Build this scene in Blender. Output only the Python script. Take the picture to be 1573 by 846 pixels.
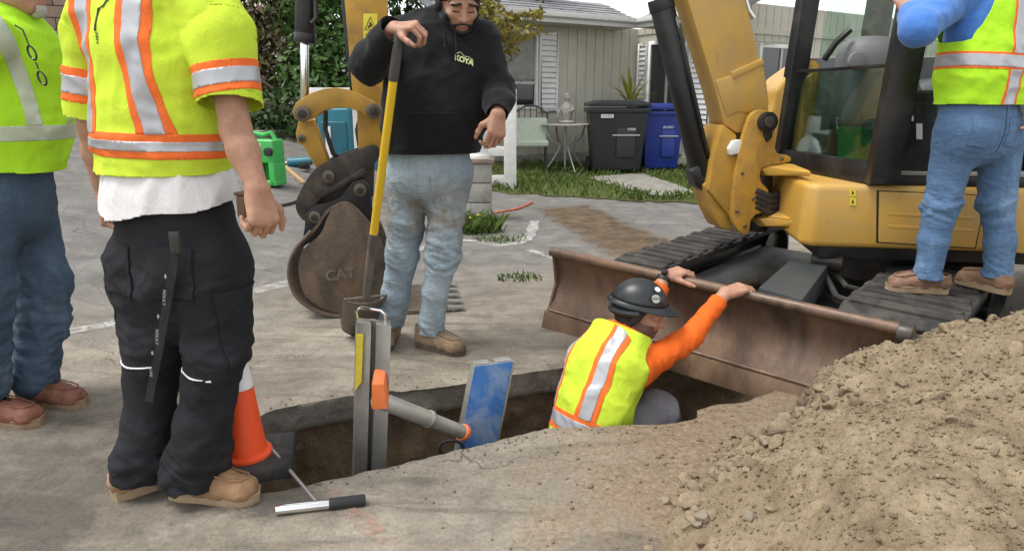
import bpy, bmesh, math, random
import numpy as np
from mathutils import Vector, Matrix, noise as mnoise
random.seed(7); RNG = np.random.RandomState(11)
for o in list(bpy.data.objects): bpy.data.objects.remove(o)
scene = bpy.context.scene
COL = scene.collection

# ------------------------------------------------------------------ camera
FPX, CXP, CYP, CAMH = 1050.0, 786.5, 423.0, 1.25
PITCH = math.atan(273 / 1050)
cam_d = bpy.data.cameras.new('camera'); cam = bpy.data.objects.new('camera', cam_d); COL.objects.link(cam)
cam.location = (0, 0, CAMH); cam.rotation_euler = (math.pi / 2 - PITCH, 0, 0)
cam_d.sensor_width = 36; cam_d.lens = 36 * FPX / 1573; cam_d.clip_end = 600; cam_d.clip_start = 0.05
scene.camera = cam
# ------------------------------------------------------------------ sky and sun (overcast day)
world = bpy.data.worlds.new('World'); scene.world = world; world.use_nodes = True
wn = world.node_tree.nodes; wl = world.node_tree.links
bg = wn['Background']; sky = wn.new('ShaderNodeTexSky'); sky.sky_type = 'NISHITA'; sky.sun_disc = False
SUN_EL, SUN_AZ = math.radians(66), math.radians(-105)      # azimuth from +Y towards +X
sky.sun_elevation = SUN_EL; sky.sun_rotation = SUN_AZ; sky.dust_density = 1.2; sky.air_density = 1.0; sky.ozone_density = 1.0
hs = wn.new('ShaderNodeHueSaturation'); hs.inputs['Saturation'].default_value = 0.14
wl.new(sky.outputs[0], hs.inputs['Color']); wl.new(hs.outputs[0], bg.inputs[0]); bg.inputs[1].default_value = 0.15
sun_d = bpy.data.lights.new('sun', 'SUN'); sun = bpy.data.objects.new('sun', sun_d); COL.objects.link(sun)
sun_d.energy = 1.4; sun_d.angle = math.radians(25); sun_d.color = (1, 0.965, 0.91)
sd = Vector((math.sin(SUN_AZ) * math.cos(SUN_EL), math.cos(SUN_AZ) * math.cos(SUN_EL), math.sin(SUN_EL)))
sun.rotation_euler = (-sd).to_track_quat('-Z', 'Y').to_euler(); sun.location = (0, 0, 20)
scene.view_settings.view_transform = 'Standard'; scene.view_settings.look = 'None'
scene.view_settings.gamma = 1; scene.view_settings.exposure = 1.05
scene.view_settings.use_curve_mapping = False

# ------------------------------------------------------------------ helpers
def ray(px, py):
    x = (px - CXP) / FPX; u = -(py - CYP) / FPX
    return Vector((x, math.cos(PITCH) + u * math.sin(PITCH), -math.sin(PITCH) + u * math.cos(PITCH)))
CAMP = Vector((0, 0, CAMH))
def at(px, py, Y):
    r = ray(px, py); return CAMP + r * (Y / r.y)
def gnd(px, py, z=0.0):
    r = ray(px, py); return CAMP + r * ((z - CAMH) / r.z)
def onplane(px, py, p0, n):
    r = ray(px, py); return CAMP + r * ((Vector(p0) - CAMP).dot(n) / r.dot(n))

class MB:
    """collects shapes; build() links them as one mesh object"""
    def __init__(s, M=None): s.v = []; s.f = []; s.M = M
    def add(s, vs, fs, M=None):
        b = len(s.v)
        for p in vs:
            p = Vector(p)
            if M is not None: p = M @ p
            s.v.append(p)
        s.f += [tuple(i + b for i in f) for f in fs]; return s
    def box(s, c, d, R=None):
        x, y, z = d[0] / 2, d[1] / 2, d[2] / 2
        vs = [(-x,-y,-z),(x,-y,-z),(x,y,-z),(-x,y,-z),(-x,-y,z),(x,-y,z),(x,y,z),(-x,y,z)]
        M = Matrix.Translation(c)
        if R is not None: M = M @ R.to_4x4()
        return s.add(vs, [(0,3,2,1),(4,5,6,7),(0,1,5,4),(1,2,6,5),(2,3,7,6),(3,0,4,7)], M)
    def hexa(s, b, t):      # bottom quad, top quad
        return s.add(list(b) + list(t), [(0,3,2,1),(4,5,6,7),(0,1,5,4),(1,2,6,5),(2,3,7,6),(3,0,4,7)])
    def prism(s, pts, off):  # polygon of 3-D points pushed by an offset vector
        n = len(pts); off = Vector(off); a = [Vector(p) for p in pts]; b = [p + off for p in a]
        return s.add(a + b, [tuple(range(n - 1, -1, -1)), tuple(range(n, 2 * n))] + [(i, (i + 1) % n, n + (i + 1) % n, n + i) for i in range(n)])
    def tube(s, path, r, n=8, cap=True, closed=False):
        P = [Vector(p) for p in path]; m = len(P); rs = r if isinstance(r, (list, tuple)) else [r] * m
        up = None; vs = []
        for i in range(m):
            if closed: t = (P[(i + 1) % m] - P[i - 1])
            else: t = (P[min(i + 1, m - 1)] - P[max(i - 1, 0)])
            t.normalize()
            if up is None:
                up = Vector((0, 0, 1)) if abs(t.z) < .9 else Vector((1, 0, 0))
            a = (up - t * up.dot(t)).normalized(); up = a; b = t.cross(a)
            for k in range(n):
                an = 2 * math.pi * k / n; vs.append(P[i] + (a * math.cos(an) + b * math.sin(an)) * rs[i])
        fs = []
        for i in range(m if closed else m - 1):
            j = (i + 1) % m
            for k in range(n): fs.append((i * n + k, i * n + (k + 1) % n, j * n + (k + 1) % n, j * n + k))
        if cap and not closed: fs += [tuple(range(n - 1, -1, -1)), tuple(range((m - 1) * n, m * n))]
        return s.add(vs, fs)
    def cyl(s, a, b, r, n=20, r2=None): return s.tube([a, b], [r, r if r2 is None else r2], n)
    def lathe(s, prof, c, n=24, axis=None):    # prof: (radius, height)
        M = Matrix.Translation(c)
        if axis is not None: M = M @ Vector((0, 0, 1)).rotation_difference(Vector(axis)).to_matrix().to_4x4()
        vs = []; fs = []
        for (r, h) in prof:
            for k in range(n):
                an = 2 * math.pi * k / n; vs.append((r * math.cos(an), r * math.sin(an), h))
        for i in range(len(prof) - 1):
            for k in range(n): fs.append((i * n + k, i * n + (k + 1) % n, (i + 1) * n + (k + 1) % n, (i + 1) * n + k))
        if prof[0][0] > 1e-5: fs.append(tuple(range(n - 1, -1, -1)))
        if prof[-1][0] > 1e-5: fs.append(tuple(range((len(prof) - 1) * n, len(prof) * n)))
        return s.add(vs, fs, M)
    def build(s, name, mat, parent=None, bevel=0, seg=2, smooth=35, fixn=True):
        me = bpy.data.meshes.new(name)
        vs = s.v if s.M is None else [s.M @ v for v in s.v]
        me.from_pydata([tuple(v) for v in vs], [], s.f)
        if fixn or bevel:
            bm = bmesh.new(); bm.from_mesh(me)
            bmesh.ops.remove_doubles(bm, verts=bm.verts, dist=1e-5)
            bmesh.ops.recalc_face_normals(bm, faces=bm.faces)
            if bevel:
                es = [e for e in bm.edges if len(e.link_faces) == 2 and e.calc_face_angle(0) > math.radians(28)]
                try: bmesh.ops.bevel(bm, geom=es, offset=bevel, segments=seg, affect='EDGES', profile=.6, clamp_overlap=True)
                except Exception: pass
            bm.to_mesh(me); bm.free()
        if smooth: me.shade_smooth(); me.set_sharp_from_angle(angle=math.radians(smooth))
        return link(name, me, mat, parent)
def link(name, me, mat, parent=None):
    o = bpy.data.objects.new(name, me); COL.objects.link(o)
    if mat is not None and not me.materials: me.materials.append(mat)
    if parent is not None: adopt(o, parent)
    return o
def wmat(o):
    m = Matrix.LocRotScale(o.location, o.rotation_euler, o.scale)
    if o.parent is not None: m = wmat(o.parent) @ o.matrix_parent_inverse @ m
    return m
def adopt(o, parent):
    o.parent = parent; o.matrix_parent_inverse = wmat(parent).inverted()
def thing(name, label, cat, loc=(0, 0, 0), group=None):
    o = bpy.data.objects.new(name, None); COL.objects.link(o); o.location = loc; o.empty_display_size = .1
    return tag(o, label, cat, group)
def tag(o, label=None, cat=None, group=None, kind=None):
    if label: o['label'] = label
    if cat: o['category'] = cat
    if group: o['group'] = group
    if kind: o['kind'] = kind
    return o
def pydata(name, V, F, mat, parent=None, smooth=True, mats=None, mi=None):
    me = bpy.data.meshes.new(name); V = np.asarray(V, np.float32); F = np.asarray(F, np.int32)
    k = F.shape[1]; me.vertices.add(len(V)); me.vertices.foreach_set('co', V.ravel())
    me.loops.add(F.size); me.loops.foreach_set('vertex_index', F.ravel())
    me.polygons.add(len(F)); me.polygons.foreach_set('loop_start', np.arange(0, F.size, k, dtype=np.int32))
    me.update(calc_edges=True); me.validate()
    if mats:
        for m in mats: me.materials.append(m)
        if mi is not None: me.polygons.foreach_set('material_index', np.asarray(mi, np.int32))
    if smooth: me.shade_smooth()
    return link(name, me, mat, parent)

# ------------------------------------------------------------------ numpy noise
_T = np.random.RandomState(3).rand(64, 64, 64).astype(np.float32)
def vn(P):
    P = np.asarray(P, np.float32) + 1000.0
    i = np.floor(P).astype(np.int64); f = (P - i).astype(np.float32); f = f * f * (3 - 2 * f)
    i &= 63; j = (i + 1) & 63
    x0, y0, z0 = i[..., 0], i[..., 1], i[..., 2]; x1, y1, z1 = j[..., 0], j[..., 1], j[..., 2]
    fx, fy, fz = f[..., 0], f[..., 1], f[..., 2]
    a = _T[x0, y0, z0] * (1 - fx) + _T[x1, y0, z0] * fx; b = _T[x0, y1, z0] * (1 - fx) + _T[x1, y1, z0] * fx
    c = _T[x0, y0, z1] * (1 - fx) + _T[x1, y0, z1] * fx; d = _T[x0, y1, z1] * (1 - fx) + _T[x1, y1, z1] * fx
    return (a * (1 - fy) + b * fy) * (1 - fz) + (c * (1 - fy) + d * fy) * fz
def fbm(P, oct=4):
    P = np.asarray(P, np.float32); s = 0; a = .5
    for k in range(oct): s = s + a * (vn(P * (2.03 ** k) + 17.3 * k) - .5); a *= .5
    return s
def xyz(x, y, z=0): return np.stack(np.broadcast_arrays(np.asarray(x, np.float32), np.asarray(y, np.float32), np.asarray(z, np.float32)), -1)

# ------------------------------------------------------------------ materials
class NT:
    def __init__(s, name):
        s.m = bpy.data.materials.new(name); s.m.use_nodes = True; s.n = s.m.node_tree.nodes; s.l = s.m.node_tree.links
        s.b = s.n['Principled BSDF']; s.tc = s.n.new('ShaderNodeTexCoord').outputs['Object']
    def noise(s, scale, detail=4, rough=.55, vec=None, dist=0, sc3=None):
        v = vec or s.tc
        if sc3:
            mp = s.n.new('ShaderNodeMapping'); mp.inputs['Scale'].default_value = sc3; s.l.new(v, mp.inputs[0]); v = mp.outputs[0]
        t = s.n.new('ShaderNodeTexNoise'); s.l.new(v, t.inputs['Vector'])
        t.inputs['Scale'].default_value = scale; t.inputs['Detail'].default_value = detail; t.inputs['Roughness'].default_value = rough; t.inputs['Distortion'].default_value = dist
        return t.outputs[0]
    def ramp(s, fac, stops):
        r = s.n.new('ShaderNodeValToRGB'); s.l.new(fac, r.inputs[0]); e = r.color_ramp.elements
        while len(e) < len(stops): e.new(.5)
        for k, (p, c) in enumerate(stops):
            e[k].position = p; e[k].color = (*c, 1) if isinstance(c, (tuple, list)) else (c, c, c, 1)
        return r.outputs[0]
    def mix(s, fac, a, b, mode='MIX'):
        x = s.n.new('ShaderNodeMix'); x.data_type = 'RGBA'; x.blend_type = mode
        for sock, v in ((x.inputs[0], fac), (x.inputs[6], a), (x.inputs[7], b)):
            if isinstance(v, (int, float)): sock.default_value = v if sock.type == 'VALUE' else (v, v, v, 1)
            elif isinstance(v, (tuple, list)): sock.default_value = (*v, 1)
            else: s.l.new(v, sock)
        return x.outputs[2]
    def math(s, op, a, b=0.0, c=None):
        x = s.n.new('ShaderNodeMath'); x.operation = op
        for k, v in enumerate((a, b) if c is None else (a, b, c)):
            if isinstance(v, (int, float)): x.inputs[k].default_value = v
            else: s.l.new(v, x.inputs[k])
        return x.outputs[0]
    def sep(s, vec=None):
        x = s.n.new('ShaderNodeSeparateXYZ'); s.l.new(vec or s.tc, x.inputs[0]); return x.outputs
    def bump(s, h, st=.3, dist=.01, prev=None):
        b = s.n.new('ShaderNodeBump'); s.l.new(h, b.inputs['Height']); b.inputs['Strength'].default_value = st; b.inputs['Distance'].default_value = dist
        if prev is not None: s.l.new(prev, b.inputs['Normal'])
        return b.outputs[0]
    def done(s, col=None, rough=None, metal=None, nrm=None, **kw):
        for sock, v in (('Base Color', col), ('Roughness', rough), ('Metallic', metal), ('Normal', nrm)):
            if v is None: continue
            if isinstance(v, (int, float)): s.b.inputs[sock].default_value = v
            elif isinstance(v, (tuple, list)): s.b.inputs[sock].default_value = (*v, 1)
            else: s.l.new(v, s.b.inputs[sock])
        for k, v in kw.items():
            s.b.inputs[k.replace('_', ' ')].default_value = v
        return s.m
def simple(name, col, rough=.6, metal=0, var=.25, scale=6, bump=.15, bscale=60, bd=.002, dirt=None, dirt_amt=.5, spec=.5):
    t = NT(name); n = t.noise(scale, 5, .6)
    lo = tuple(c * (1 - var) for c in col); hi = tuple(min(1, c * (1 + var * .7)) for c in col)
    c = t.ramp(n, [(.3, lo), (.7, hi)])
    r = rough
    if dirt:
        d = t.ramp(t.noise(scale * .7, 8, .7, dist=.6), [(1 - dirt_amt - .12, 0.0), (1 - dirt_amt + .18, 1.0)])
        c = t.mix(d, c, dirt); r = t.mix(d, (rough,) * 3, (.85,) * 3)
    nb = t.bump(t.noise(bscale, 4, .6), bump, bd) if bump else None
    return t.done(c, r, metal, nb, Specular_IOR_Level=spec)
def cloth(name, col, var=.18, rough=.9, fine=500, bump=.25, scale=7, fuzz=0.0):
    t = NT(name); n = t.noise(scale, 5, .6); n2 = t.noise(fine, 2, .5)
    c = t.ramp(n, [(.3, tuple(x * (1 - var) for x in col)), (.7, tuple(min(1, x * (1 + var * .6)) for x in col))])
    c = t.mix(.35, c, t.ramp(n2, [(.3, .75), (.7, 1.0)]), 'MULTIPLY')
    h = t.bump(t.noise(20, 5, .65, dist=.6, sc3=(1.4, 1.4, .8)), .5, .009); h = t.bump(n2, bump, .0012, h)
    return t.done(c, rough, 0, h, Specular_IOR_Level=.2, Sheen_Weight=fuzz)
# ================================================================== terrain, trench, spoil
def terrain(x, y):
    x = np.asarray(x, np.float64); y = np.asarray(y, np.float64)
    s = np.maximum(0, -.95 * (x + 1) + .3 * (y - 5)); h = .19 * s * s / (s + 1)
    d = np.sqrt(((x - 2.45) / 1.6) ** 2 + ((y - 4.15) / 1.35) ** 2); k = np.clip((1.15 - d) / .7, 0, 1)
    return h - .15 * k * k * (3 - 2 * k)
def tz(x, y): return float(terrain(x, y))
def drop(px, py, dz=0.0):
    r = ray(px, py); t = .5
    for _ in range(4000):
        p = CAMP + r * t
        if p.z < tz(p.x, p.y) + dz: break
        t += .01
    return p
TRENCH = np.array([(-.95,1.945),(-.82,1.985),(-.52,2.115),(-.15,2.30),(.16,2.45),(.45,2.475),(.65,2.49),(.75,2.53),(.77,2.62),(1.0,2.70),(1.15,2.78),(1.32,2.95),
                   (1.2,3.35),(.9,3.38),(.55,3.22),(.26,3.08),(-.25,2.87),(-.70,2.75),(-1.01,2.60),(-1.08,2.40),(-1.04,2.15)])
def poly_sd(x, y, poly):            # signed distance, negative inside
    d = np.full(np.shape(x), 1e9); inside = np.zeros(np.shape(x), bool); n = len(poly)
    for i in range(n):
        a = poly[i]; b = poly[(i + 1) % n]; e = b - a; wx = x - a[0]; wy = y - a[1]
        t = np.clip((wx * e[0] + wy * e[1]) / (e @ e), 0, 1); d = np.minimum(d, (wx - t * e[0]) ** 2 + (wy - t * e[1]) ** 2)
        c = ((a[1] > y) != (b[1] > y)); xi = a[0] + (y - a[1]) * e[0] / (e[1] if abs(e[1]) > 1e-9 else 1e-9); inside ^= c & (x < xi)
    d = np.sqrt(d); return np.where(inside, -d, d)
def clip(V, F, f, A=None):
    """keep the part of a triangle mesh where f > 0, cutting triangles along f = 0"""
    V = np.asarray(V, np.float64); F = np.asarray(F, np.int64); N = len(V); s = f > 0; c = s[F].sum(1)
    out = [F[c == 3]]; e0 = []; e1 = []
    T1 = F[c == 1]; s1 = s[T1]; k = s1.argmax(1); r = np.arange(len(T1))
    a, b, d = T1[r, k], T1[r, (k + 1) % 3], T1[r, (k + 2) % 3]
    T2 = F[c == 2]; s2 = ~s[T2]; k = s2.argmax(1); r = np.arange(len(T2))
    p, q, w = T2[r, k], T2[r, (k + 1) % 3], T2[r, (k + 2) % 3]
    E = np.concatenate([np.stack([a, b], 1), np.stack([a, d], 1), np.stack([p, q], 1), np.stack([p, w], 1)]) if len(T1) + len(T2) else np.zeros((0, 2), int)
    E.sort(1); key = E[:, 0] * N + E[:, 1]; u, inv = np.unique(key, return_inverse=True)
    i0, i1 = u // N, u % N; t = f[i0] / (f[i0] - f[i1] + 1e-20); t = t[:, None]
    NV = V[i0] * (1 - t) + V[i1] * t; idx = inv + N; m1, m2 = len(T1), len(T2)
    ab, ad, pq, pw = idx[:m1], idx[m1:2 * m1], idx[2 * m1:2 * m1 + m2], idx[2 * m1 + m2:]
    out += [np.stack([a, ab, ad], 1), np.stack([q, w, pw], 1), np.stack([q, pw, pq], 1)]
    F2 = np.concatenate(out); VV = np.concatenate([V, NV]); used, inv = np.unique(F2, return_inverse=True)
    F2 = inv.reshape(F2.shape)
    if A is None: return VV[used], F2
    AA = np.concatenate([A, A[i0] * (1 - t) + A[i1] * t]); return VV[used], F2, AA[used]

def axis_grid(a, b, step, lo, hi, n=26):
    t = np.linspace(0, 1, n + 1)[1:] ** 2.2
    return np.concatenate([(a - t * (a - lo))[::-1], np.arange(a, b, step), b + t * (hi - b)])
gx = axis_grid(-2.4, 2.6, .022, -90, 90); gy = axis_grid(1.2, 4.2, .022, -30, 160)
X, Y = np.meshgrid(gx, gy); nx = len(gx); ny = len(gy)
Z = terrain(X, Y); near = np.clip(1 - (np.hypot(X, Y - 3) - 4) / 6, 0, 1)
Z = Z + .010 * fbm(xyz(X * 1.3, Y * 1.3, 0), 3) * near + .005 * fbm(xyz(X * 9, Y * 9, 0), 3) * near
V = np.stack([X.ravel(), Y.ravel(), Z.ravel()], 1); I = np.arange(nx * ny).reshape(ny, nx)
q = np.stack([I[:-1, :-1], I[:-1, 1:], I[1:, 1:], I[1:, :-1]], -1).reshape(-1, 4)
F = np.concatenate([q[:, [0, 1, 2]], q[:, [0, 2, 3]]])
tsd = poly_sd(V[:, 0], V[:, 1], TRENCH) + .022 * fbm(xyz(V[:, 0] * 5, V[:, 1] * 5, 3), 4) + .022 * fbm(xyz(V[:, 0] * 17, V[:, 1] * 17, 9), 3) + .018 * fbm(xyz(V[:, 0] * 45, V[:, 1] * 45, 2), 2)
V, F, A = clip(V, F, tsd, tsd[:, None])
edge_drop = np.exp(-np.maximum(A[:, 0], 0) / .02) * (.002 + .008 * vn(xyz(V[:, 0] * 14, V[:, 1] * 14, 1))); V[:, 2] -= edge_drop

def ground_material():
    t = NT('worn_paving'); s = t.sep()
    big = t.noise(.9, 5, .6, dist=.8); mid = t.noise(4.5, 7, .65, dist=.5); fine = t.noise(60, 5, .7); grit = t.noise(240, 3, .7)
    streak = t.noise(2.2, 7, .65, sc3=(.6, 2.4, 1), dist=1.2)
    conc = t.ramp(big, [(.28, (.175, .150, .115)), (.5, (.275, .240, .190)), (.72, (.37, .33, .27))])
    blot = t.noise(13, 6, .7, dist=.9); conc = t.mix(.55, conc, t.ramp(blot, [(.3, .55), (.48, .95), (.66, 1.05), (.78, 1.4)]), 'MULTIPLY')
    conc = t.mix(.65, conc, t.ramp(mid, [(.28, .5), (.5, .92), (.72, 1.22)]), 'MULTIPLY')
    conc = t.mix(.75, conc, t.ramp(streak, [(.33, .40), (.45, .85), (.6, 1.05), (.70, 1.4)]), 'MULTIPLY')
    asph = t.ramp(mid, [(.3, (.105, .098, .09)), (.55, (.165, .156, .143)), (.75, (.24, .228, .21))])
    # older grey asphalt lies further back and to the left; the boundary is uneven
    w = t.math('ADD', t.math('MULTIPLY_ADD', s[1], .62, -2.6), t.math('MULTIPLY', s[0], -.35)); w = t.math('ADD', w, t.math('MULTIPLY_ADD', big, 1.6, -.8))
    c = t.mix(t.ramp(w, [(0.1, 0.0), (.8, 1.0)]), conc, asph)
    # brown soil trodden over the paving near the spoil heap
    dx = t.math('SUBTRACT', s[0], .95); dy = t.math('SUBTRACT', s[1], 2.05)
    rr = t.math('SQRT', t.math('ADD', t.math('MULTIPLY', dx, dx), t.math('MULTIPLY', t.math('MULTIPLY', dy, dy), .7)))
    so = t.math('ADD', t.math('MULTIPLY_ADD', rr, -1.35, 1.45), t.math('MULTIPLY_ADD', mid, 2.0, -1.0))
    soil = t.ramp(t.noise(30, 5, .7), [(.3, (.14, .098, .058)), (.6, (.24, .178, .115)), (.8, (.32, .25, .17))])
    c = t.mix(t.ramp(so, [(.15, 0.0), (.7, .85)]), c, soil)
    # strip of bare earth where the paving has been cut away
    ec = drop(925, 350); ea = (drop(985, 385) - drop(865, 322)); an_ = math.atan2(ea.y, ea.x); ca, sa = math.cos(an_), math.sin(an_); X0 = t.math('SUBTRACT', s[0], ec.x); Y0 = t.math('SUBTRACT', s[1], ec.y)
    uu = t.math('ABSOLUTE', t.math('ADD', t.math('MULTIPLY', X0, ca), t.math('MULTIPLY', Y0, sa))); vv = t.math('ABSOLUTE', t.math('ADD', t.math('MULTIPLY', X0, -sa), t.math('MULTIPLY', Y0, ca)))
    eb = t.math('MINIMUM', t.math('SUBTRACT', 1.5, uu), t.math('MULTIPLY', t.math('SUBTRACT', .40, vv), 2.0)); eb = t.math('ADD', eb, t.math('MULTIPLY_ADD', mid, 1.3, -.65)); earth = t.ramp(t.noise(5, 6, .7), [(.3, (.04, .027, .016)), (.5, (.095, .064, .035)), (.7, (.17, .12, .07))])
    c = t.mix(t.ramp(eb, [(.0, 0.0), (.25, .95)]), c, earth)
    # oily blackened stain at the left
    dx = t.math('ADD', s[0], 1.62); dy = t.math('SUBTRACT', s[1], 1.98)
    rr = t.math('SQRT', t.math('ADD', t.math('MULTIPLY', dx, dx), t.math('MULTIPLY', dy, dy)))
    st = t.math('ADD', t.math('MULTIPLY_ADD', rr, -1.25, 1.15), t.math('MULTIPLY_ADD', mid, 3.2, -1.6))
    c = t.mix(t.ramp(st, [(.12, 0.0), (.9, .62)]), c, (.028, .027, .026))
    dx = t.math('ADD', s[0], .72); dy = t.math('SUBTRACT', s[1], 1.93)
    rr = t.math('SQRT', t.math('ADD', t.math('MULTIPLY', dx, dx), t.math('MULTIPLY', t.math('MULTIPLY', dy, dy), 3.0)))
    st = t.math('ADD', t.math('MULTIPLY_ADD', rr, -2.2, .52), t.math('MULTIPLY_ADD', mid, 1.3, -.65))
    c = t.mix(t.ramp(st, [(.1, 0.0), (.35, .72)]), c, (.06, .056, .05))
    # cracks: thin veins
    vo = t.n.new('ShaderNodeTexVoronoi'); vo.feature = 'DISTANCE_TO_EDGE'; vo.inputs['Scale'].default_value = .75
    wv = t.n.new('ShaderNodeVectorMath'); wv.operation = 'ADD'; nn = t.n.new('ShaderNodeTexNoise'); nn.inputs['Scale'].default_value = 3.2; nn.inputs['Detail'].default_value = 6
    t.l.new(t.tc, nn.inputs['Vector']); sc = t.n.new('ShaderNodeVectorMath'); sc.operation = 'SCALE'; sc.inputs['Scale'].default_value = .42
    t.l.new(nn.outputs['Color'], sc.inputs[0]); t.l.new(t.tc, wv.inputs[0]); t.l.new(sc.outputs[0], wv.inputs[1]); t.l.new(wv.outputs[0], vo.inputs['Vector'])
    gate = t.ramp(t.noise(.8, 2, .5), [(.52, 0.0), (.60, 1.0)])
    crack = t.math('MULTIPLY', t.ramp(vo.outputs['Distance'], [(.001, 1.0), (.004, 0.0)]), gate)
    c = t.mix(t.math('MULTIPLY', crack, .35), c, (.045, .04, .035))
    c = t.mix(.5, c, t.ramp(fine, [(.28, .5), (.5, 1.0), (.72, 1.35)]), 'MULTIPLY'); c = t.mix(.35, c, t.ramp(grit, [(.32, .45), (.5, 1.0), (.68, 1.4)]), 'MULTIPLY')
    vs_ = t.n.new('ShaderNodeTexVoronoi'); vs_.inputs['Scale'].default_value = 75; t.l.new(t.tc, vs_.inputs['Vector']); ag = t.n.new('ShaderNodeSeparateColor'); t.l.new(vs_.outputs['Color'], ag.inputs[0]); c = t.mix(.14, c, t.ramp(ag.outputs[0], [(.0, .55), (.15, .9), (.85, 1.05), (1.0, 1.5)]), 'MULTIPLY')
    h = t.bump(mid, .35, .02); h = t.bump(fine, .35, .005, h); h = t.bump(grit, .3, .002, h); h = t.bump(t.math('MULTIPLY', crack, -1.0), .8, .01, h)
    return t.done(c, t.ramp(mid, [(.3, .72), (.7, .95)]), 0, h, Specular_IOR_Level=.3)
M_GROUND = ground_material()
ground = tag(pydata('ground', V, F, M_GROUND), 'worn grey concrete and asphalt driveway', kind='structure')

def soil_material(name, cols, scale=9, bstr=.7):
    t = NT(name); n = t.noise(scale, 8, .7, dist=.4); m = t.noise(scale * 9, 5, .7); g = t.noise(scale * 32, 3, .7)
    c = t.ramp(n, [(.25, cols[0]), (.5, cols[1]), (.75, cols[2])]); c = t.mix(.6, c, t.ramp(m, [(.25, .5), (.5, .95), (.75, 1.25)]), 'MULTIPLY')
    c = t.mix(.4, c, t.ramp(g, [(.3, .6), (.65, 1.15)]), 'MULTIPLY')
    h = t.bump(n, bstr, .04); h = t.bump(m, bstr, .012, h); h = t.bump(g, .6, .004, h); return t.done(c, .95, 0, h, Specular_IOR_Level=.15)
M_SOILWALL = soil_material('damp_trench_soil', [(.17, .122, .076), (.28, .205, .13), (.40, .31, .21)])
M_SLABEDGE = soil_material('broken_slab_edge', [(.21, .188, .155), (.32, .29, .245), (.44, .405, .35)], 14)
M_SPOIL = soil_material('dry_spoil_earth', [(.15, .11, .068), (.275, .215, .138), (.385, .312, .21)], 5)
M_STONE = [simple('stone_%s' % n, c, .9, 0, .3, 14, .5, 90, .004) for n, c in (('tan', (.29, .228, .15)), ('grey', (.26, .215, .155)), ('brown', (.20, .145, .093)), ('dark', (.14, .103, .068)))]

# boundary of the hole -> slab edge and soil walls
e = np.concatenate([F[:, [0, 1]], F[:, [1, 2]], F[:, [2, 0]]]); ks = np.sort(e, 1); kk = ks[:, 0] * len(V) + ks[:, 1]
u, first, cnt = np.unique(kk, return_index=True, return_counts=True); be = e[first[cnt == 1]]
be = be[(np.abs(A[be[:, 0], 0]) < 1e-6) & (np.abs(A[be[:, 1], 0]) < 1e-6)]
bi, inv = np.unique(be, return_inverse=True); be = inv.reshape(be.shape); top = V[bi]
g = 1e-3; sdx = (poly_sd(top[:, 0] + g, top[:, 1], TRENCH) - poly_sd(top[:, 0] - g, top[:, 1], TRENCH)) / (2 * g)
sdy = (poly_sd(top[:, 0], top[:, 1] + g, TRENCH) - poly_sd(top[:, 0], top[:, 1] - g, TRENCH)) / (2 * g)
def wall(name, depths, inset, rough, mat, label, kind='structure', parent=None):
    vs = []; m = len(top)
    for k, (dz, off) in enumerate(zip(depths, inset)):
        p = top.copy(); r = rough * fbm(xyz(top[:, 0] * 7, top[:, 1] * 7, dz * 9), 4) * 2 + .012 * fbm(xyz(top[:, 0] * 40, top[:, 1] * 40, dz * 40), 3)
        if k == 0 and dz == 0: r = r * 0
        p[:, 0] += sdx * (off + r); p[:, 1] += sdy * (off + r); p[:, 2] = top[:, 2] - dz if dz < .2 else -dz + top[:, 2] * 0
        vs.append(p)
    VV = np.concatenate(vs); fs = []
    for k in range(len(depths) - 1): fs.append(np.stack([be[:, 1] + k * m, be[:, 0] + k * m, be[:, 0] + (k + 1) * m, be[:, 1] + (k + 1) * m], 1))
    o = pydata(name, VV, np.concatenate(fs), mat, parent); tag(o, label, kind=kind); return o
wall('trench_slab_edge', [0, .012, .03, .055, .08, .105, .125], [0, .004, .008, .002, .008, .002, .015], .022, M_SLABEDGE, 'broken grey edge of the paving slab around the trench')
dz = np.linspace(.11, 1.25, 34); wall('trench_wall', list(dz), list(.012 + .05 * np.sin(dz * 2.2) + .02 * np.sin(dz * 9)), .06, M_SOILWALL, 'dark damp soil walls of the open trench')
tx, ty = np.meshgrid(np.linspace(-1.5, 1.8, 70), np.linspace(1.6, 3.8, 50)); TZ = -1.15 + .16 * fbm(xyz(tx * 3, ty * 3, 0), 4)
I = np.arange(tx.size).reshape(tx.shape); q = np.stack([I[:-1, :-1], I[:-1, 1:], I[1:, 1:], I[1:, :-1]], -1).reshape(-1, 4)
tag(pydata('trench_floor', np.stack([tx.ravel(), ty.ravel(), TZ.ravel()], 1), q, M_SOILWALL), 'soil floor of the open trench', kind='structure')

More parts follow.
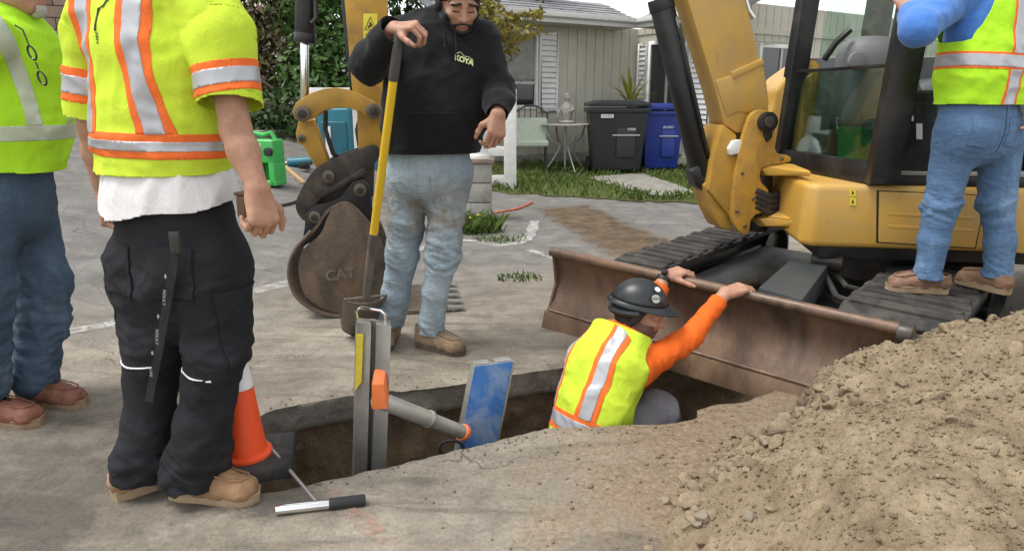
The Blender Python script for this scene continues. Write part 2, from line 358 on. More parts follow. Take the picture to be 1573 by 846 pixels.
# ---- spoil heap
EDGE = np.array([(.30, .6), (.40, 1.45), (.52, 1.9), (.78, 2.22), (1.02, 2.44), (1.16, 2.60), (1.30, 2.80), (1.55, 3.12), (3.5, 3.6), (5, 3.6), (5, .6)])
def pile_h(x, y):
    d = -poly_sd(x, y, EDGE); n1 = fbm(xyz(x * 2.2, y * 2.2, 5), 4); d = d + .10 * n1
    h = np.where(d > 0, .60 * np.maximum(d, 0) ** .9, 0)
    left = np.clip(1 - np.abs((x * .62 + y * .78) - 2.80) / .28, 0, 1) * np.clip((x - 1.0) / .15, 0, 1) * np.clip((2.1 - x) / .8, 0, 1) # crumbled clod wall at the back
    h = h + .15 * left * (d > 0) * np.clip(d / .06, 0, 1)
    cap = .36 + .265 * np.clip(x - 1.34, 0, 1.6) + .05 * n1; h = np.minimum(h, cap) + .10 * np.maximum(h - cap, 0)
    back = np.clip((2.98 + .10 * n1 - y) / .30, 0, 1) ** .8; h = h * back
    ridg = fbm(xyz(x * 7 + y * 3, y * 6 - x * 4, 2), 4)
    h = h + np.clip(d / .12, 0, 1) * (.05 * n1 + .055 * ridg + .05 * fbm(xyz((-.6 * x + .8 * y) * 9, (.8 * x + .6 * y) * 1.6, 6), 4) + .05 * np.abs(fbm(xyz(x * 13, y * 13, 4), 3)) + .050 * fbm(xyz(x * 26, y * 26, 8), 3) + .024 * fbm(xyz(x * 60, y * 60, 1), 2))
    return np.where(d > 0, np.maximum(h, .0) + .004, -.03), d
px_, py_ = np.meshgrid(np.arange(.25, 3.6, .0125), np.arange(.75, 3.1, .0125)); hh, dd = pile_h(px_, py_)
I = np.arange(px_.size).reshape(px_.shape); q = np.stack([I[:-1, :-1], I[:-1, 1:], I[1:, 1:], I[1:, :-1]], -1).reshape(-1, 4)
PV = np.stack([px_.ravel(), py_.ravel(), hh.ravel()], 1); PF = np.concatenate([q[:, [0, 1, 2]], q[:, [0, 2, 3]]])
PV, PF = clip(PV, PF, dd.ravel() + .012)
heap = tag(pydata('spoil_heap', PV, PF, M_SPOIL), 'large heap of dry tan excavated soil beside the trench', 'soil heap')

def stone_mesh(seed, sub=1):
    bm = bmesh.new(); bmesh.ops.create_icosphere(bm, subdivisions=sub, radius=1)
    r = random.Random(seed); ax = Vector((r.uniform(.75, 1.25), r.uniform(.6, 1.0), r.uniform(.45, .8)))
    for v in bm.verts:
        v.co *= 1 + .55 * mnoise.noise(v.co * 1.1 + Vector((seed * 3.7, 1, 2))) + .2 * mnoise.noise(v.co * 2.7 + Vector((seed, 5, 7)))
        v.co = Vector(v.co * ax)
    me = bpy.data.meshes.new('stone'); bm.to_mesh(me); bm.free(); me.shade_smooth(); me.set_sharp_from_angle(angle=math.radians(38)); return me
STONES = []; M_CLOD = simple('dry_earth_clod', (.29, .225, .145), .95, 0, .35, 1.6, .5, 7, .06)
for k in range(16):
    me = stone_mesh(k, 2); me.materials.append(M_STONE[k // 2 % 4] if k % 2 else M_CLOD); STONES.append(me)
def pile_z(x, y):
    i = int(round((y - .75) / .0125)); j = int(round((x - .25) / .0125))
    return max(float(hh[i, j]), 0.0) if 0 <= i < hh.shape[0] and 0 <= j < hh.shape[1] else 0.0
rs = random.Random(5); cnt = 0
while cnt < 180:
    if cnt < 115:      # stones rolled to the toe of the heap
        u_ = rs.random(); k = u_ * 3.2; i = int(k); f_ = k - i; e0 = EDGE[i + 1]; e1 = EDGE[i + 2]
        x = e0[0] * (1 - f_) + e1[0] * f_ + rs.gauss(.09, .12); y = e0[1] * (1 - f_) + e1[1] * f_ + rs.gauss(-.02, .06)
        s_ = min(.045, .008 + abs(rs.gauss(0, .014)))
    else:
        x = rs.uniform(.5, 1.9); y = rs.uniform(1.25, 2.6); s_ = min(.022, .005 + abs(rs.gauss(0, .005)))
    if float(poly_sd(np.array([x]), np.array([y]), TRENCH)[0]) < .05: continue
    if cnt >= 115 and pile_z(x, y) < .02: continue
    o = bpy.data.objects.new('stone', STONES[rs.randrange(16)]); COL.objects.link(o)
    o.location = (x, y, pile_z(x, y) + s_ * .25); o.scale = (s_,) * 3; o.rotation_euler = (rs.uniform(-.4, .4), rs.uniform(-.4, .4), rs.uniform(0, 6.28)); adopt(o, heap); cnt += 1
# lumps of packed earth broken off the crest
for k in range(70):
    x = rs.gauss(1.42, .24); y = 2.80 - .45 * (x - 1.2) * 0 + rs.gauss(-.12, .12) if k < 45 else rs.uniform(1.5, 2.6); s_ = rs.uniform(.010, .03)
    if x < .9 or pile_z(x, y) < .05: continue
    o = bpy.data.objects.new('clod', STONES[2 * rs.randrange(8)]); COL.objects.link(o); o.location = (x, y, pile_z(x, y) + s_ * .2); o.scale = (s_,) * 3; o.rotation_euler = (rs.uniform(-1, 1), rs.uniform(-1, 1), rs.uniform(0, 6.28)); adopt(o, heap)
# finer gravel and crumbs, one mass
def gravel(name, n, sampler, mat, parent, smin, smax, seed):
    r = np.random.RandomState(seed); base = []
    for k in range(6):
        bm = bmesh.new(); bmesh.ops.create_icosphere(bm, subdivisions=1, radius=1); v = np.array([p.co[:] for p in bm.verts]); f = np.array([[a.index for a in q.verts] for q in bm.faces]); bm.free()
        v = v * (1 + .45 * (r.rand(len(v), 1) - .5)) * np.array([1, .8, .65]); base.append((v, f))
    VV = []; FF = []; b = 0
    for _ in range(n):
        p = sampler(r)
        if p is None: continue
        v, f = base[r.randint(6)]; s_ = smin + (smax - smin) * r.rand() ** 2.5; a = r.rand() * 6.28; R = np.array([[math.cos(a), -math.sin(a), 0], [math.sin(a), math.cos(a), 0], [0, 0, 1]])
        VV.append(v @ R.T * s_ + np.array(p) + [0, 0, s_ * .2]); FF.append(f + b); b += len(v)
    o = pydata(name, np.concatenate(VV), np.concatenate(FF), mat, parent, smooth=False); o['kind'] = 'stuff'; return o
def samp_heap(r):
    x = r.uniform(.4, 2.3); y = r.uniform(1.15, 2.85); z = pile_z(x, y); return (x, y, z) if z > .012 else None
gravel('crumb', 15000, samp_heap, M_SPOIL, heap, .002, .0085, 1)
def samp_ground(r):
    x = r.normal(.75, .45); y = r.normal(2.1, .35)
    if y < 1.5 or pile_z(x, y) > .01 or poly_sd(np.array([x]), np.array([y]), TRENCH)[0] < .03: return None
    return (x, y, 0)
def samp_rim(r):
    i = r.randint(len(top)); o = abs(r.normal(0, .05)) + .012; x = top[i, 0] + sdx[i] * o; y = top[i, 1] + sdy[i] * o
    return (x, y, 0)
tag(gravel('rim_crumbs', 600, samp_rim, M_STONE[2], None, .0015, .007, 7), 'fine soil crumbs lying along the rim of the trench', 'crumbs')
tag(gravel('loose_grit', 700, samp_ground, M_STONE[2], None, .002, .011, 2), 'loose brown grit and crumbs of soil on the paving', 'grit')
# ================================================================== house, yard, hedge, block wall
M_SIDING = simple('painted_siding', (.54, .52, .43), .8, 0, .12, 2.5, .2, 40, .003)
M_TRIM = simple('white_trim', (.74, .74, .72), .6, 0, .1, 5, .1)
M_ROOF = None
def shingle_material():
    t = NT('grey_shingles'); n = t.noise(5, 6, .7); g = t.noise(90, 4, .7)
    c = t.ramp(n, [(.3, (.20, .20, .21)), (.7, (.36, .36, .37))]); c = t.mix(.6, c, t.ramp(g, [(.3, .6), (.7, 1.15)]), 'MULTIPLY')
    return t.done(c, .95, 0, t.bump(g, .6, .01))
M_ROOF = shingle_material()
def glass_dark(name, col=(.02, .024, .026), rough=.06):
    t = NT(name); return t.done(col, rough, 0, t.bump(t.noise(1.2, 2), .04, .02), Specular_IOR_Level=.8)
M_PANE = glass_dark('window_glass'); M_FRAME = simple('aluminium_frame', (.42, .42, .40), .45, .3, .1)
M_CONC = simple('grey_concrete', (.33, .32, .29), .9, 0, .2, 7, .5, 80, .004, (.16, .14, .11), .35)
A_ = Vector((.84, .54, 0)).normalized(); B_ = Vector((.54, -.84, 0)); UP = Vector((0, 0, 1))
HC = Vector((2.42, 13.9, 0))                                        # inside corner of the house
house = thing('house', 'beige single storey house with white shutters and grey shingle roof', 'house', HC)
def face(origin, d, nrm):
    """plank-clad wall frame: returns P(u, z, out)"""
    return lambda u, z, out=0.0: origin + d * u + UP * z + nrm * out
def cladding(P, u0, u1, z0, z1, w, holes):
    back = MB(); back.hexa([P(u0, z0, -.12), P(u1, z0, -.12), P(u1, z0, -.004), P(u0, z0, -.004)], [P(u0, z1, -.12), P(u1, z1, -.12), P(u1, z1, -.004), P(u0, z1, -.004)])
    wall_o = back.build('wall', M_SIDING, house)
    n = int(round((u1 - u0) / w))
    for k in range(n):
        a = u0 + (u1 - u0) * k / n + .006; b = u0 + (u1 - u0) * (k + 1) / n - .006
        spans = [(z0, z1)]
        for (h0, h1, g0, g1) in holes:
            if a < h1 and b > h0: spans = [s for (p, q) in spans for s in ((p, min(q, g0)), (max(p, g1), q)) if s[1] - s[0] > .03]
        for (p, q) in spans:
            m = MB(); m.hexa([P(a, p, -.003), P(b, p, -.003), P(b, p, .014), P(a, p, .014)], [P(a, q, -.003), P(b, q, -.003), P(b, q, .014), P(a, q, .014)])
            m.build('plank', M_SIDING, wall_o, .004, 1)
    return wall_o
def qbox(P, u0, u1, z0, z1, o0, o1):
    return [P(u0, z0, o1), P(u1, z0, o1), P(u1, z0, o0), P(u0, z0, o0)], [P(u0, z1, o1), P(u1, z1, o1), P(u1, z1, o0), P(u0, z1, o0)]
def window(P, u0, u1, z0, z1, mull=None, rail=None, blind=None):
    m = MB(); t = .07
    for a in ((u0 - t, u0, z0 - t, z1 + t), (u1, u1 + t, z0 - t, z1 + t), (u0, u1, z1, z1 + t), (u0, u1, z0 - t, z0)): m.hexa(*qbox(P, *a, -.02, .045))
    w = m.build('window', M_TRIM, house, .006, 1)
    m = MB(); m.hexa(*qbox(P, u0, u1, z0, z1, -.01, .012)); m.build('pane', M_PANE, w)
    m = MB()
    if mull: m.hexa(*qbox(P, mull - .03, mull + .03, z0, z1, .013, .03))
    if rail: m.hexa(*qbox(P, u0, u1, rail - .025, rail + .025, .013, .035))
    if mull or rail: m.build('mullion', M_FRAME, w)
    if blind:
        m = MB(); m.hexa(*qbox(P, u0, u1, blind, z1, .0125, .016)); m.build('blind', simple('pale_blind', (.25, .25, .24), .5, 0, .2), w)
    return w
def shutter(P, u0, u1, z0, z1):
    m = MB(); t = .045
    for a in ((u0, u0 + t, z0, z1), (u1 - t, u1, z0, z1), (u0 + t, u1 - t, z0, z0 + t), (u0 + t, u1 - t, z1 - t, z1)): m.hexa(*qbox(P, *a, .016, .06))
    s = m.build('shutter', M_TRIM, house, .004, 1)
    n = int((z1 - z0 - 2 * t) / .085)
    m0 = None
    for k in range(n):
        zc = z0 + t + (k + .5) * (z1 - z0 - 2 * t) / n
        m = MB(); a, b = u0 + t, u1 - t; h = .036
        m.hexa([P(a, zc - h, .055), P(b, zc - h, .055), P(b, zc - h + .012, .055), P(a, zc - h + .012, .055)], [P(a, zc + h, .024), P(b, zc + h, .024), P(b, zc + h + .012, .024), P(a, zc + h + .012, .024)])
        m.build('slat', M_TRIM, s)
ZG = 0.0; EAVE = 2.52
PL = face(HC, -A_, B_ if B_.y < 0 else -B_)          # left wing wall: u runs left from the corner
PR = face(HC, B_, -A_)                               # right wing wall: u runs toward the viewer
cladding(PL, 0, 4.2, .25, EAVE, .205, [(1.85, 3.3, 1.1, 2.45)])
m = MB(); m.hexa(*qbox(PL, -.1, 4.2, -.4, .25, -.12, .03)); m.build('foundation', M_CONC, house)
window(PL, 2.42, 3.5, 1.12, 2.32, rail=1.5, blind=1.56); shutter(PL, 1.92, 2.33, 1.0, 2.36)
cladding(PR, 0, 2.1, .0, EAVE, .21, [(.2, 1.9, .2, 2.4)])
window(PR, .42, 1.25, .3, 2.2, mull=.86); shutter(PR, .08, .34, .3, 2.24); shutter(PR, 1.42, 1.95, .3, 2.24)
CF = HC + B_ * 2.1
PFn = face(CF, A_, B_)                               # front of the right wing
cladding(PFn, 0, 9, .9, EAVE + .3, .21, [(.85, 2.1, .9, 2.2)])
m = MB(); m.hexa(*qbox(PFn, 0, 9, -.4, .9, -.12, .03)); m.build('foundation', M_SIDING, house)
window(PFn, 1.0, 1.95, 1.25, 2.1, mull=1.55); m = MB(); m.hexa(*qbox(PFn, -.02, 6.5, 2.32, 2.42, .014, .05)); m.build('trim_board', M_SIDING, house)
m = MB(); m.hexa(*qbox(PFn, -.06, .12, 0, EAVE, .016, .07)); m.build('corner_post', simple('brown_post', (.10, .055, .03), .7), house)
# roof slabs with courses of shingles
def roof(e0, e1, back, rise, run, name='roof'):
    nrm = (back * run + UP * rise); m = MB(); m.prism([e0, e1, e1 + nrm, e0 + nrm], (0, 0, -.1)); r = m.build(name, M_ROOF, house)
    d = (e1 - e0).normalized(); up = nrm.normalized(); out = d.cross(up)
    if out.z < 0: out = -out
    L = nrm.length; n = int(L / .16); Lw = (e1 - e0).length; rr = random.Random(3)
    for k in range(min(n, 16)):
        m = MB(); u = -rr.random() * .3
        while u < Lw:
            w = rr.uniform(.28, .34); a = max(u, 0); b = min(u + w - .012, Lw); u += w
            if b <= a: continue
            p0 = e0 + up * (k * .16); z0 = .006; z1 = .022 + rr.uniform(0, .006)
            m.hexa([p0 + d * a + out * z0, p0 + d * b + out * z0, p0 + d * b + up * .165 + out * .002, p0 + d * a + up * .165 + out * .002],
                   [p0 + d * a + out * z1, p0 + d * b + out * z1, p0 + d * b + up * .165 + out * .008, p0 + d * a + up * .165 + out * .008])
        m.build('shingle_course', M_ROOF, r, smooth=0)['kind'] = 'stuff'
    m = MB(); m.prism([e0 + UP * -.13 - back * .02, e1 + UP * -.13 - back * .02, e1 - back * .02 + UP * .02, e0 - back * .02 + UP * .02], -back * .035); m.build('fascia', M_TRIM, house)
    m = MB(); q0 = e0 - back * .06 + UP * -.07; q1 = e1 - back * .06 + UP * -.07; m.prism([q0, q0 - back * .11 + UP * .02, q0 - back * .12 + UP * .1, q0 + UP * .1], q1 - q0); m.build('gutter', M_TRIM, house, .01)
    m = MB(); m.prism([e0 + UP * -.125, e1 + UP * -.125, e1 + back * .52 + UP * -.125, e0 + back * .52 + UP * -.125], (0, 0, .02)); m.build('soffit', M_SIDING, house)
ez = EAVE + .08
roof(HC + B_ * .5 - A_ * 4.6 + UP * ez, HC + B_ * .5 - A_ * .5 + UP * ez, -B_, .4, 1.0)
roof(HC - A_ * .5 + B_ * .5 + UP * ez, HC - A_ * .5 + B_ * 2.7 + UP * ez, A_, .4, 1.0)
m = MB(); g0 = CF + B_ * .45 + A_ * 3.4; m.prism([g0 + UP * (ez + 1.1), g0 + A_ * 3.6 + UP * (ez - .35), g0 + A_ * 3.6 + UP * (ez - .6), g0 + UP * (ez + .85)], B_ * -.05); m.build('bargeboard', M_TRIM, house)

# ---- yard: lawn, path, soil patch
def sheet(name, pts, mat, dz, step, label, rag=.03, kind='structure'):
    poly = np.array(pts); lo = poly.min(0) - .2; hi = poly.max(0) + .2
    x, y = np.meshgrid(np.arange(lo[0], hi[0] + step, step), np.arange(lo[1], hi[1] + step, step)); f = -poly_sd(x, y, poly) + rag * 2 * fbm(xyz(x * 4, y * 4, 1), 4)
    z = terrain(x, y) + dz + .01 * fbm(xyz(x * 3, y * 3, 2), 3) * (rag > .05); I = np.arange(x.size).reshape(x.shape)
    q = np.stack([I[:-1, :-1], I[:-1, 1:], I[1:, 1:], I[1:, :-1]], -1).reshape(-1, 4)
    VV, FF = clip(np.stack([x.ravel(), y.ravel(), z.ravel()], 1), np.concatenate([q[:, [0, 1, 2]], q[:, [0, 2, 3]]]), f.ravel())
    return tag(pydata(name, VV, FF, mat), label, kind=kind)
M_LAWN = soil_material('lawn_soil', [(.05, .055, .02), (.085, .10, .03), (.14, .12, .06)], 3)
LAWN = [(-1.2, 9.3), (.3, 9.0), (1.4, 8.5), (2.6, 8.2), (4.6, 8.6), (5.5, 12), (2.6, 14.2), (-3.4, 12.6), (-2.0, 10.2)]
sheet('lawn', LAWN, M_LAWN, .012, .08, 'patchy green front lawn', .25)
M_PATH = simple('path_concrete', (.24, .225, .19), .9, 0, .3, 7, .5, 80, .004, (.12, .10, .07), .35)
PATHP = np.array([tuple(drop(*p)[:2]) for p in ((898, 275), (985, 268), (1030, 283), (1072, 299), (1010, 305), (950, 290))])
sheet('path', [tuple(drop(*p)[:2]) for p in ((898, 275), (985, 268), (1030, 283), (1072, 299), (1010, 305), (950, 290))], M_PATH, .03, .06, 'short pale concrete garden path', .05)
# grass blades
def blades(name, n, sampler, h, mat, label, seed, w=.012, cat=None, parent=None, kind='stuff'):
    r = np.random.RandomState(seed); VV = []; FF = []
    for _ in range(n):
        p = sampler(r)
        if p is None: continue
        a = r.rand() * 6.28; hh = h * (.5 + r.rand()); l = hh * (.3 + .7 * r.rand()); dx, dy = math.cos(a), math.sin(a); b = len(VV); ww = w * (.6 + .8 * r.rand())
        VV += [(p[0] - dy * ww, p[1] + dx * ww, p[2]), (p[0] + dy * ww, p[1] - dx * ww, p[2]), (p[0] + dx * l * .4, p[1] + dy * l * .4, p[2] + hh * .7), (p[0] + dx * l, p[1] + dy * l, p[2] + hh)]
        FF += [(b, b + 1, b + 2), (b + 1, b + 3, b + 2)]
    o = pydata(name, VV, FF, mat, parent, smooth=False)
    if kind: o['kind'] = kind
    if label: tag(o, label, cat)
    return o
def leafmat(name, c0, c1, c2, scale=2.5):
    t = NT(name); n = t.noise(scale, 5, .7); i = t.n.new('ShaderNodeObjectInfo')
    c = t.ramp(n, [(.3, c0), (.5, c1), (.72, c2)]); b = t.n.new('ShaderNodeBsdfTranslucent'); t.l.new(c, b.inputs[0])
    m = t.done(c, .55, 0, None, Specular_IOR_Level=.35); mx = t.n.new('ShaderNodeMixShader'); mx.inputs[0].default_value = .25
    t.l.new(t.b.outputs[0], mx.inputs[1]); t.l.new(b.outputs[0], mx.inputs[2]); t.l.new(mx.outputs[0], t.n['Material Output'].inputs[0]); return m
M_GRASS = leafmat('grass_blade', (.05, .085, .015), (.10, .155, .03), (.19, .21, .06), .9)
LP = np.array(LAWN)
def samp_lawn(r):
    x = r.uniform(-2, 4.5); y = r.uniform(8.4, 13.4)
    if poly_sd(np.array([x]), np.array([y]), LP)[0] > 0.05: return None
    if fbm(xyz([x * .9], [y * .9], 4), 3)[0] < -.13 + .25 * r.rand() - .12: return None
    if poly_sd(np.array([x]), np.array([y]), PATHP)[0] < -.03 + .1 * r.rand() - .05: return None
    return (x, y, tz(x, y) + .02)
blades('grass', 15000, samp_lawn, .075, M_GRASS, 'short patchy grass of the front lawn', 3, .013, 'grass')
# ---- hedge and trees: leaf clumps through the crown volume
def crown(name, lobes, n, leaf, mat, parent, seed, droop=.2, label=None):
    r = np.random.RandomState(seed); lob = np.array(lobes); vol = lob[:, 3] * lob[:, 4] * lob[:, 5]; pr = vol ** .67; pr = pr / pr.sum()
    k = r.choice(len(lob), n, p=pr); d = r.normal(size=(n, 3)); d /= np.linalg.norm(d, axis=1)[:, None]; rad = r.rand(n) ** .28
    P = lob[k, :3] + d * lob[k, 3:6] * rad[:, None]
    P = P + .14 * np.stack([fbm(P * 2.2 + 9 * j, 3) for j in range(3)], 1) * 2
    keep = fbm(P * 2.6 + 3, 3) > -.14; P = P[keep]; d = d[keep]; m = len(P)
    nrm = d + r.normal(size=(m, 3)) * .75 + [0, -.1, .35]; nrm /= np.linalg.norm(nrm, axis=1)[:, None]
    t = np.cross(nrm, r.normal(size=(m, 3))); t /= np.linalg.norm(t, axis=1)[:, None]; b = np.cross(nrm, t); s = leaf * (.5 + r.rand(m))[:, None]
    q = np.stack([P - t * s, P + b * s * .45 + nrm * s * .12, P + t * s, P - b * s * .45 + nrm * s * .12], 1).reshape(-1, 3)
    return pydata(name, q, np.arange(4 * m).reshape(m, 4), mat, parent, smooth=False)
def limbs(base, top, n, r0, mat, parent, seed, spread=.6, name='trunk'):
    rr = random.Random(seed); m = MB(); base = Vector(base); top = Vector(top); mid = base.lerp(top, .45) + Vector((rr.uniform(-.08, .08), 0, 0))
    m.tube([base, base.lerp(mid, .5), mid, top], [r0, r0 * .85, r0 * .6, r0 * .15], 8)
    for k in range(n):
        t = rr.uniform(.25, .8); s = base.lerp(top, t); a = rr.uniform(0, 6.28); e = s + Vector((math.cos(a) * spread, math.sin(a) * spread, rr.uniform(.2, .7)))
        m.tube([s, s.lerp(e, .5) + Vector((0, 0, .06)), e], [r0 * .45, r0 * .28, r0 * .08], 6)
    return m.build(name, mat, parent)
M_BARK = simple('grey_bark', (.10, .08, .06), .95, 0, .35, 8, .8, 30, .01)
M_LEAF1 = leafmat('leaf_dark', (.02, .045, .012), (.045, .095, .024), (.10, .165, .045)); M_LEAF2 = leafmat('leaf_mid', (.035, .075, .016), (.07, .15, .03), (.13, .22, .055))
M_LEAF3 = leafmat('leaf_bronze', (.055, .045, .018), (.12, .10, .04), (.20, .165, .07)); M_LEAF4 = leafmat('leaf_yellow', (.12, .10, .015), (.22, .18, .025), (.32, .27, .05))
M_FLOWER = simple('pale_pink_petals', (.62, .46, .46), .7, 0, .2, 20, 0)
def bush(name, label, cat, px, py, Y, lobes, n, leaf, mat, seed, flowers=0, group=None):
    p = at(px, py, Y); z = tz(p.x, Y); t = thing(name, label, cat, (p.x, Y, z), group); L = [(p.x + a, Y + b, z + c, d, e, f) for (a, b, c, d, e, f) in lobes]
    crown('foliage', L, n, leaf, mat, t, seed); hh = max(l[2] for l in L)
    limbs((p.x, Y, z - .05), (p.x + .1, Y + .1, hh), 9, .06 if n > 2000 else .03, M_BARK, t, seed, .7, 'stem')
    if flowers:
        r = np.random.RandomState(seed + 50); Ls = []
        for _ in range(flowers):
            l = L[r.randint(len(L))]; d = r.normal(size=3); d[1] = -abs(d[1]); d /= np.linalg.norm(d); c = np.array(l[:3]) + d * np.array(l[3:]) * 1.0
            Ls.append((*c, .07, .06, .06))
        crown('blossom', Ls, flowers * 16, .03, M_FLOWER, t, seed + 1)
    return t
bush('flowering_bush', 'bronze-leaved bush dotted with pale pink blossom beside the block wall', 'bush', 395, 130, 11.8, [(-.5, 0, .7, .9, .8, .9), (.2, .1, 1.3, .9, .8, 1.0), (-.7, .2, 2.0, 1.0, .8, .9), (.3, .3, 2.4, .9, .8, .9), (-.2, -.2, .35, 1.0, .6, .45), (-.3, .3, 3.1, 1.2, .9, .8)], 9500, .062, M_LEAF3, 1, 95)
bush('green_bush', 'bright green leafy bush behind the excavator bucket', 'bush', 497, 130, 11.4, [(0, 0, .8, .75, .7, .9), (.3, .1, 1.6, .8, .7, .9), (-.2, .2, 2.3, .8, .7, .8), (.5, .2, 2.7, .9, .7, .8), (.2, -.1, .3, .8, .5, .4)], 7500, .062, M_LEAF2, 2, 14)
bush('evergreen_bush', 'dark evergreen bush low beside the green jug', 'bush', 440, 150, 11.0, [(0, 0, .25, .7, .5, .5), (.5, .1, .5, .5, .5, .5), (-.6, .1, .3, .6, .4, .4)], 3600, .05, M_LEAF1, 3)
bush('ivy_bank', 'dark ivy mass hanging above the bushes at the top', 'hedge', 450, 60, 13.2, [(-3.2, .3, 1.2, 1.5, .8, 1.6), (-1.4, .2, 3.6, 1.6, .8, 1.5), (.4, .2, 3.4, 1.5, .8, 1.8), (2.0, .2, 2.4, 1.6, .8, 2.2), (3.4, .1, 2.4, 1.5, .8, 2.2), (-.2, .3, 1.2, 2.8, .7, 1.5), (2.6, .1, .8, 1.6, .7, .9)], 17000, .085, M_LEAF1, 4)
t = bush('garden_tree', 'small tree with yellowing leaves in front of the roof', 'tree', 738, 60, 10.8, [(.1, 0, 2.25, .5, .4, .3), (.55, -.1, 2.05, .5, .3, .12), (-.2, .1, 2.6, .5, .4, .4), (.3, 0, 1.85, .3, .2, .15), (.75, 0, 2.3, .3, .2, .1)], 1500, .05, M_LEAF4, 5)
# tree trunk behind the cab
p = at(1343, 60, 9.5); t = thing('street_tree', 'thick brown tree trunk behind the excavator cab', 'tree', (p.x, 9.5, 0)); m = MB(); m.tube([(p.x, 9.5, -.1), (p.x, 9.5, .3), (p.x - .02, 9.5, 1.5), (p.x + .05, 9.5, 3.2), (p.x - .1, 9.5, 4.4)], [.3, .2, .17, .16, .1], 14); m.build('trunk', M_BARK, t)
crown('crown', [(p.x, 9.5, 5.0, 1.6, 1.4, 1.1), (p.x + .9, 9.8, 4.6, 1.0, 1, .8)], 4000, .1, M_LEAF1, t, 9)
# block retaining wall at the left
M_BLOCK = [simple('tan_block_%d' % k, c, .9, 0, .2, 4, .5, 30, .01) for k, c in enumerate(((.31, .225, .165), (.275, .20, .15), (.34, .25, .185)))]
M_MORTAR = simple('mortar', (.22, .18, .145), .95)
w0 = at(-160, 120, 11.5); w1 = at(352, 120, 14.2); w0.z = w1.z = 0; bw = thing('block_wall', 'tan concrete block retaining wall at the far left', 'wall', (w0.x, w0.y, tz(w0.x, w0.y)))
d = (w1 - w0); L = d.length; d.normalize(); nn = Vector((d.y, -d.x, 0)); BH, BWD = .2, .42
zb = min(tz(w0.x, w0.y), tz(w1.x, w1.y)) - .2
m = MB(); m.prism([w0 + UP * zb, w1 + UP * zb, w1 + UP * (zb + 3.6), w0 + UP * (zb + 3.6)], -nn * .2); core = m.build('wall_core', M_MORTAR, bw)
blk = []
for k in range(3):
    m = MB(); m.box((0, 0, 0), (BWD - .014, .06, BH - .014)); o_ = m.build('block', M_BLOCK[k], None, .008, 2); blk.append(o_.data); bpy.data.objects.remove(o_)
rr = random.Random(2); rot = math.atan2(d.y, d.x)
for r_ in range(18):
    for c_ in range(int(L / BWD)):
        u = (c_ + .5 + (.5 if r_ % 2 else 0)) * BWD; z = zb + (r_ + .5) * BH; pos = w0 + d * u + UP * z + nn * (.02 + rr.uniform(-.004, .006)); 
        if u > L - .2 or z + .1 < tz(pos.x, pos.y): continue
        sx = CXP + FPX * pos.x / (pos.y * math.cos(PITCH) - (z - CAMH) * math.sin(PITCH))
        if not (-20 < sx < 150 or 335 < sx < 352): continue
        o = bpy.data.objects.new('block', blk[rr.randrange(3)]); COL.objects.link(o); o.location = pos; o.rotation_euler = (0, 0, rot); adopt(o, bw)
# kerb below the hedge
k0 = drop(330, 214); k1 = drop(545, 206)
kerb = MB()
for i in range(9):
    a = k0.lerp(k1, i / 9); b = k0.lerp(k1, (i + .97) / 9); a.z = tz(a.x, a.y); b.z = tz(b.x, b.y)
    kerb.hexa([a, b, b + Vector((0, .25, 0)), a + Vector((0, .25, 0))], [a + UP * .1, b + UP * .1, b + Vector((0, .25, .1)), a + Vector((0, .25, .1))])
tag(kerb.build('kerb', M_CONC, None, .01), 'low concrete kerb below the hedge', kind='structure')

# ---- yard things
def bin_(name, px0, px1, base_px, Y, hgt, col, label, dark):
    M = simple(name + '_plastic', col, .45, 0, .1, 5, .1, 90, .001); c = at((px0 + px1) / 2, base_px, Y); w = (at(px1, 200, Y) - at(px0, 200, Y)).x; z = tz(c.x, Y) + .03
    t = thing('wheelie_bin', label, 'bin', (c.x, Y, z)); m = MB(); x, y = c.x, Y
    b = [(x - w * .38, y - .28), (x + w * .38, y - .28), (x + w * .38, y + .26), (x - w * .38, y + .26)]; tt = [(x - w * .47, y - .36), (x + w * .47, y - .36), (x + w * .47, y + .36), (x - w * .47, y + .36)]
    m.hexa([(*p, z + .05) for p in b], [(*p, z + hgt * .88) for p in tt]); m.build('body', M, t, .03, 3)
    m = MB(); m.box((x, y, z + hgt * .85), (w * 1.0, .78, .07)); m.build('rim', M, t, .015)
    m = MB(); m.prism([(x - w * .5, y - .42, z + hgt * .90), (x + w * .5, y - .42, z + hgt * .90), (x + w * .5, y - .42, z + hgt * .945), (x + w * .3, y - .42, z + hgt * .985), (x - w * .3, y - .42, z + hgt * .985), (x - w * .5, y - .42, z + hgt * .945)], (0, .82, .0)); m.build('lid', M, t, .02)
    m = MB(); m.box((x + w * .12, y - .325, z + hgt * .42), (w * .3, .05, hgt * .4), Matrix.Rotation(-.06, 3, 'X')); m.build('grip_recess', M, t, .02)
    m = MB(); m.cyl((x - w * .1, y - .355, z + hgt * .52), (x + w * .34, y - .355, z + hgt * .52), .012, 8); m.build('lift_bar', M_FRAME, t)
    for s in (-1, 1):
        m = MB(); m.cyl((x + s * w * .42 - .03, y + .2, z + .12), (x + s * w * .42 + .03, y + .2, z + .12), .13, 18); m.build('wheel', simple('bin_tyre', (.015, .015, .016), .8), t, .01)
    return t, (x, y, z, w, M)
t, (x, y, z, w, M) = bin_('black_bin', 897, 990, 262, 11.7, 1.2, (.018, .02, .022), 'black wheelie bin with white printed label standing on the lawn', 1)
M_WHITEPRINT = simple('white_print', (.75, .76, .76), .6, 0, .1, 10, 0)
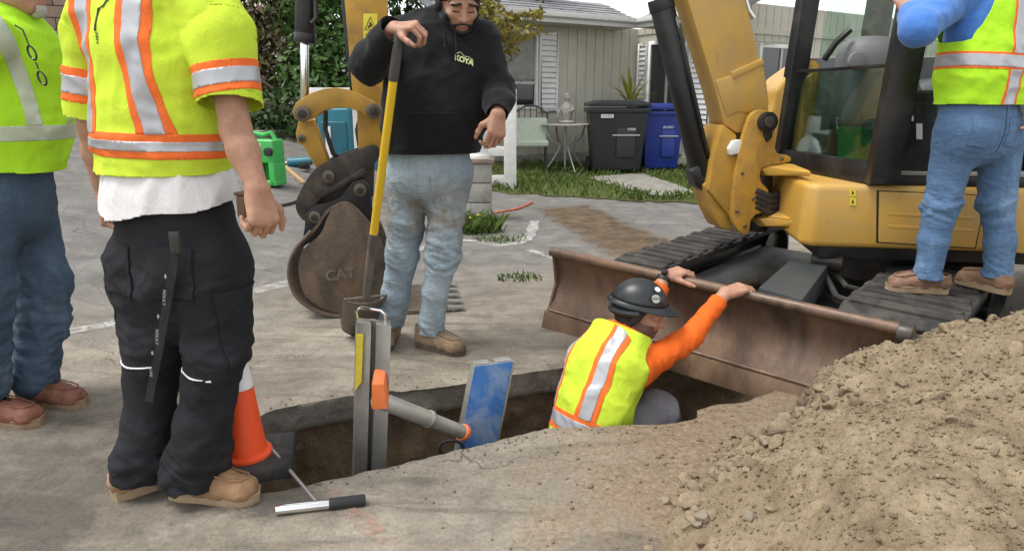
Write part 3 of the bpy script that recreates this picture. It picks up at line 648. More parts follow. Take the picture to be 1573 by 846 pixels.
def text3d(name, s, size, M, mat, parent, extrude=.001, bold=0):
    cu = bpy.data.curves.new(name, 'FONT'); cu.body = s; cu.size = size; cu.align_x = 'CENTER'; cu.align_y = 'CENTER'; cu.extrude = extrude; cu.offset = bold
    o = bpy.data.objects.new(name, cu); COL.objects.link(o); dg = bpy.context.evaluated_depsgraph_get(); me = bpy.data.meshes.new_from_object(o.evaluated_get(dg)); bpy.data.objects.remove(o); me.transform(M)
    return link(name, me, mat, parent)
FR = Matrix.Rotation(math.pi / 2, 4, 'X')
m = MB(); m.box((x - w * .2, y - .405, z + .93), (.2, .008, .055), Matrix.Rotation(.05, 3, 'X')); lb = m.build('label_plate', M_WHITEPRINT, t)
text3d('lettering', 'WASTE', .05, Matrix.Translation((x - w * .2, y - .411, z + .93)) @ FR, simple('bin_black', (.02, .02, .02)), lb)
text3d('lettering', '24506', .055, Matrix.Translation((x + w * .2, y - .365, z + .72)) @ FR, M_WHITEPRINT, t)
t, (x, y, z, w, M) = bin_('blue_bin', 977, 1042, 262, 12.0, 1.14, (.012, .035, .25), 'blue wheelie recycling bin beside the black bin', 0)
text3d('lettering', '68 8957', .055, Matrix.Translation((x + w * .1, y - .375, z + .74)) @ FR, M_WHITEPRINT, t)
# spiky yucca behind the bins
p = at(968, 150, 12.6); t = thing('yucca', 'spiky yellow green yucca behind the bins', 'plant', (p.x, 12.6, tz(p.x, 12.6))); rr = random.Random(4)
m = MB(); m.tube([(p.x, 12.6, 0), (p.x, 12.6, 1.15)], [.07, .06], 8); m.build('stem', M_BARK, t); MY = leafmat('yucca_leaf', (.12, .14, .02), (.22, .22, .035), (.33, .30, .06), 5)
for k in range(34):
    a = rr.uniform(0, 6.28); el = rr.uniform(.1, 1.35); L_ = rr.uniform(.5, .72); dv = Vector((math.cos(a) * math.cos(el), math.sin(a) * math.cos(el), math.sin(el))); sd_ = dv.cross(UP).normalized() * .022; b0 = Vector((p.x, 12.6, 1.15)); mid = b0 + dv * L_ * .55 + UP * .03; tip = b0 + dv * L_ - UP * .05 * math.cos(el)
    m = MB(); m.add([b0 - sd_ * .6, b0 + sd_ * .6, mid - sd_, mid + sd_, tip], [(0, 1, 3, 2), (2, 3, 4)]); m.build('leaf', MY, t, fixn=False)
# white timber fence: gate post near the pier, rails and the far white rail
M_WOODW = simple('flaking_white_paint', (.70, .69, .66), .8, 0, .12, 12, .4, 60, .003, (.30, .26, .21), .22)
p = drop(786, 291); t = thing('white_fence', 'weathered white timber fence post with broken rails', 'fence', p); y = p.y
m = MB(); m.box((p.x - .02, y, p.z + .66), (.17, .11, 1.36)); m.build('post', M_WOODW, t, .01)
for zz, r_ in ((.52, .02), (.12, -.03)):
    m = MB(); m.box((p.x - .32, y + .07, p.z + zz), (.6, .04, .13), Matrix.Rotation(r_, 3, 'Y')); m.build('rail', M_WOODW, t, .006)
p = at(508, 142, 9.6); t = thing('white_board_fence', 'white painted board fence behind the excavator arm', 'fence', (p.x, 9.6, tz(p.x, 9.6)))
m = MB(); m.box((p.x, 9.6, p.z - .06), (.75, .06, .24)); m.build('rail', M_WOODW, t, .008)
for s in (-.3, .3): m = MB(); z0 = tz(p.x + s, 9.65); m.box((p.x + s, 9.66, (p.z + z0) / 2), (.1, .06, p.z - z0 + .1)); m.build('post', M_WOODW, t, .006)
# block pier with cap and a white pipe elbow on it
p = drop(735, 341); t = thing('block_pier', 'short grey concrete block pier with flat cap', 'pier', p); y = p.y + .15
for k in range(3):
    m = MB(); m.box((p.x - .01, y, p.z + .1 + k * .2), (.29, .29, .192)); m.build('block', M_CONC, t, .008)
m = MB(); m.box((p.x, y, p.z + .625), (.33, .33, .05)); m.build('cap', simple('brown_cap', (.27, .21, .16), .85), t, .008)
t = thing('pipe_elbow', 'white plastic pipe elbow standing on the block pier', 'pipe fitting', (p.x + .02, y, p.z + .65)); M_PVC = simple('white_pvc', (.78, .78, .76), .35, 0, .06, 8, .03)
q = Vector((p.x + .0, y, p.z + .65)); m = MB(); m.lathe([(.125, 0), (.125, .03), (.105, .035), (.10, .1), (.112, .105), (.112, .16), (.09, .165)], q, 24); m.build('base_socket', M_PVC, t)
m = MB(); m.tube([q + Vector((0, 0, .15)), q + Vector((.01, 0, .2)), q + Vector((.05, -.01, .26)), q + Vector((.13, -.02, .30))], [.09, .09, .088, .085], 20); m.build('bend', M_PVC, t)
m = MB(); m.tube([q + Vector((.09, -.015, .28)), q + Vector((.16, -.025, .315))], [.108, .108], 24); m.build('collar', M_PVC, t)
# patio table with a stone statue, shrub and wire chair by the house
M_IRON = simple('dark_iron', (.05, .05, .048), .6, .4); M_STATUE = simple('weathered_stone', (.34, .32, .29), .9, 0, .3, 12, .5, 50, .006)
p = at(868, 240, 11.9); p.z = tz(p.x, 11.9) + .02; y = p.y; t = thing('patio_table', 'round patio table with curved metal legs by the house wall', 'table', p); zt = at(868, 190, y).z
m = MB(); m.lathe([(0, 0), (.42, 0), (.43, .015), (.42, .03), (0, .03)], (p.x, y, zt - .03), 28); m.build('tabletop', M_STATUE, t)
m = MB(); m.cyl((p.x, y, p.z), (p.x, y, zt), .02, 10); m.build('pedestal', M_FRAME, t)
for k in range(4):
    a = k * math.pi / 2 + .4; c, s = math.cos(a), math.sin(a); m = MB(); m.tube([(p.x + c * .38, y + s * .38, zt - .03), (p.x + c * .3, y + s * .3, zt - .25), (p.x + c * .1, y + s * .1, zt - .38), (p.x + c * .2, y + s * .2, zt - .55), (p.x + c * .38, y + s * .38, p.z)], .014, 8); m.build('leg', M_FRAME, t)
t = thing('garden_statue', 'small grey stone figure statue on the patio table', 'statue', (p.x, y, zt)); q = Vector((p.x + .02, y, zt)); m = MB()
m.lathe([(.1, 0), (.11, .04), (.07, .06), (.09, .14), (.1, .22), (.08, .3), (.05, .34), (.035, .36), (.055, .40), (.06, .44), (.04, .49), (0, .5)], q, 16); m.build('figure', M_STATUE, t)
m = MB(); m.tube([q + Vector((-.05, 0, .3)), q + Vector((-.14, -.03, .2)), q + Vector((-.16, -.05, .1))], [.035, .03, .02], 8); m.tube([q + Vector((.05, 0, .3)), q + Vector((.1, -.06, .22)), q + Vector((.02, -.1, .2))], [.035, .03, .02], 8); m.build('arms', M_STATUE, t)
m = MB(); m.lathe([(.13, 0), (.15, .03), (.13, .05)], q + Vector((.0, 0, -.0)), 18); m.build('plinth', M_STATUE, t)
p = at(815, 240, 11.9); p.z = tz(p.x, 11.9) + .02; t = thing('garden_chair', 'wire garden chair with a pale flowered cushion by the wall', 'chair', p)
mc = NT('flowered_cushion'); vo = mc.n.new('ShaderNodeTexVoronoi'); vo.inputs['Scale'].default_value = 16; mc.l.new(mc.tc, vo.inputs['Vector']); M_CUSH = mc.done(mc.mix(.75, mc.ramp(vo.outputs['Color'], [(.2, (.12, .35, .27)), (.5, (.45, .55, .42)), (.8, (.5, .42, .2))]), (.45, .5, .42)), .9)
m = MB(); m.box((p.x, p.y, p.z + .62), (.58, .12, .42), Matrix.Rotation(-.2, 3, 'X')); m.build('back_cushion', M_CUSH, t, .06, 3)
m = MB(); m.box((p.x, p.y - .2, p.z + .42), (.58, .45, .1)); m.build('seat_cushion', M_CUSH, t, .04, 3)
for sx in (-.25, .25):
    for sy in (-.38, .05): m = MB(); m.cyl((p.x + sx, p.y + sy, p.z), (p.x + sx, p.y + sy, p.z + .42), .015, 8); m.build('leg', M_IRON, t)
m = MB(); m.tube([(p.x - .28, p.y + .06, p.z + .4), (p.x - .28, p.y + .1, p.z + .9), (p.x - .1, p.y + .1, p.z + 1.02), (p.x + .1, p.y + .1, p.z + 1.02), (p.x + .28, p.y + .1, p.z + .9), (p.x + .28, p.y + .06, p.z + .4)], .014, 8)
for k in range(5): m.cyl((p.x - .2 + k * .1, p.y + .1, p.z + .45), (p.x - .2 + k * .1, p.y + .1, p.z + 1.0), .007, 6)
m.build('wire_back', M_IRON, t)
# ================================================================== excavator
def paint(name, base, dirtc, amt, rough=.38, scale=2.2):
    t = NT(name); n = t.noise(scale, 8, .68, dist=.5); n2 = t.noise(14, 6, .7, dist=.3); sm = t.noise(1.1, 3, .5)
    c = t.ramp(sm, [(.3, tuple(x * .88 for x in base)), (.7, tuple(min(1, x * 1.06) for x in base))])
    d = t.ramp(n, [(1 - amt - .1, 0.0), (1 - amt + .22, .85)]); c = t.mix(d, c, dirtc); sp = t.ramp(n2, [(.62, 0.0), (.72, .7)]); c = t.mix(t.math('MULTIPLY', sp, .55), c, tuple(x * .5 for x in dirtc))
    r = t.mix(d, (rough,) * 3, (.8,) * 3); h = t.bump(n2, .12, .004); return t.done(c, r, 0, h, Specular_IOR_Level=.5)
M_YEL = paint('yellow_paint', (.60, .345, .06), (.40, .28, .14), .46); M_YELD = paint('dirty_yellow_paint', (.54, .295, .038), (.16, .105, .05), .48, .55, 3.5)
M_BLK = paint('black_paint', (.012, .012, .013), (.05, .045, .038), .42, .35, 3); M_DARKST = paint('dark_greasy_steel', (.032, .026, .022), (.12, .088, .062), .45, .38, 9)
M_RUB = paint('dusty_rubber', (.022, .021, .02), (.10, .088, .072), .5, .85, 7)
M_CHROME = simple('chrome', (.75, .75, .74), .14, 1.0, .05, 8, .02)
def rust(name, a, b, c_, d_, vz=.16):
    t = NT(name); n = t.noise(3, 9, .7, sc3=(1, 1, .5), dist=.6); v = t.noise(26, 6, .7, sc3=(1, 1, vz), dist=.4); g = t.noise(90, 4, .7)
    c = t.ramp(n, [(.25, a), (.45, b), (.6, c_), (.8, d_)]); c = t.mix(.6, c, t.ramp(v, [(.3, .55), (.55, 1.0), (.75, 1.35)]), 'MULTIPLY'); h = t.bump(v, .25, .006); h = t.bump(g, .25, .002, h)
    return t.done(c, t.ramp(n, [(.3, .38), (.7, .7)]), t.ramp(n, [(.3, .55), (.65, .1)]), h)
M_RUST = rust('scoured_rusty_steel', (.085, .062, .05), (.15, .098, .068), (.20, .118, .072), (.27, .17, .10)); M_BUCK = rust('bucket_steel', (.05, .043, .037), (.115, .092, .072), (.19, .125, .082), (.30, .245, .185), 1.3)
LB = Vector((.20, 3.68, 0)); EX = Vector((.755, -.655, -.035)); EY = Vector((.655, .755, 0)); 
exc = thing('excavator', 'yellow mini excavator with black cab, boom and rusty dozer blade', 'excavator', LB + EX * .87 + EY * 1.7 + Vector((0, 0, -.13)))
def U(a, b, z): return LB + EX * a + EY * b + Vector((0, 0, z))
# ---- dozer blade
prof = [(-.035, .0), (-.022, .055), (-.004, .10), (.045, .165), (.075, .24), (.078, .31), (.055, .375), (.02, .425)]
m = MB(); n = len(prof); f0 = [U(0, b, z) for b, z in prof]; f1 = [U(1.75, b, z) for b, z in prof]; k0 = [U(0, b + .022, z + .003) for b, z in prof]; k1 = [U(1.75, b + .022, z + .003) for b, z in prof]
cols = 24; vs = []; fs = []
for i in range(cols + 1):
    a = 1.75 * i / cols; w = .004 * math.sin(i * 1.7) + .003 * math.sin(i * .6)
    vs += [U(a, b + w * (.3 + z), z + w * .5) for b, z in prof] + [U(a, b + .024, z + .002) for b, z in prof[::-1]]
nn_ = 2 * n
for i in range(cols):
    for j in range(nn_): fs.append((i * nn_ + j, i * nn_ + (j + 1) % nn_, (i + 1) * nn_ + (j + 1) % nn_, (i + 1) * nn_ + j))
fs += [tuple(range(nn_)), tuple(range(cols * nn_, (cols + 1) * nn_))]; m.add(vs, fs); blade = m.build('dozer_blade', M_RUST, exc, smooth=50)
m = MB(); m.hexa([U(-.005, -.052, -.012), U(1.755, -.052, -.012), U(1.755, -.036, -.012), U(-.005, -.036, -.012)], [U(-.005, -.024, .092), U(1.755, -.024, .092), U(1.755, -.006, .095), U(-.005, -.006, .095)]); m.build('cutting_edge', rust('edge_steel', (.11, .075, .05), (.18, .115, .07), (.23, .145, .085), (.30, .20, .13)), blade, .004)
m = MB(); m.tube([U(.02, -.017, .104), U(1.73, -.017, .104)], .006, 6); m.build('weld_line', simple('worn_weld_steel', (.27, .20, .145), .5, .4, .5, 9, .2, 60, .002, (.14, .09, .06), .5), blade)
m = MB(); m.tube([U(0, .03, .425), U(1.75, .03, .425)], .026, 12); m.build('top_tube', M_RUST, blade)
for a in (0, 1.735):
    m = MB(); m.prism([U(a, b, z) for b, z in ((-.03, .02), (.0, .10), (.06, .24), (.03, .42), (.10, .42), (.13, .25), (.09, .02))], EX * .015); m.build('end_plate', M_RUST, blade, .003)
m = MB(); m.tube([U(1.735, .03, .41), U(1.79, .03, .41)], .045, 18); m.build('end_boss', M_DARKST, blade, .006)
# ---- push frame
for a in (.55, 1.1):
    m = MB(); m.hexa([U(a, .11, .12), U(a + .1, .11, .12), U(a + .1, .95, .06), U(a, .95, .06)], [U(a, .11, .24), U(a + .1, .11, .24), U(a + .1, .95, .18), U(a, .95, .18)]); m.build('push_arm', M_BLK, exc, .008)
q = [gnd(*p, .33) for p in ((1165, 441), (1213, 399), (1272, 407), (1233, 460))]; m = MB(); m.hexa([p - UP * .14 for p in q], q); m.build('push_frame_cover', paint('slate_paint', (.045, .052, .055), (.12, .11, .10), .35, .5), exc, .012)
m = MB(); a = U(.87, .1, .3); m.tube([a, U(.87, .75, .28)], .04, 14); m.build('blade_cylinder', M_BLK, exc)
for k, (p0, p1, p2) in enumerate((((1268, 400), (1300, 440), (1352, 452)), ((1258, 405), (1285, 455), (1345, 478)))):
    m = MB(); m.tube([gnd(*p0, .30), gnd(*p1, .22), gnd(*p2, .18)], .016, 8); m.build('hose', M_RUB, exc)
m = MB(); m.cyl(gnd(1248, 398, .33), gnd(1296, 404, .33), .055, 18); m.build('swivel_joint', M_DARKST, exc, .008)
m = MB(); m.prism([U(.38, .75, -.02), U(1.36, .75, -.02), U(1.36, 2.2, -.02), U(.38, 2.2, -.02)], (0, 0, .2)); m.build('undercarriage_frame', M_BLK, exc, .02)
# ---- tracks
TZ0, TH = -.135, .415
def stadium(b0, b1, r, zc, n=10, sag=0):
    P = []
    for k in range(n + 1): an = math.pi / 2 + math.pi * k / n; P.append((b0 + r + r * math.cos(an), zc + r * math.sin(an)))
    for k in range(n + 1): an = -math.pi / 2 + math.pi * k / n; P.append((b1 - r + r * math.cos(an), zc + r * math.sin(an)))
    return P
for (a0, a1, nm) in ((.02, .37, 'left'), (1.37, 1.88, "right")):
    zc = TZ0 + TH / 2 + .035 * a0; b0, b1 = .46, 2.75; out = stadium(b0, b1, TH / 2, zc); inn = stadium(b0 + .035, b1 - .035, TH / 2 - .035, zc); m = MB(); vs = []; N = len(out)
    for a in (a0, a1): vs += [U(a, b, z) for b, z in out] + [U(a, b, z) for b, z in inn]
    fs = []
    for k in range(N):
        j = (k + 1) % N; fs += [(k, j, 2 * N + j, 2 * N + k), (N + k, 3 * N + k, 3 * N + j, N + j), (k, N + k, N + j, j), (2 * N + k, 2 * N + j, 3 * N + j, 3 * N + k)]
    m.add(vs, fs); tr = m.build('track', M_RUB, exc, .006)
    L_ = [0]; P = out + [out[0]]
    for k in range(N): L_.append(L_[-1] + math.dist(P[k], P[k + 1]))
    nl = 44
    for i in range(nl):
        s = L_[-1] * i / nl; k = max(j for j in range(N) if L_[j] <= s); t_ = (s - L_[k]) / max(1e-6, L_[k + 1] - L_[k]); pb = P[k][0] + (P[k + 1][0] - P[k][0]) * t_; pz = P[k][1] + (P[k + 1][1] - P[k][1]) * t_
        db, dz_ = P[k + 1][0] - P[k][0], P[k + 1][1] - P[k][1]; l_ = math.hypot(db, dz_); db /= l_; dz_ /= l_; nb_, nz_ = -dz_, db
        if (pb - (b0 + b1) / 2) * nb_ + (pz - zc) * nz_ < 0: nb_, nz_ = -nb_, -nz_
        w = .040; h = .016; c0, c1 = a0 + (.0 if i % 2 else .02), a1 - (.02 if i % 2 else 0); mm = MB()
        def q_(a, sg, o, w=w): return U(a, pb + db * sg * w + nb_ * o, pz + dz_ * sg * w + nz_ * o)
        mm.hexa([q_(c0, -1, -.004), q_(c1, -1, -.004), q_(c1, 1, -.004), q_(c0, 1, -.004)], [q_(c0 + .006, -.9, h), q_(c1 - .006, -.9, h), q_(c1 - .006, .9, h), q_(c0 + .006, .9, h)]); mm.build('track_lug', M_RUB, tr, .004, 1)
    for b, r in ((b0 + TH / 2, TH / 2 - .045), (b1 - TH / 2, TH / 2 - .045)):
        m = MB(); m.cyl(U(a0 + .06, b, zc), U(a1 - .06, b, zc), r, 24); m.build('idler_wheel', M_BLK, exc, .01)
    for k in range(4):
        b = b0 + .5 + k * .42; m = MB(); m.cyl(U(a0 + .05, b, TZ0 + .09 + .035 * a0), U(a1 - .05, b, TZ0 + .09 + .035 * a0), .055, 14); m.build('track_roller', M_BLK, exc)
    m = MB(); m.hexa([U(a0 + .08, b0 + .35, zc - .08), U(a1 - .08, b0 + .35, zc - .08), U(a1 - .08, b1 - .35, zc - .08), U(a0 + .08, b1 - .35, zc - .08)], [U(a0 + .08, b0 + .35, zc + .07), U(a1 - .08, b0 + .35, zc + .07), U(a1 - .08, b1 - .35, zc + .07), U(a0 + .08, b1 - .35, zc + .07)]); m.build('track_frame', M_BLK, exc, .01)
# ---- upper structure
OB = Vector((1.62, 3.76, 0)); BX = Vector((.988, -.156, 0)); BY = Vector((.156, .988, 0))
def B(a, b, z): return OB + BX * a + BY * b + UP * z
nside = -BY
def sp(px, py, off=0.0): return onplane(px, py, OB + BY * off, BY)
m = MB(); m.cyl(B(.75, .8, .1), B(.75, .8, .46), .42, 32); m.build('turntable', M_DARKST, exc)
plan = [(.05, 0), (2.3, 0), (2.55, .25), (2.6, .8), (2.55, 1.4), (2.3, 1.62), (.1, 1.62), (0, 1.5), (.0, .06)]
def slab(name, plan, z0, z1, mat, bev=.03, parent=exc, taper=0):
    m = MB(); n = len(plan); m.add([B(a, b, z0) for a, b in plan] + [B(a, b + (taper if b < .5 else 0), z1) for a, b in plan], [tuple(range(n - 1, -1, -1)), tuple(range(n, 2 * n))] + [(i, (i + 1) % n, n + (i + 1) % n, n + i) for i in range(n)]); return m.build(name, mat, parent, bev, 3)
body = slab('body_shell', plan, .44, .79, M_YEL, .035)
slab('belly_plate', [(.12, .08), (2.3, .08), (2.4, .8), (2.2, 1.5), (.12, 1.5)], .36, .45, M_BLK, .01)
# access door on the side panel, proud of the shell
door = [sp(1351, 294, -.012), sp(1505, 301, -.012), sp(1509, 330, -.012), sp(1498, 381, -.012), sp(1350, 372, -.012)]; m = MB(); m.prism(door, BY * .02); dr = m.build('side_door', M_YEL, exc, .007, 2)
m = MB(); ce = sum(door, Vector()) / len(door); m.prism([ce + (p - ce) * 1.035 + BY * .009 for p in door], BY * .01); m.build('door_seam', M_BLK, exc)
for y0, y1 in ((326, 331), (345, 350)):
    m = MB(); m.prism([sp(1364, y0, -.014), sp(1496, y0 + 7, -.014), sp(1496, y1 + 7, -.014), sp(1364, y1, -.014)], BY * .012); m.build('pressed_rib', M_YEL, dr, .003)
m = MB(); m.prism([sp(1518, 302, -.012), sp(1590, 306, -.012), sp(1590, 391, -.012), sp(1512, 384, -.012), sp(1520, 335, -.012)], BY * .02); m.build('rear_door', M_YEL, exc, .007, 2)
M_STICK = simple('yellow_sticker', (.75, .62, .05), .5, 0, .1, 20, 0); M_INK = simple('black_ink', (.02, .02, .02), .6)
for k in range(2):
    m = MB(); m.prism([sp(1305, 289 + k * 14, -.002), sp(1315, 290 + k * 14, -.002), sp(1315, 302 + k * 14, -.002), sp(1305, 301 + k * 14, -.002)], BY * -.003); s_ = m.build('warning_sticker', M_STICK, exc)
    m = MB(); m.prism([sp(1308, 298 + k * 14, -.006), sp(1312, 298 + k * 14, -.006), sp(1310, 292 + k * 14, -.006)], BY * -.001); m.build('warning_mark', M_INK, s_)
# hood to the far side of the boom, beside the cab
hp = [(1175, 252), (1172, 192), (1186, 165), (1190, 140), (1206, 118), (1234, 98), (1250, 90), (1262, 100), (1240, 262)]
hb = B(0, .98, 0); m = MB(); m.prism([onplane(*p, hb, BY) for p in hp], BY * .6); m.build('hood', M_YEL, exc, .035, 4)
m = MB(); hb2 = B(0, .95, 0); m.prism([onplane(*p, hb2, BY) for p in ((1196, 252), (1200, 190), (1212, 150), (1238, 118), (1250, 112), (1240, 262))], BY * .04); m.build('hood_side_panel', M_YEL, exc, .015, 3)
# ---- cab
CN = lambda px, py, off=0.0: onplane(px, py, B(.35, .0 + off, 0), BY)
nearF = B(.36, .0, .80); farF = B(.07, .99, .80)
m = MB(); fl = [B(.36, .02, .79), B(1.5, .02, .79), B(1.5, 1.0, .79), B(.08, 1.0, .79)]; m.prism(fl, (0, 0, .05)); m.build('cab_floor', M_BLK, exc, .006)
mat_fl = simple('grey_floor_mat', (.32, .30, .26), .9); m = MB(); m.prism([B(.45, .06, .842), B(1.2, .06, .842), B(1.2, .8, .842), B(.25, .8, .842)], (0, 0, .012)); m.build('floor_mat', mat_fl, exc)
def post(name, foot, head, w, d, wdir, ddir, bev=.012):
    m = MB(); a, b = wdir * (w / 2), ddir * (d / 2); m.hexa([foot - a - b, foot + a - b, foot + a + b, foot - a + b], [head - a - b, head + a - b, head + a + b, head - a + b]); return m.build(name, M_BLK, exc, bev)
FDIR = (farF - nearF).normalized(); FN = Vector((-FDIR.y, FDIR.x, 0)); FN = FN if FN.x < 0 else -FN     # along and out of the windshield
lean = BX * .10
top_n = nearF + UP * 1.62 + lean; top_f = farF + UP * 1.62 + lean
post('front_post', nearF + BX * .02, top_n, .15, .10, BX, BY); post('front_post', farF, top_f, .10, .12, FDIR, FN)
post('rear_post', B(1.5, .03, .8), B(1.5, .03, 2.42), .12, .1, BX, BY); post('rear_post', B(1.5, .98, .8), B(1.5, .98, 2.42), .12, .1, BX, BY)
m = MB(); m.prism([B(.40, -.02, 2.40), B(1.58, -.02, 2.40), B(1.58, 1.04, 2.40), B(.14, 1.04, 2.40)], (0, 0, .12)); m.build('cab_roof', M_BLK, exc, .03, 3)
def fr(u, z, o=0.0): t = z / 1.62; return nearF.lerp(farF, u) + lean * t + UP * z + FN * o
m = MB(); m.hexa([fr(0, -.01, -.03), fr(1, -.01, -.03), fr(1, -.01, .04), fr(0, -.01, .04)], [fr(0, .11, -.03), fr(1, .11, -.03), fr(1, .11, .035), fr(0, .11, .035)]); m.build('windshield_sill', M_BLK, exc, .008)
m = MB(); m.hexa([fr(.04, .605, -.02), fr(.96, .605, -.02), fr(.96, .605, .02), fr(.04, .605, .02)], [fr(.04, .625, -.02), fr(.96, .625, -.02), fr(.96, .625, .02), fr(.04, .625, .02)]); m.build('glass_rail', M_BLK, exc, .004)
gt = NT('tinted_glass'); gt.done((.55, .72, .66), .02, 0); gt.b.inputs['Transmission Weight'].default_value = 0
tr_ = gt.n.new('ShaderNodeBsdfTransparent'); tr_.inputs[0].default_value = (.80, .90, .86, 1); gl = gt.n.new('ShaderNodeBsdfGlossy'); gl.inputs['Roughness'].default_value = .03; mx = gt.n.new('ShaderNodeMixShader'); lw = gt.n.new('ShaderNodeFresnel'); lw.inputs[0].default_value = 1.5
gt.l.new(gt.math('MULTIPLY', lw.outputs[0], .55), mx.inputs[0]); gt.l.new(tr_.outputs[0], mx.inputs[1]); gt.l.new(gl.outputs[0], mx.inputs[2]); gt.l.new(mx.outputs[0], gt.n['Material Output'].inputs[0]); M_GLASS = gt.m
m = MB(); m.hexa([fr(.05, .112, .0), fr(.95, .112, .0), fr(.95, .112, .006), fr(.05, .112, .006)], [fr(.05, .603, .0), fr(.95, .603, .0), fr(.95, .603, .006), fr(.05, .603, .006)]); m.build('lower_windshield', M_GLASS, exc)
M_SEATL2 = simple('mid_grey_plastic', (.17, .175, .175), .6, 0, .12, 6, .1)
# cab back wall with window, seat, console
m = MB(); m.prism([B(1.52, .08, .8), B(1.52, .93, .8), B(1.52, .93, 1.45), B(1.52, .08, 1.45)], BX * .04); m.build('cab_back_panel', M_BLK, exc, .006)
m = MB(); m.prism([B(1.54, .08, 1.46), B(1.54, .93, 1.46), B(1.54, .93, 2.35), B(1.54, .08, 2.35)], BX * .008); m.build('rear_window', M_GLASS, exc)
m = MB(); m.prism([B(.2, 1.0, .8), B(1.44, 1.0, .8), B(1.44, 1.0, 1.5), B(.12, 1.0, 1.5)], BY * .03); m.build('cab_side_panel', M_SEATL2, exc, .006)
m = MB(); m.prism([B(.25, 1.01, 1.51), B(1.44, 1.01, 1.51), B(1.44, 1.01, 2.36), B(.3, 1.01, 2.36)], BY * .008); m.build('side_window', M_GLASS, exc)
M_SEAT = simple('grey_vinyl', (.20, .205, .205), .6, 0, .15, 8, .2, 200, .001); M_SEATL = simple('pale_grey_plastic', (.42, .44, .43), .55)
seat = [(1.0, .5, 1.12), (.5, .5, .13)]
m = MB(); m.box(B(1.0, .5, 1.06), (.5, .5, .14), Matrix.Rotation(math.atan2(BX.y, BX.x), 3, 'Z')); m.build('seat_cushion', M_SEAT, exc, .05, 4)
m = MB(); Rz = Matrix.Rotation(math.atan2(BX.y, BX.x), 3, 'Z'); m.box(B(1.26, .5, 1.40), (.14, .5, .62), Rz @ Matrix.Rotation(.15, 3, 'Y')); m.build('seat_back', M_SEAT, exc, .06, 4)
m = MB(); m.box(B(.98, .5, .92), (.46, .44, .2), Rz); m.build('seat_box', M_BLK, exc, .02)
m = MB(); m.box(B(.75, .78, 1.02), (.6, .16, .34), Rz); m.build('side_console', M_SEATL, exc, .05, 4)
m = MB(); m.box(B(.75, .72, 1.25), (.3, .34, .16), Rz @ Matrix.Rotation(-.35, 3, 'Y')); m.build('instrument_hood', M_SEAT, exc, .06, 4)
m = MB(); m.box(B(.72, .24, 1.08), (.5, .14, .42), Rz); m.build('near_console', M_BLK, exc, .03, 3)
dm_ = at(1312, 128, 4.50); m = MB(); m.box(dm_ + Vector((.06, .0, -.03)), (.34, .36, .62), Rz); m.build('dash_cowl', M_SEATL2, exc, .15, 6)
m = MB(); sp_ = at(1318, 94, 4.30); m.tube([sp_, sp_ + Vector((0, .03, 0))], .055, 20); m.build('cowl_knob', M_SEAT, exc, .01)
m = MB(); m.tube([at(1266, 92, 4.45), at(1284, 66, 4.4), at(1306, 46, 4.4)], .02, 10); m.build('wiper_arm', M_BLK, exc)
for b in (.25, .76):
    m = MB(); m.tube([B(.62, b, 1.22), B(.57, b, 1.34), B(.58, b, 1.44)], [.02, .016, .026], 10); m.build('joystick', M_SEAT, exc)
m = MB(); m.tube([B(1.25, .30, 1.72), B(.95, .2, 1.60), B(.8, .12, 1.58)], [.02, .02, .02], 8); m.build('grab_handle', M_SEATL, exc)
for k, (px, py, w, h) in enumerate(((1399, 182, 8, 8), (1412, 202, 9, 24))):
    m = MB(); m.prism([CN(px - w / 2, py - h / 2, .16), CN(px + w / 2, py - h / 2, .16), CN(px + w / 2, py + h / 2, .16), CN(px - w / 2, py + h / 2, .16)], BY * -.004); m.build('console_sticker', M_WHITEPRINT, exc)
m = MB(); m.box(B(.6, .19, 1.02), (.42, .06, .40), Rz); m.build('console_panel', M_BLK, exc, .012)
# green bucket standing on the cab floor
gb = B(.42, .66, .86); t = thing('green_bucket', 'small green plastic bucket inside the cab behind the windshield', 'bucket', gb); M_GRN = simple('green_plastic', (.03, .32, .10), .45, 0, .1, 6, .05)
m = MB(); m.lathe([(.0, 0), (.085, 0), (.105, .2), (.112, .2), (.112, .215), (.1, .215), (.08, .012), (0, .012)], gb, 24); m.build('tub', M_GRN, t)
m = MB(); m.tube([gb + Vector((.112 * math.cos(a), .112 * math.sin(a), .2 + .0)) + Vector((0, 0, .10 * math.sin(a) if math.sin(a) > 0 else 0)) for a in [k * math.pi / 10 for k in range(11)]], .004, 6); m.build('handle', M_CHROME, t)
# ---- boom plane
PB = Vector((-.9, 4.05, 0)); NBM = Vector((.174, -.985, 0)).normalized(); DB = Vector((.985, .174, 0)).normalized()
def bp(px, py, off=0.0): return onplane(px, py, PB + NBM * off, NBM)
def plate(name, pts, th, mat, off=0.0, bev=.01, parent=exc, smooth=35):
    m = MB(); m.prism([bp(*p) + NBM * (off + th / 2) for p in pts], NBM * -th); return m.build(name, mat, parent, bev, 2, smooth)
def bar(name, a, b, r, mat, off=0.0, r2=None, n=18, parent=exc):
    m = MB(); m.tube([bp(*a) + NBM * off, bp(*b) + NBM * off], [r, r2 or r], n); return m.build(name, mat, parent, .004)
M_PIN = simple('worn_pin_steel', (.17, .14, .11), .45, .6, .3, 20, .2)
def pin(x, y, off, r, l=.03, mat=None, parent=exc, cap=True):
    c = bp(x, y) + NBM * off; m = MB(); m.tube([c, c + NBM * l], r, 20); p_ = m.build('pin', mat or M_PIN, parent, .005)
    if cap: m = MB(); m.tube([c + NBM * l, c + NBM * (l + .012)], r * .55, 12); m.build('pin_cap', M_DARKST, p_, .003)
    return p_
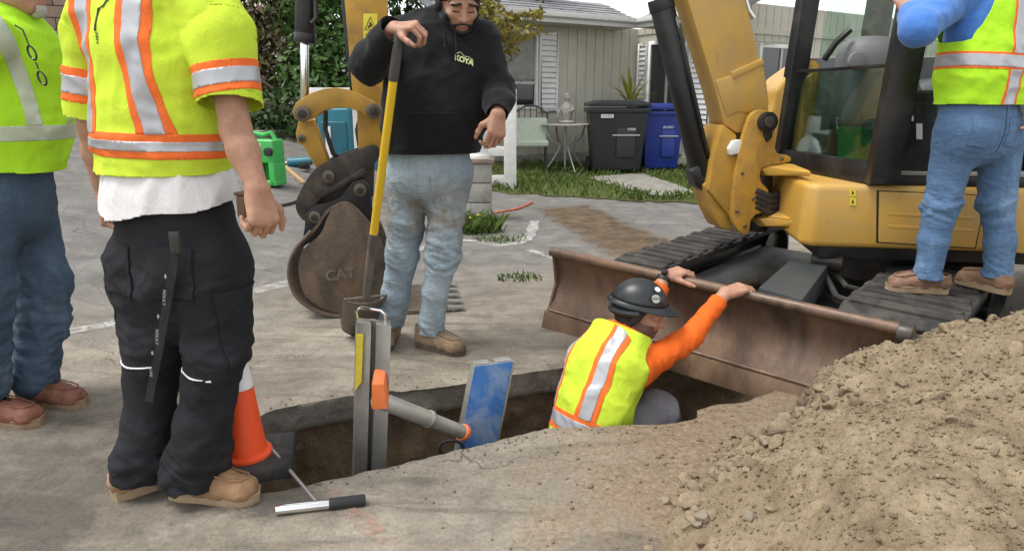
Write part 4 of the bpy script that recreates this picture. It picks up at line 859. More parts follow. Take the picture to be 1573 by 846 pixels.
# boom
plate('boom', [(1044, 0), (1066, 70), (1088, 141), (1100, 190), (1118, 203), (1140, 205), (1172, 196), (1168, 160), (1163, 125), (1148, 60), (1133, 0), (1110, -90), (1070, -200), (980, -330), (850, -420), (720, -452), (600, -450), (570, -420), (575, -385), (605, -372), (720, -372), (840, -335), (940, -250), (1005, -120)], .20, M_YEL, 0, .022)
plate('boom_foot_panel', [(1086, 124), (1112, 116), (1158, 95), (1164, 126), (1168, 160), (1160, 176), (1120, 172), (1104, 180)], .225, M_YEL, 0, .02)
plate('boom_side_rib', [(1110, 112), (1156, 92), (1160, 100), (1112, 122)], .24, M_YEL, 0, .006)
# stick
plate('stick', [(528, -420), (560, -470), (608, -470), (628, -430), (606, -200), (596, 0), (592, 120), (590, 236), (572, 246), (552, 236), (549, 170), (542, 138), (530, 0), (524, -200)], .16, M_YELD, 0, .012)
plate('stick_edge', [(522, -20), (531, -20), (546, 160), (538, 138)], .10, M_BLK, .0, .004)
m = MB(); m.prism([bp(559, 24) + NBM * .0815, bp(580, 24) + NBM * .0815, bp(580, 76) + NBM * .0815, bp(559, 76) + NBM * .0815], NBM * .002); ws = m.build('warning_sticker', M_STICK, exc)
m = MB(); a_, b_, c_ = [bp(*p) + NBM * .085 for p in ((561, 48), (578, 48), (569.5, 29))]; m.tube([a_, b_, c_], .003, 5, closed=True); m.tube([bp(566, 45) + NBM * .085, bp(572, 40) + NBM * .085], .005, 6); m.tube([bp(569.5, 37) + NBM * .085, bp(569.5, 43) + NBM * .085], .004, 6); m.build('warning_mark', M_INK, ws)
m = MB()
for k in range(3): m.prism([bp(562, 55 + k * 6) + NBM * .0845, bp(577, 55 + k * 6) + NBM * .0845, bp(577, 57 + k * 6) + NBM * .0845, bp(562, 57 + k * 6) + NBM * .0845], NBM * .001)
m.build('warning_text', M_INK, ws)
# bucket cylinder
bar('bucket_cylinder', (478, -420), (468, 62), .055, M_BLK, 0); bar('cylinder_rod', (468, 60), (468, 168), .024, M_CHROME, 0); bar('cylinder_gland', (469, 52), (468, 66), .061, M_BLK, 0)
m = MB(); m.tube([bp(484, -300) + NBM * .05, bp(486, 0) + NBM * .05, bp(487, 30) + NBM * .05, bp(480, 38) + NBM * .05], .013, 8); m.build('hydraulic_pipe', M_BLK, exc)
# bell-crank links
arch = [(453, 172), (458, 158), (482, 143), (500, 137), (517, 135), (536, 138), (553, 144), (575, 155), (586, 166), (582, 178), (570, 184), (556, 172), (540, 166), (520, 165), (500, 170), (484, 181), (470, 187), (457, 182)]
for o_ in (.105, -.105): plate('rocker_link', arch, .028, M_YELD, o_, .007)
for o_ in (.07, -.07): plate('lower_link', [(461, 186), (457, 205), (460, 218), (470, 224), (478, 240), (487, 255), (507, 250), (498, 225), (482, 184)], .03, M_YELD, o_, .007)
pin(469, 174, .12, .043, .03); pin(574, 170, .12, .043, .03); pin(466, 211, .085, .022, .02)
m = MB(); m.tube([bp(500, 170), bp(500, 200), bp(512, 235) + NBM * .02, bp(528, 250)], .014, 8); m.tube([bp(556, 168) + NBM * -.02, bp(548, 200), bp(552, 225)], .012, 8); m.build('hose', M_RUB, exc)
# quick-hitch side plates
def round_poly(P, n=2, closed=True):
    for _ in range(n):
        Q = [] if closed else [P[0]]
        for i in range(len(P) if closed else len(P) - 1):
            a, b = P[i], P[(i + 1) % len(P)]; Q += [(a[0] * .75 + b[0] * .25, a[1] * .75 + b[1] * .25), (a[0] * .25 + b[0] * .75, a[1] * .25 + b[1] * .75)]
        P = Q if closed else Q + [P[-1]]
    return P
hitch = [(457, 308), (464, 290), (477, 268), (488, 255), (503, 246), (535, 234), (562, 223), (578, 219), (584, 230), (582, 244), (560, 264), (530, 280), (508, 290), (490, 306), (480, 330), (471, 336), (460, 322)]
hitch = round_poly(hitch, 2)
for o_ in (.11, -.11): plate('hitch_plate', hitch, .03, M_DARKST, o_, .006)
plate('hitch_block', [(466, 306), (485, 268), (508, 256), (560, 238), (576, 240), (574, 300), (520, 312), (486, 322)], .17, M_DARKST, 0, .01)
plate('hitch_reinforcement', [(482, 290), (490, 276), (508, 284), (560, 254), (566, 262), (512, 292), (494, 300)], .24, M_DARKST, .012, .006)
pin(508, 267, .125, .033); pin(555, 286, .16, .036); pin(488, 326, .16, .034)
# ---- bucket (hung on the boom plane, .56 m wide)
BW0, BW1 = .20, -.36
ears = [(468, 372), (473, 340), (474, 322), (488, 309), (510, 305), (526, 297), (544, 274), (560, 271), (569, 280), (572, 335), (540, 330), (498, 352)]
buck = None
side = [(470, 436), (463, 402), (468, 376), (483, 362), (499, 349), (508, 322), (518, 306), (533, 301), (547, 307), (571, 333), (590, 368), (598, 402), (592, 434), (578, 458), (549, 468), (515, 466), (487, 453)]
side = round_poly(side, 2); m = MB(); m.prism([bp(*p) + NBM * BW0 for p in side], NBM * -.02); buck = m.build('bucket', M_BUCK, exc, .004)
m = MB(); m.prism([bp(*p) + NBM * (BW1) for p in side], NBM * -.02); m.build('bucket_side_plate', M_BUCK, buck, .004)
back = [(531, 303), (506, 312), (488, 342), (461, 368), (449, 400), (455, 434), (477, 457), (511, 470), (549, 471), (600, 471), (640, 470), (688, 465)]
back = round_poly(back, 2, False); vs = []; fs = []; N = len(back)
for o_ in (BW0 - .001, BW1 - .019):
    vs += [bp(*p) + NBM * o_ for p in back]
cen = bp(560, 400)
inn = [p + (cen + NBM * ((p - cen).dot(NBM)) - p).normalized() * .016 for p in vs]
vs = vs + inn
for k in range(N - 1): fs += [(k, k + 1, N + k + 1, N + k), (2 * N + k, 3 * N + k, 3 * N + k + 1, 2 * N + k + 1), (k, 2 * N + k, 2 * N + k + 1, k + 1), (N + k, N + k + 1, 3 * N + k + 1, 3 * N + k)]
fs += [(0, N, 3 * N, 2 * N), (N - 1, 3 * N - 1, 4 * N - 1, 2 * N - 1)] if False else [(0, N, 3 * N, 2 * N), (N - 1, 2 * N + N - 1, 3 * N + N - 1, 2 * N - 1)]
m = MB(); m.add(vs, fs); m.build('bucket_shell', M_BUCK, buck, 0, smooth=40)
rim = [bp(*p) + NBM * (BW0 + .004) for p in back[10:32]]; m = MB(); m.tube(rim, .011, 8); m.build('wear_strip', M_BUCK, buck)
m = MB(); m.prism([bp(470, 300) + NBM * (BW0 - .02), bp(500, 300) + NBM * (BW0 - .02), bp(500, 345) + NBM * (BW0 - .02), bp(470, 360) + NBM * (BW0 - .02)], NBM * -.02)
for o_ in (.155, -.125): plate('bucket_ear', ears, .03, M_BLK, o_, .005, buck)
m = MB(); c0 = bp(600, 462) + NBM * (BW0 + .01); c1 = bp(690, 461) + NBM * (BW0 + .01); dn = Vector((0, 0, -.03)); m.prism([c0, c1, c1 + dn * .6, c0 + dn], NBM * -(BW0 - BW1 + .04)); m.build('cutting_lip', M_BUCK, buck, .004)
for k in range(5):
    o_ = BW0 - .02 - k * .132; a = bp(684, 461) + NBM * o_; m = MB(); d_ = DB * .10 + Vector((0, 0, .012)); w_ = NBM * .028; u_ = Vector((0, 0, .018)); m.hexa([a - w_ - u_, a + w_ - u_, a + w_ + d_ * 1 - u_ * .2, a - w_ + d_ - u_ * .2], [a - w_ + u_, a + w_ + u_, a + w_ + d_ + u_ * .1, a - w_ + d_ + u_ * .1]); m.build('tooth', simple('worn_tooth', (.36, .34, .31), .4, .7, .2), buck, .004)
MT = Matrix.Translation(bp(526, 409) + NBM * (BW0 + .002)) @ Matrix((( DB.x, 0, NBM.x, 0), (DB.y, 0, NBM.y, 0), (0, 1, 0, 0), (0, 0, 0, 1))) @ Matrix.Rotation(.10, 4, 'Z')
text3d('cast_lettering', 'CAT', .085, MT, simple('scuffed_steel', (.21, .175, .135), .5, .4, .3, 30, .3), buck, .004, .003)
M_YELD2 = paint('grimy_yellow_paint', (.58, .315, .04), (.20, .125, .055), .46, .5, 5)
# ---- swing bracket and boom cylinder
near = [(1129, 181), (1138, 170), (1150, 167), (1163, 172), (1170, 188), (1166, 232), (1193, 236), (1193, 247), (1150, 250), (1145, 272), (1163, 290), (1160, 318), (1134, 325), (1131, 353), (1118, 352), (1104, 330), (1106, 298), (1113, 239)]
for o_ in (.15, -.15): plate('swing_cheek', round_poly(near, 1), .045, M_YELD2, o_, .010)
for q_ in ((1124, 340), (1112, 318), (1178, 241), (1120, 262), (1136, 300)): pin(q_[0], q_[1], .172, .012, .01, M_PIN, cap=False)
plate('swing_web', [(1084, 226), (1097, 190), (1116, 205), (1122, 250), (1116, 320), (1108, 330), (1074, 288)], .26, M_YELD, 0, .012)
plate('swing_boss', [(1145, 268), (1172, 262), (1172, 322), (1145, 324)], .16, M_YELD, -.02, .03)
plate('swing_nose', [(1071, 282), (1086, 270), (1108, 322), (1118, 352), (1096, 346), (1078, 312)], .20, M_YELD, 0, .014)
plate('hydraulic_reservoir_cap', [(1101, 226), (1108, 214), (1120, 212), (1122, 232), (1103, 236)], .29, M_PVC, .02, .012)
pin(1155, 186, .172, .062, .035, M_BLK); plate('pin_keeper', [(1148, 186), (1163, 186), (1162, 208), (1155, 216), (1150, 206)], .02, M_BLK, .182, .004)
c = bp(1146, 285); m = MB(); m.cyl(c + Vector((.09, .02, -.30)), c + Vector((.09, .02, .14)), .085, 24); m.build('swing_post', M_DARKST, exc, .01)
for (y0, y1, x1) in ((256, 268, 1246), (333, 346, 1236)):
    a = [bp(1148, y0, .02), bp(1162, y0 - 2, .02), sp(x1, y0 + 6, .12), sp(x1, y1 + 4, .12), bp(1162, y1 + 2, .02), bp(1146, y1, .02)]
    m = MB(); m.prism(a, BY * .42); m.build('swing_lug', M_YEL, exc, .012)
plate('recess_shade', [(1160, 255), (1252, 262), (1246, 345), (1150, 345)], .12, M_BLK, -.16, .004)  # black sheet standing in for the shade inside the bracket recess
for k in range(4):
    m = MB(); y_ = 292 + k * 8; m.tube([bp(1160, y_, .16), bp(1180, y_ + 10, .17), bp(1203, y_ + 6, .12), bp(1232, y_ - 8, .0)], .024, 8); m.build('hose', M_RUB, exc)
bar('boom_cylinder', (1078, 268), (1016, 6), .072, M_BLK, .0, .072, 20); bar('cylinder_gland', (1018, 16), (1014, -2), .078, M_BLK, 0); bar('cylinder_rod', (1014, 0), (985, -118), .033, M_CHROME, 0)
m = MB(); m.tube([bp(1031, 34) + NBM * .04, bp(1040, 60) + NBM * .06, bp(1052, 120) + NBM * .07, bp(1078, 230) + NBM * .07, bp(1094, 262) + NBM * .05], [.014, .014, .014, .014, .014], 8); m.build('cylinder_pipe', M_BLK, exc)
m = MB(); m.tube([bp(1034, 28) + NBM * .05, bp(1040, 60) + NBM * .05], .009, 8); m.build('pipe_clip', M_CHROME, exc)
plate('cylinder_eye', [(1056, 262), (1066, 250), (1086, 252), (1108, 276), (1110, 300), (1090, 300), (1074, 292), (1062, 284)], .13, M_BLK, 0, .02)
m = MB(); m.tube([bp(1097, 266) + NBM * .1, bp(1095, 278) + NBM * .1, bp(1088, 284) + NBM * .1, bp(1082, 283) + NBM * .1], .005, 6); m.build('retaining_clip', M_CHROME, exc)
hb_ = [(1131, -40), (1145, 20), (1152, 62), (1160, 95), (1172, 130), (1180, 160), (1174, 192)]
for k in range(3):
    m = MB(); m.tube([bp(x + k * 5, y + k * 2) + NBM * (-.05 - .04 * k) for x, y in hb_], .02, 8); m.build('boom_hose', M_RUB, exc)
m = MB(); m.tube([bp(1128, -30) + NBM * .06, bp(1142, 18) + NBM * .06, bp(1150, 30) + NBM * .06], .014, 8); m.build('boom_pipe', M_CHROME, exc)
# ================================================================== people: implicit surfaces turned into continuous meshes
def V3(p): return np.array(p[:], np.float64) if not isinstance(p, np.ndarray) else p
def nrmz(v): v = V3(v); return v / (np.linalg.norm(v) + 1e-12)
def C(a, b, ra, rb, w=None, kf=1.0, k=None): return ('c', V3(a), V3(b), ra, rb, None if w is None else nrmz(w), kf, k)
def E(c, R, rad, k=None): return ('e', V3(c), np.asarray(R, float), np.asarray(rad, float), k)
def chain(pts, rs, w=None, kf=1.0, k=None): return [C(pts[i], pts[i + 1], rs[i], rs[i + 1], w, kf, k) for i in range(len(pts) - 1)]
def bounds(p):
    if p[0] == 'c': r = max(p[3], p[4]) * max(1, p[6]); return np.minimum(p[1], p[2]) - r, np.maximum(p[1], p[2]) + r
    r = max(p[3]); return p[1] - r, p[1] + r
def sdf_mesh(prims, h, k=.02, sub=(), relax=1):
    lo = np.min([bounds(p)[0] for p in prims], 0) - 3 * h; hi = np.max([bounds(p)[1] for p in prims], 0) + 3 * h
    n = np.ceil((hi - lo) / h).astype(int) + 1; f = np.full(n, 1.0, np.float32)
    ax = [(lo[i] + h * np.arange(n[i])).astype(np.float32) for i in range(3)]
    for pi, p in enumerate(list(prims) + list(sub)):
        b0, b1 = bounds(p); m = .07; i0 = np.clip(np.floor((b0 - m - lo) / h).astype(int), 0, n - 1); i1 = np.clip(np.ceil((b1 + m - lo) / h).astype(int) + 1, 1, n)
        if np.any(i1 <= i0): continue
        X = ax[0][i0[0]:i1[0]][:, None, None]; Y = ax[1][i0[1]:i1[1]][None, :, None]; Z = ax[2][i0[2]:i1[2]][None, None, :]
        if p[0] == 'c':
            _, a, b, ra, rb, w, kf, kk = p; e = b - a; L = e @ e + 1e-12; px, py, pz = X - a[0], Y - a[1], Z - a[2]
            t = np.clip((px * e[0] + py * e[1] + pz * e[2]) / L, 0, 1); qx, qy, qz = px - t * e[0], py - t * e[1], pz - t * e[2]; r = ra + (rb - ra) * t
            d2 = qx * qx + qy * qy + qz * qz
            if w is not None: c = qx * w[0] + qy * w[1] + qz * w[2]; d2 = d2 + c * c * (1 / (kf * kf) - 1)
            d = (np.sqrt(d2) - r) * min(1, kf if w is not None else 1)
        else:
            _, c, R, rad, kk = p; q = [(X - c[0]) * R[i][0] + (Y - c[1]) * R[i][1] + (Z - c[2]) * R[i][2] for i in range(3)]
            kq = np.sqrt(sum((q[i] / rad[i]) ** 2 for i in range(3))); d = (kq - 1) * float(rad.min()) if rad.min() < .4 * rad.max() else (kq - 1) * float(np.cbrt(np.prod(rad)))
        kk = k if kk is None else kk; g = f[i0[0]:i1[0], i0[1]:i1[1], i0[2]:i1[2]]
        if pi < len(prims):
            hh = np.clip(.5 + .5 * (g - d) / kk, 0, 1); f[i0[0]:i1[0], i0[1]:i1[1], i0[2]:i1[2]] = g * (1 - hh) + d * hh - kk * hh * (1 - hh)
        else:
            hh = np.clip(.5 - .5 * (g + d) / kk, 0, 1); f[i0[0]:i1[0], i0[1]:i1[1], i0[2]:i1[2]] = g * (1 - hh) - d * hh + kk * hh * (1 - hh)
    s = f < 0; c = np.zeros(n - 1, np.uint8)
    for dx in (0, 1):
        for dy in (0, 1):
            for dz in (0, 1): c += s[dx:n[0] - 1 + dx, dy:n[1] - 1 + dy, dz:n[2] - 1 + dz]
    act = (c > 0) & (c < 8); idx = np.full(n - 1, -1, np.int64); ii = np.argwhere(act); idx[act] = np.arange(len(ii))
    acc = np.zeros((len(ii), 3)); cnt = np.zeros(len(ii)); cor = [(a, b, d) for a in (0, 1) for b in (0, 1) for d in (0, 1)]
    for p in cor:
        for q in cor:
            if sum(abs(p[i] - q[i]) for i in range(3)) != 1 or p > q: continue
            f0 = f[ii[:, 0] + p[0], ii[:, 1] + p[1], ii[:, 2] + p[2]]; f1 = f[ii[:, 0] + q[0], ii[:, 1] + q[1], ii[:, 2] + q[2]]; cr = (f0 < 0) != (f1 < 0)
            t = np.where(cr, f0 / (f0 - f1 + 1e-12), 0)[:, None]; pt = np.array(p) * (1 - t) + np.array(q) * t; acc += pt * cr[:, None]; cnt += cr
    V = lo + h * (ii + acc / np.maximum(cnt, 1)[:, None]); Q = []
    for a in range(3):
        sl0 = [slice(None)] * 3; sl1 = [slice(None)] * 3; sl0[a] = slice(0, -1); sl1[a] = slice(1, None); s0, s1 = s[tuple(sl0)], s[tuple(sl1)]
        e = np.argwhere(s0 != s1); b, d = (a + 1) % 3, (a + 2) % 3; e = e[(e[:, b] > 0) & (e[:, d] > 0) & (e[:, b] < n[b] - 1) & (e[:, d] < n[d] - 1)]
        o = s0[e[:, 0], e[:, 1], e[:, 2]]; cs = []
        for (u, v) in ((-1, -1), (0, -1), (0, 0), (-1, 0)): q = e.copy(); q[:, b] += u; q[:, d] += v; cs.append(idx[q[:, 0], q[:, 1], q[:, 2]])
        q = np.stack(cs, 1); q[~o] = q[~o][:, ::-1]; Q.append(q)
    Q = np.concatenate(Q); Q = Q[(Q >= 0).all(1)]
    for _ in range(relax):
        S = np.zeros_like(V); w = np.zeros(len(V))
        for i in range(4): np.add.at(S, Q[:, i], V[Q[:, (i + 1) % 4]] + V[Q[:, i - 1]]); np.add.at(w, Q[:, i], 2)
        V = V * .5 + .5 * S / np.maximum(w, 1)[:, None]
    F = np.concatenate([Q[:, [0, 1, 2]], Q[:, [0, 2, 3]]]); return V, F
def normals(V, F):
    n = np.cross(V[F[:, 1]] - V[F[:, 0]], V[F[:, 2]] - V[F[:, 0]]); N = np.zeros_like(V)
    for i in range(3): np.add.at(N, F[:, i], n)
    return N / (np.linalg.norm(N, axis=1)[:, None] + 1e-12)
def smooth_mesh(V, F, it):
    for _ in range(it):
        S = np.zeros_like(V); w = np.zeros(len(V))
        for i in range(3): np.add.at(S, F[:, i], V[F[:, (i + 1) % 3]] + V[F[:, i - 1]]); np.add.at(w, F[:, i], 2)
        V = V * .4 + .6 * S / np.maximum(w, 1)[:, None]
    return V
def ridged(P): n = vn(P); return 1 - np.abs(2 * n - 1)
def wrinkle(V, N, amp, freq, seed=0, warp=.04, ax=None, mask=None, pw=1.6):
    """cloth folds: ridged noise stretched across the given axis"""
    P = V + warp * np.stack([fbm(V * 5 + 7 * j + seed, 3) for j in range(3)], 1) * 2
    if ax is not None:
        a = nrmz(ax); al = P @ a; P = (P - al[:, None] * a) * freq[0] + al[:, None] * a * freq[1]
    else: P = P * np.asarray(freq)
    d = ridged(P + seed * 3.1) ** pw - .35 + .4 * (ridged(P * 1.9 + 11 + seed) ** 2 - .3)
    if mask is not None: d = d * mask
    return V + N * (amp * d)[:, None]
def folds(V, F, seed, amp, base=(0, 0, 1), mask=None, fr=(6, 19), tilt=.6, n=3, pw=2.0):
    """crossing diagonal creases, each set strong only in patches"""
    b = nrmz(base); s1 = nrmz(np.cross(b, (0.3, 1, .1))); s2 = np.cross(b, s1)
    for i in range(n):
        a = seed + 2.1 * i; ax = nrmz(b + tilt * (math.cos(a) * s1 + math.sin(a) * s2)); pm = np.clip((vn(V * 5.5 + seed + 9 * i) - .38) / .3, 0, 1); m = pm if mask is None else pm * mask
        V = wrinkle(V, normals(V, F), amp, fr, seed + 5 * i, .035, ax, m, pw)
    return V
def cloth_part(name, V, F, mat, parent, thick=.004, smooth_deg=None):
    o = pydata(name, V, F, mat, parent); md = o.modifiers.new('thickness', 'SOLIDIFY'); md.thickness = thick; md.offset = -1; return o
def band(name, V, F, N, fields, off, mat, parent, thick=.004):
    """a strip of fabric sewn on: the part of the cloth where all fields are positive, lifted by off"""
    A = N
    for i in range(len(fields)):
        fl = np.concatenate([fields[j][:, None] for j in range(i, len(fields))], 1); k = fl.shape[1]
        V, F, AA = clip(V, F, fields[i], np.concatenate([A, fl], 1)); A = AA[:, :3]; rest = AA[:, 3:]
        if len(F) == 0: return None
        fields = list(fields[:i + 1]) + [rest[:, j] for j in range(1, k)]
    o = pydata(name, V + A * off, F, mat, parent); md = o.modifiers.new('thickness', 'SOLIDIFY'); md.thickness = thick; md.offset = -1; return o
def local(V, o, rt, fw, up): d = V - V3(o); return d @ rt, d @ fw, d @ up
def hand(wrist, along, back, thumb_side, curls, spread=.035, s=1.0, thumb=(.5, .3, .2)):
    """palm and five fingers; along = wrist to knuckles, back = out of the back of the hand"""
    y = nrmz(along); z = nrmz(V3(back) - y * (V3(back) @ y)); x = nrmz(V3(thumb_side) - y * (V3(thumb_side) @ y) - z * (V3(thumb_side) @ z)); w = V3(wrist); P = []
    T = lambda a, b, c: w + (x * a + y * b + z * c) * s
    for xa, xb in ((.016, .030), (.006, .011), (-.006, -.010), (-.015, -.030)): P.append(C(T(xa, 0, 0), T(xb, .085 - abs(xb) * .25, .004), .017 * s, .0135 * s, z, .85, .014))
    P.append(C(T(.018, .02, -.008), T(.034, .05, -.012), .017 * s, .014 * s, None, 1, .012)); P.append(C(T(-.02, .02, -.008), T(-.024, .06, -.008), .015 * s, .012 * s, None, 1, .012))
    for i, (bx, by, ln) in enumerate(((.030, .082, .96), (.010, .090, 1.06), (-.011, .086, 1.0), (-.030, .076, .8))):
        p = T(bx, by, .004); cu = curls[i] if isinstance(curls[0], (tuple, list)) else curls; a = 0; dx = spread * (1.5 - i)
        for j, (l, r0, r1) in enumerate(((.046, .0097, .0090), (.028, .0091, .0080), (.022, .0080, .0062))):
            a += cu[j]; d = y * math.cos(a) - z * math.sin(a) + x * dx; q = p + d * l * ln * s; P.append(C(p, q, r0 * s, r1 * s, None, 1, .0025)); p = q
    p = T(.030, .030, -.010); d = nrmz(x * .75 + y * .6 - z * .25)
    for j, (l, r0, r1) in enumerate(((.038, .0145, .012), (.032, .0115, .0105), (.026, .0105, .008))):
        a = thumb[j]; q = p + d * l * s; P.append(C(p, q, r0 * s, r1 * s, None, 1, .007)); p = q; d = nrmz(d * math.cos(a) + (y * .8 - x * .3 - z * .5) * math.sin(a))
    return P
def head_prims(c, rt, fw, up, neck_base, s=1.0, fat=0.0):
    c = V3(c); R = [rt, fw, up]; T = lambda a, b, d: c + (rt * a + fw * b + up * d) * s; g = fat
    P = [E(T(0, -.012, .035), R, np.array((.077, .097, .088)) * s, .02), E(T(0, .030, -.040), R, np.array((.061 + g, .072, .076 + g)) * s, .03), E(T(0, .076, -.088), R, np.array((.026 + g, .022, .020)) * s, .02)]
    P += [C(T(0, .094, .012), T(0, .114, -.030), .010 * s, .0145 * s, None, 1, .012), E(T(.013, .102, -.034), R, np.array((.010, .011, .009)) * s, .008), E(T(-.013, .102, -.034), R, np.array((.010, .011, .009)) * s, .008)]
    for sx in (-1, 1):
        P += [E(T(sx * .032, .083, .024), R, np.array((.030, .015, .009)) * s, .012), E(T(sx * .044, .068, -.022), R, np.array((.024, .022, .018)) * s, .02), E(T(sx * .079, -.008, -.012), R, np.array((.011, .021, .033)) * s, .006), E(T(sx * .032, .080, .003), R, np.array((.017, .013, .011)) * s, .005)]
        P += [E(T(sx * .055, .02, -.062), R, np.array((.022, .035, .022)) * s, .02)]
    P += [E(T(0, .096, -.060), R, np.array((.025, .011, .006)) * s, .005), E(T(0, .093, -.073), R, np.array((.021, .011, .007)) * s, .005)]
    P += [C(T(0, -.022, -.05), neck_base, .058 * s + g, .064 * s + g, None, 1, .03)]
    return P, T
def torso_sd(V, a, b, rt, fw, ra, rb, kf):
    e = b - a; t = np.clip((V - a) @ e / (e @ e), 0, 1); q = V - a - t[:, None] * e; return np.sqrt((q @ rt) ** 2 + ((q @ fw) / kf) ** 2 + 0 * t) - (ra + (rb - ra) * t)
def arm_t(V, a, b): e = b - a; return (V - a) @ e / (e @ e), np.linalg.norm(np.cross(V - a, nrmz(e)), axis=1)
def frame(fw, up=(0, 0, 1)):
    f = nrmz(fw); r = nrmz(np.cross(f, np.array(up, float))); return r, f, np.cross(r, f)
M_GREYPRINT = simple('grey_print', (.26, .26, .25), .6, 0, .1, 10, 0)
def hair_cap(name, V, F, N, f, mat, parent, thick=.012, rough=.004, sc=60):
    VH, FH, AH = clip(V, F, f, np.concatenate([N, f[:, None]], 1)); VH = VH + AH[:, :3] * (np.minimum(thick, AH[:, 3:] * .6 + .002) + rough * (fbm(VH * sc, 2)[:, None] + .4)); return pydata(name, VH, FH, mat, parent)
def skin_material(name, col):
    t = NT(name); n = t.noise(30, 6, .7); n2 = t.noise(260, 4, .65); n3 = t.noise(9, 3, .6); c = t.ramp(n, [(.3, tuple(x * .74 for x in col)), (.7, tuple(min(1, x * 1.14) for x in col))]); c = t.mix(.5, c, t.ramp(n3, [(.3, (.86, .68, .62)), (.7, (1.0, 1.0, 1.0))]), 'MULTIPLY')
    h = t.bump(n2, .35, .0012); h = t.bump(n, .25, .003, h); return t.done(c, .55, 0, h, Subsurface_Weight=.12, Subsurface_Scale=.01, Specular_IOR_Level=.4)
def join_mesh(parts):
    VV = []; FF = []; b = 0
    for V, F in parts: VV.append(V); FF.append(F + b); b += len(V)
    return np.concatenate(VV), np.concatenate(FF)
def shoe(name, ankle, toe_dir, z0, M_up, M_sole, parent, L=.295, boot=.10, lace=None, pitch=0.0, side=1):
    f = Vector((toe_dir[0], toe_dir[1], 0)).normalized(); r = Vector((f.y, -f.x, 0)); a = Vector(ankle); o = Vector((a.x, a.y, z0)) - f * .02; U_ = Vector((0, 0, 1))
    if pitch: f2 = (f * math.cos(pitch) + U_ * math.sin(pitch)); U_ = (U_ * math.cos(pitch) - f * math.sin(pitch)); f = f2
    T = lambda x, y, z: V3(o + f * x + r * y + U_ * z); rr = V3(r); hl, tl = -.062, L - .062
    P = chain([T(hl + .042, 0, .05), T(.06, .0, .052), T(.13, .003 * side, .046), T(tl - .055, .006 * side, .040)], [.043, .045, .047, .043], None, 1, .02)
    P += [C(T(hl + .05, 0, .07), T(-.012, 0, boot + .02), .043, .044, None, 1, .03), C(T(.0, 0, .09), T(.11, 0, .055), .036, .034, None, 1, .03), C(T(tl - .05, -.02, .036), T(tl - .05, .022, .036), .034, .034, None, 1, .02)]
    V, F = sdf_mesh(P, .0065, .02); N = normals(V, F); up = V3(U_); zz = (V - T(0, 0, 0)) @ up; V2, F2 = clip(V, F, zz - .026); zz = (V2 - T(0, 0, 0)) @ up; V2, F2 = clip(V2, F2, boot - zz)
    V2 = wrinkle(V2, normals(V2, F2), .0035, (30, 30, 60), 3, .02); u = cloth_part('upper', V2, F2, M_up, parent, .006)
    u.name = 'shoe'
    # sole: outline of the upper, slightly wider, with a heel
    out = [(hl, 0), (hl + .012, .030), (hl + .05, .041), (.06, .040), (.12, .046), (tl - .05, .050), (tl - .018, .036), (tl, .006)]; ol = out + [(x, -y) for x, y in out[::-1][1:-1]]; n = len(ol); m = MB()
    vs = [T(x, y, .0) for x, y in ol] + [T(x * 1.0, y * 1.06, .012) for x, y in ol] + [T(x, y * 1.04, .030) for x, y in ol]
    m.add(vs, [tuple(range(n - 1, -1, -1)), tuple(range(2 * n, 3 * n))] + [(i + j * n, (i + 1) % n + j * n, (i + 1) % n + (j + 1) * n, i + (j + 1) * n) for i in range(n) for j in range(2)]); m.build('sole', M_sole, u, 0, smooth=50)
    L2 = np.stack([(V2 - T(0, 0, 0)) @ V3(f), (V2 - T(0, 0, 0)) @ rr, (V2 - T(0, 0, 0)) @ up], 1)
    def tz_(x, y):
        d = np.hypot(L2[:, 0] - x, L2[:, 1] - y); k = d < .011
        return float(L2[k, 2].max()) if k.any() else .04
    sm = [(.075, -.031), (.12, -.034), (tl - .075, -.035), (tl - .045, -.027), (tl - .03, 0), (tl - .045, .027), (tl - .075, .035), (.12, .034), (.075, .031)]
    m = MB(); m.tube([T(x, y, tz_(x, y) + .001) for x, y in sm], .0032, 6); m.build('toe_seam', M_up, u)
    m = MB(); m.tube([T(x, y * 1.045, .031) for x, y in ol], .003, 6, closed=True); m.build('welt', M_sole, u)
    if lace is not None:
        for i in range(5):
            x = .022 + .019 * i; m = MB(); m.tube([T(x, y, tz_(x, y) + .003) for y in (-.026, -.013, 0, .013, .026)], .0030, 6); m.build('lace', lace, u)
        m = MB(); x = .022; zz_ = tz_(x, 0); m.tube([T(x, 0, zz_ + .006), T(x + .012, .02, zz_ + .012), T(x + .03, .032, zz_ - .004), T(x + .05, .035, zz_ - .03)], .0026, 6); m.build('lace_end', lace, u)
    return u
M_LIME = cloth('hi_vis_lime', (.57, .74, .05), .12, .85, 700, .2); M_YLIME = cloth('hi_vis_bright_lime', (.44, .80, .03), .1, .85, 700, .2)
M_ORNG = cloth('hi_vis_orange', (.85, .17, .035), .12, .8, 700, .2); M_SILV = simple('reflective_silver', (.42, .43, .45), .38, .25, .12, 9, .25, 400, .0008)
M_TEE = cloth('white_cotton', (.72, .71, .71), .1, .9, 600, .2); M_BLACKCL = cloth('black_work_cotton', (.020, .0205, .024), .35, .85, 500, .3, 6, .0)
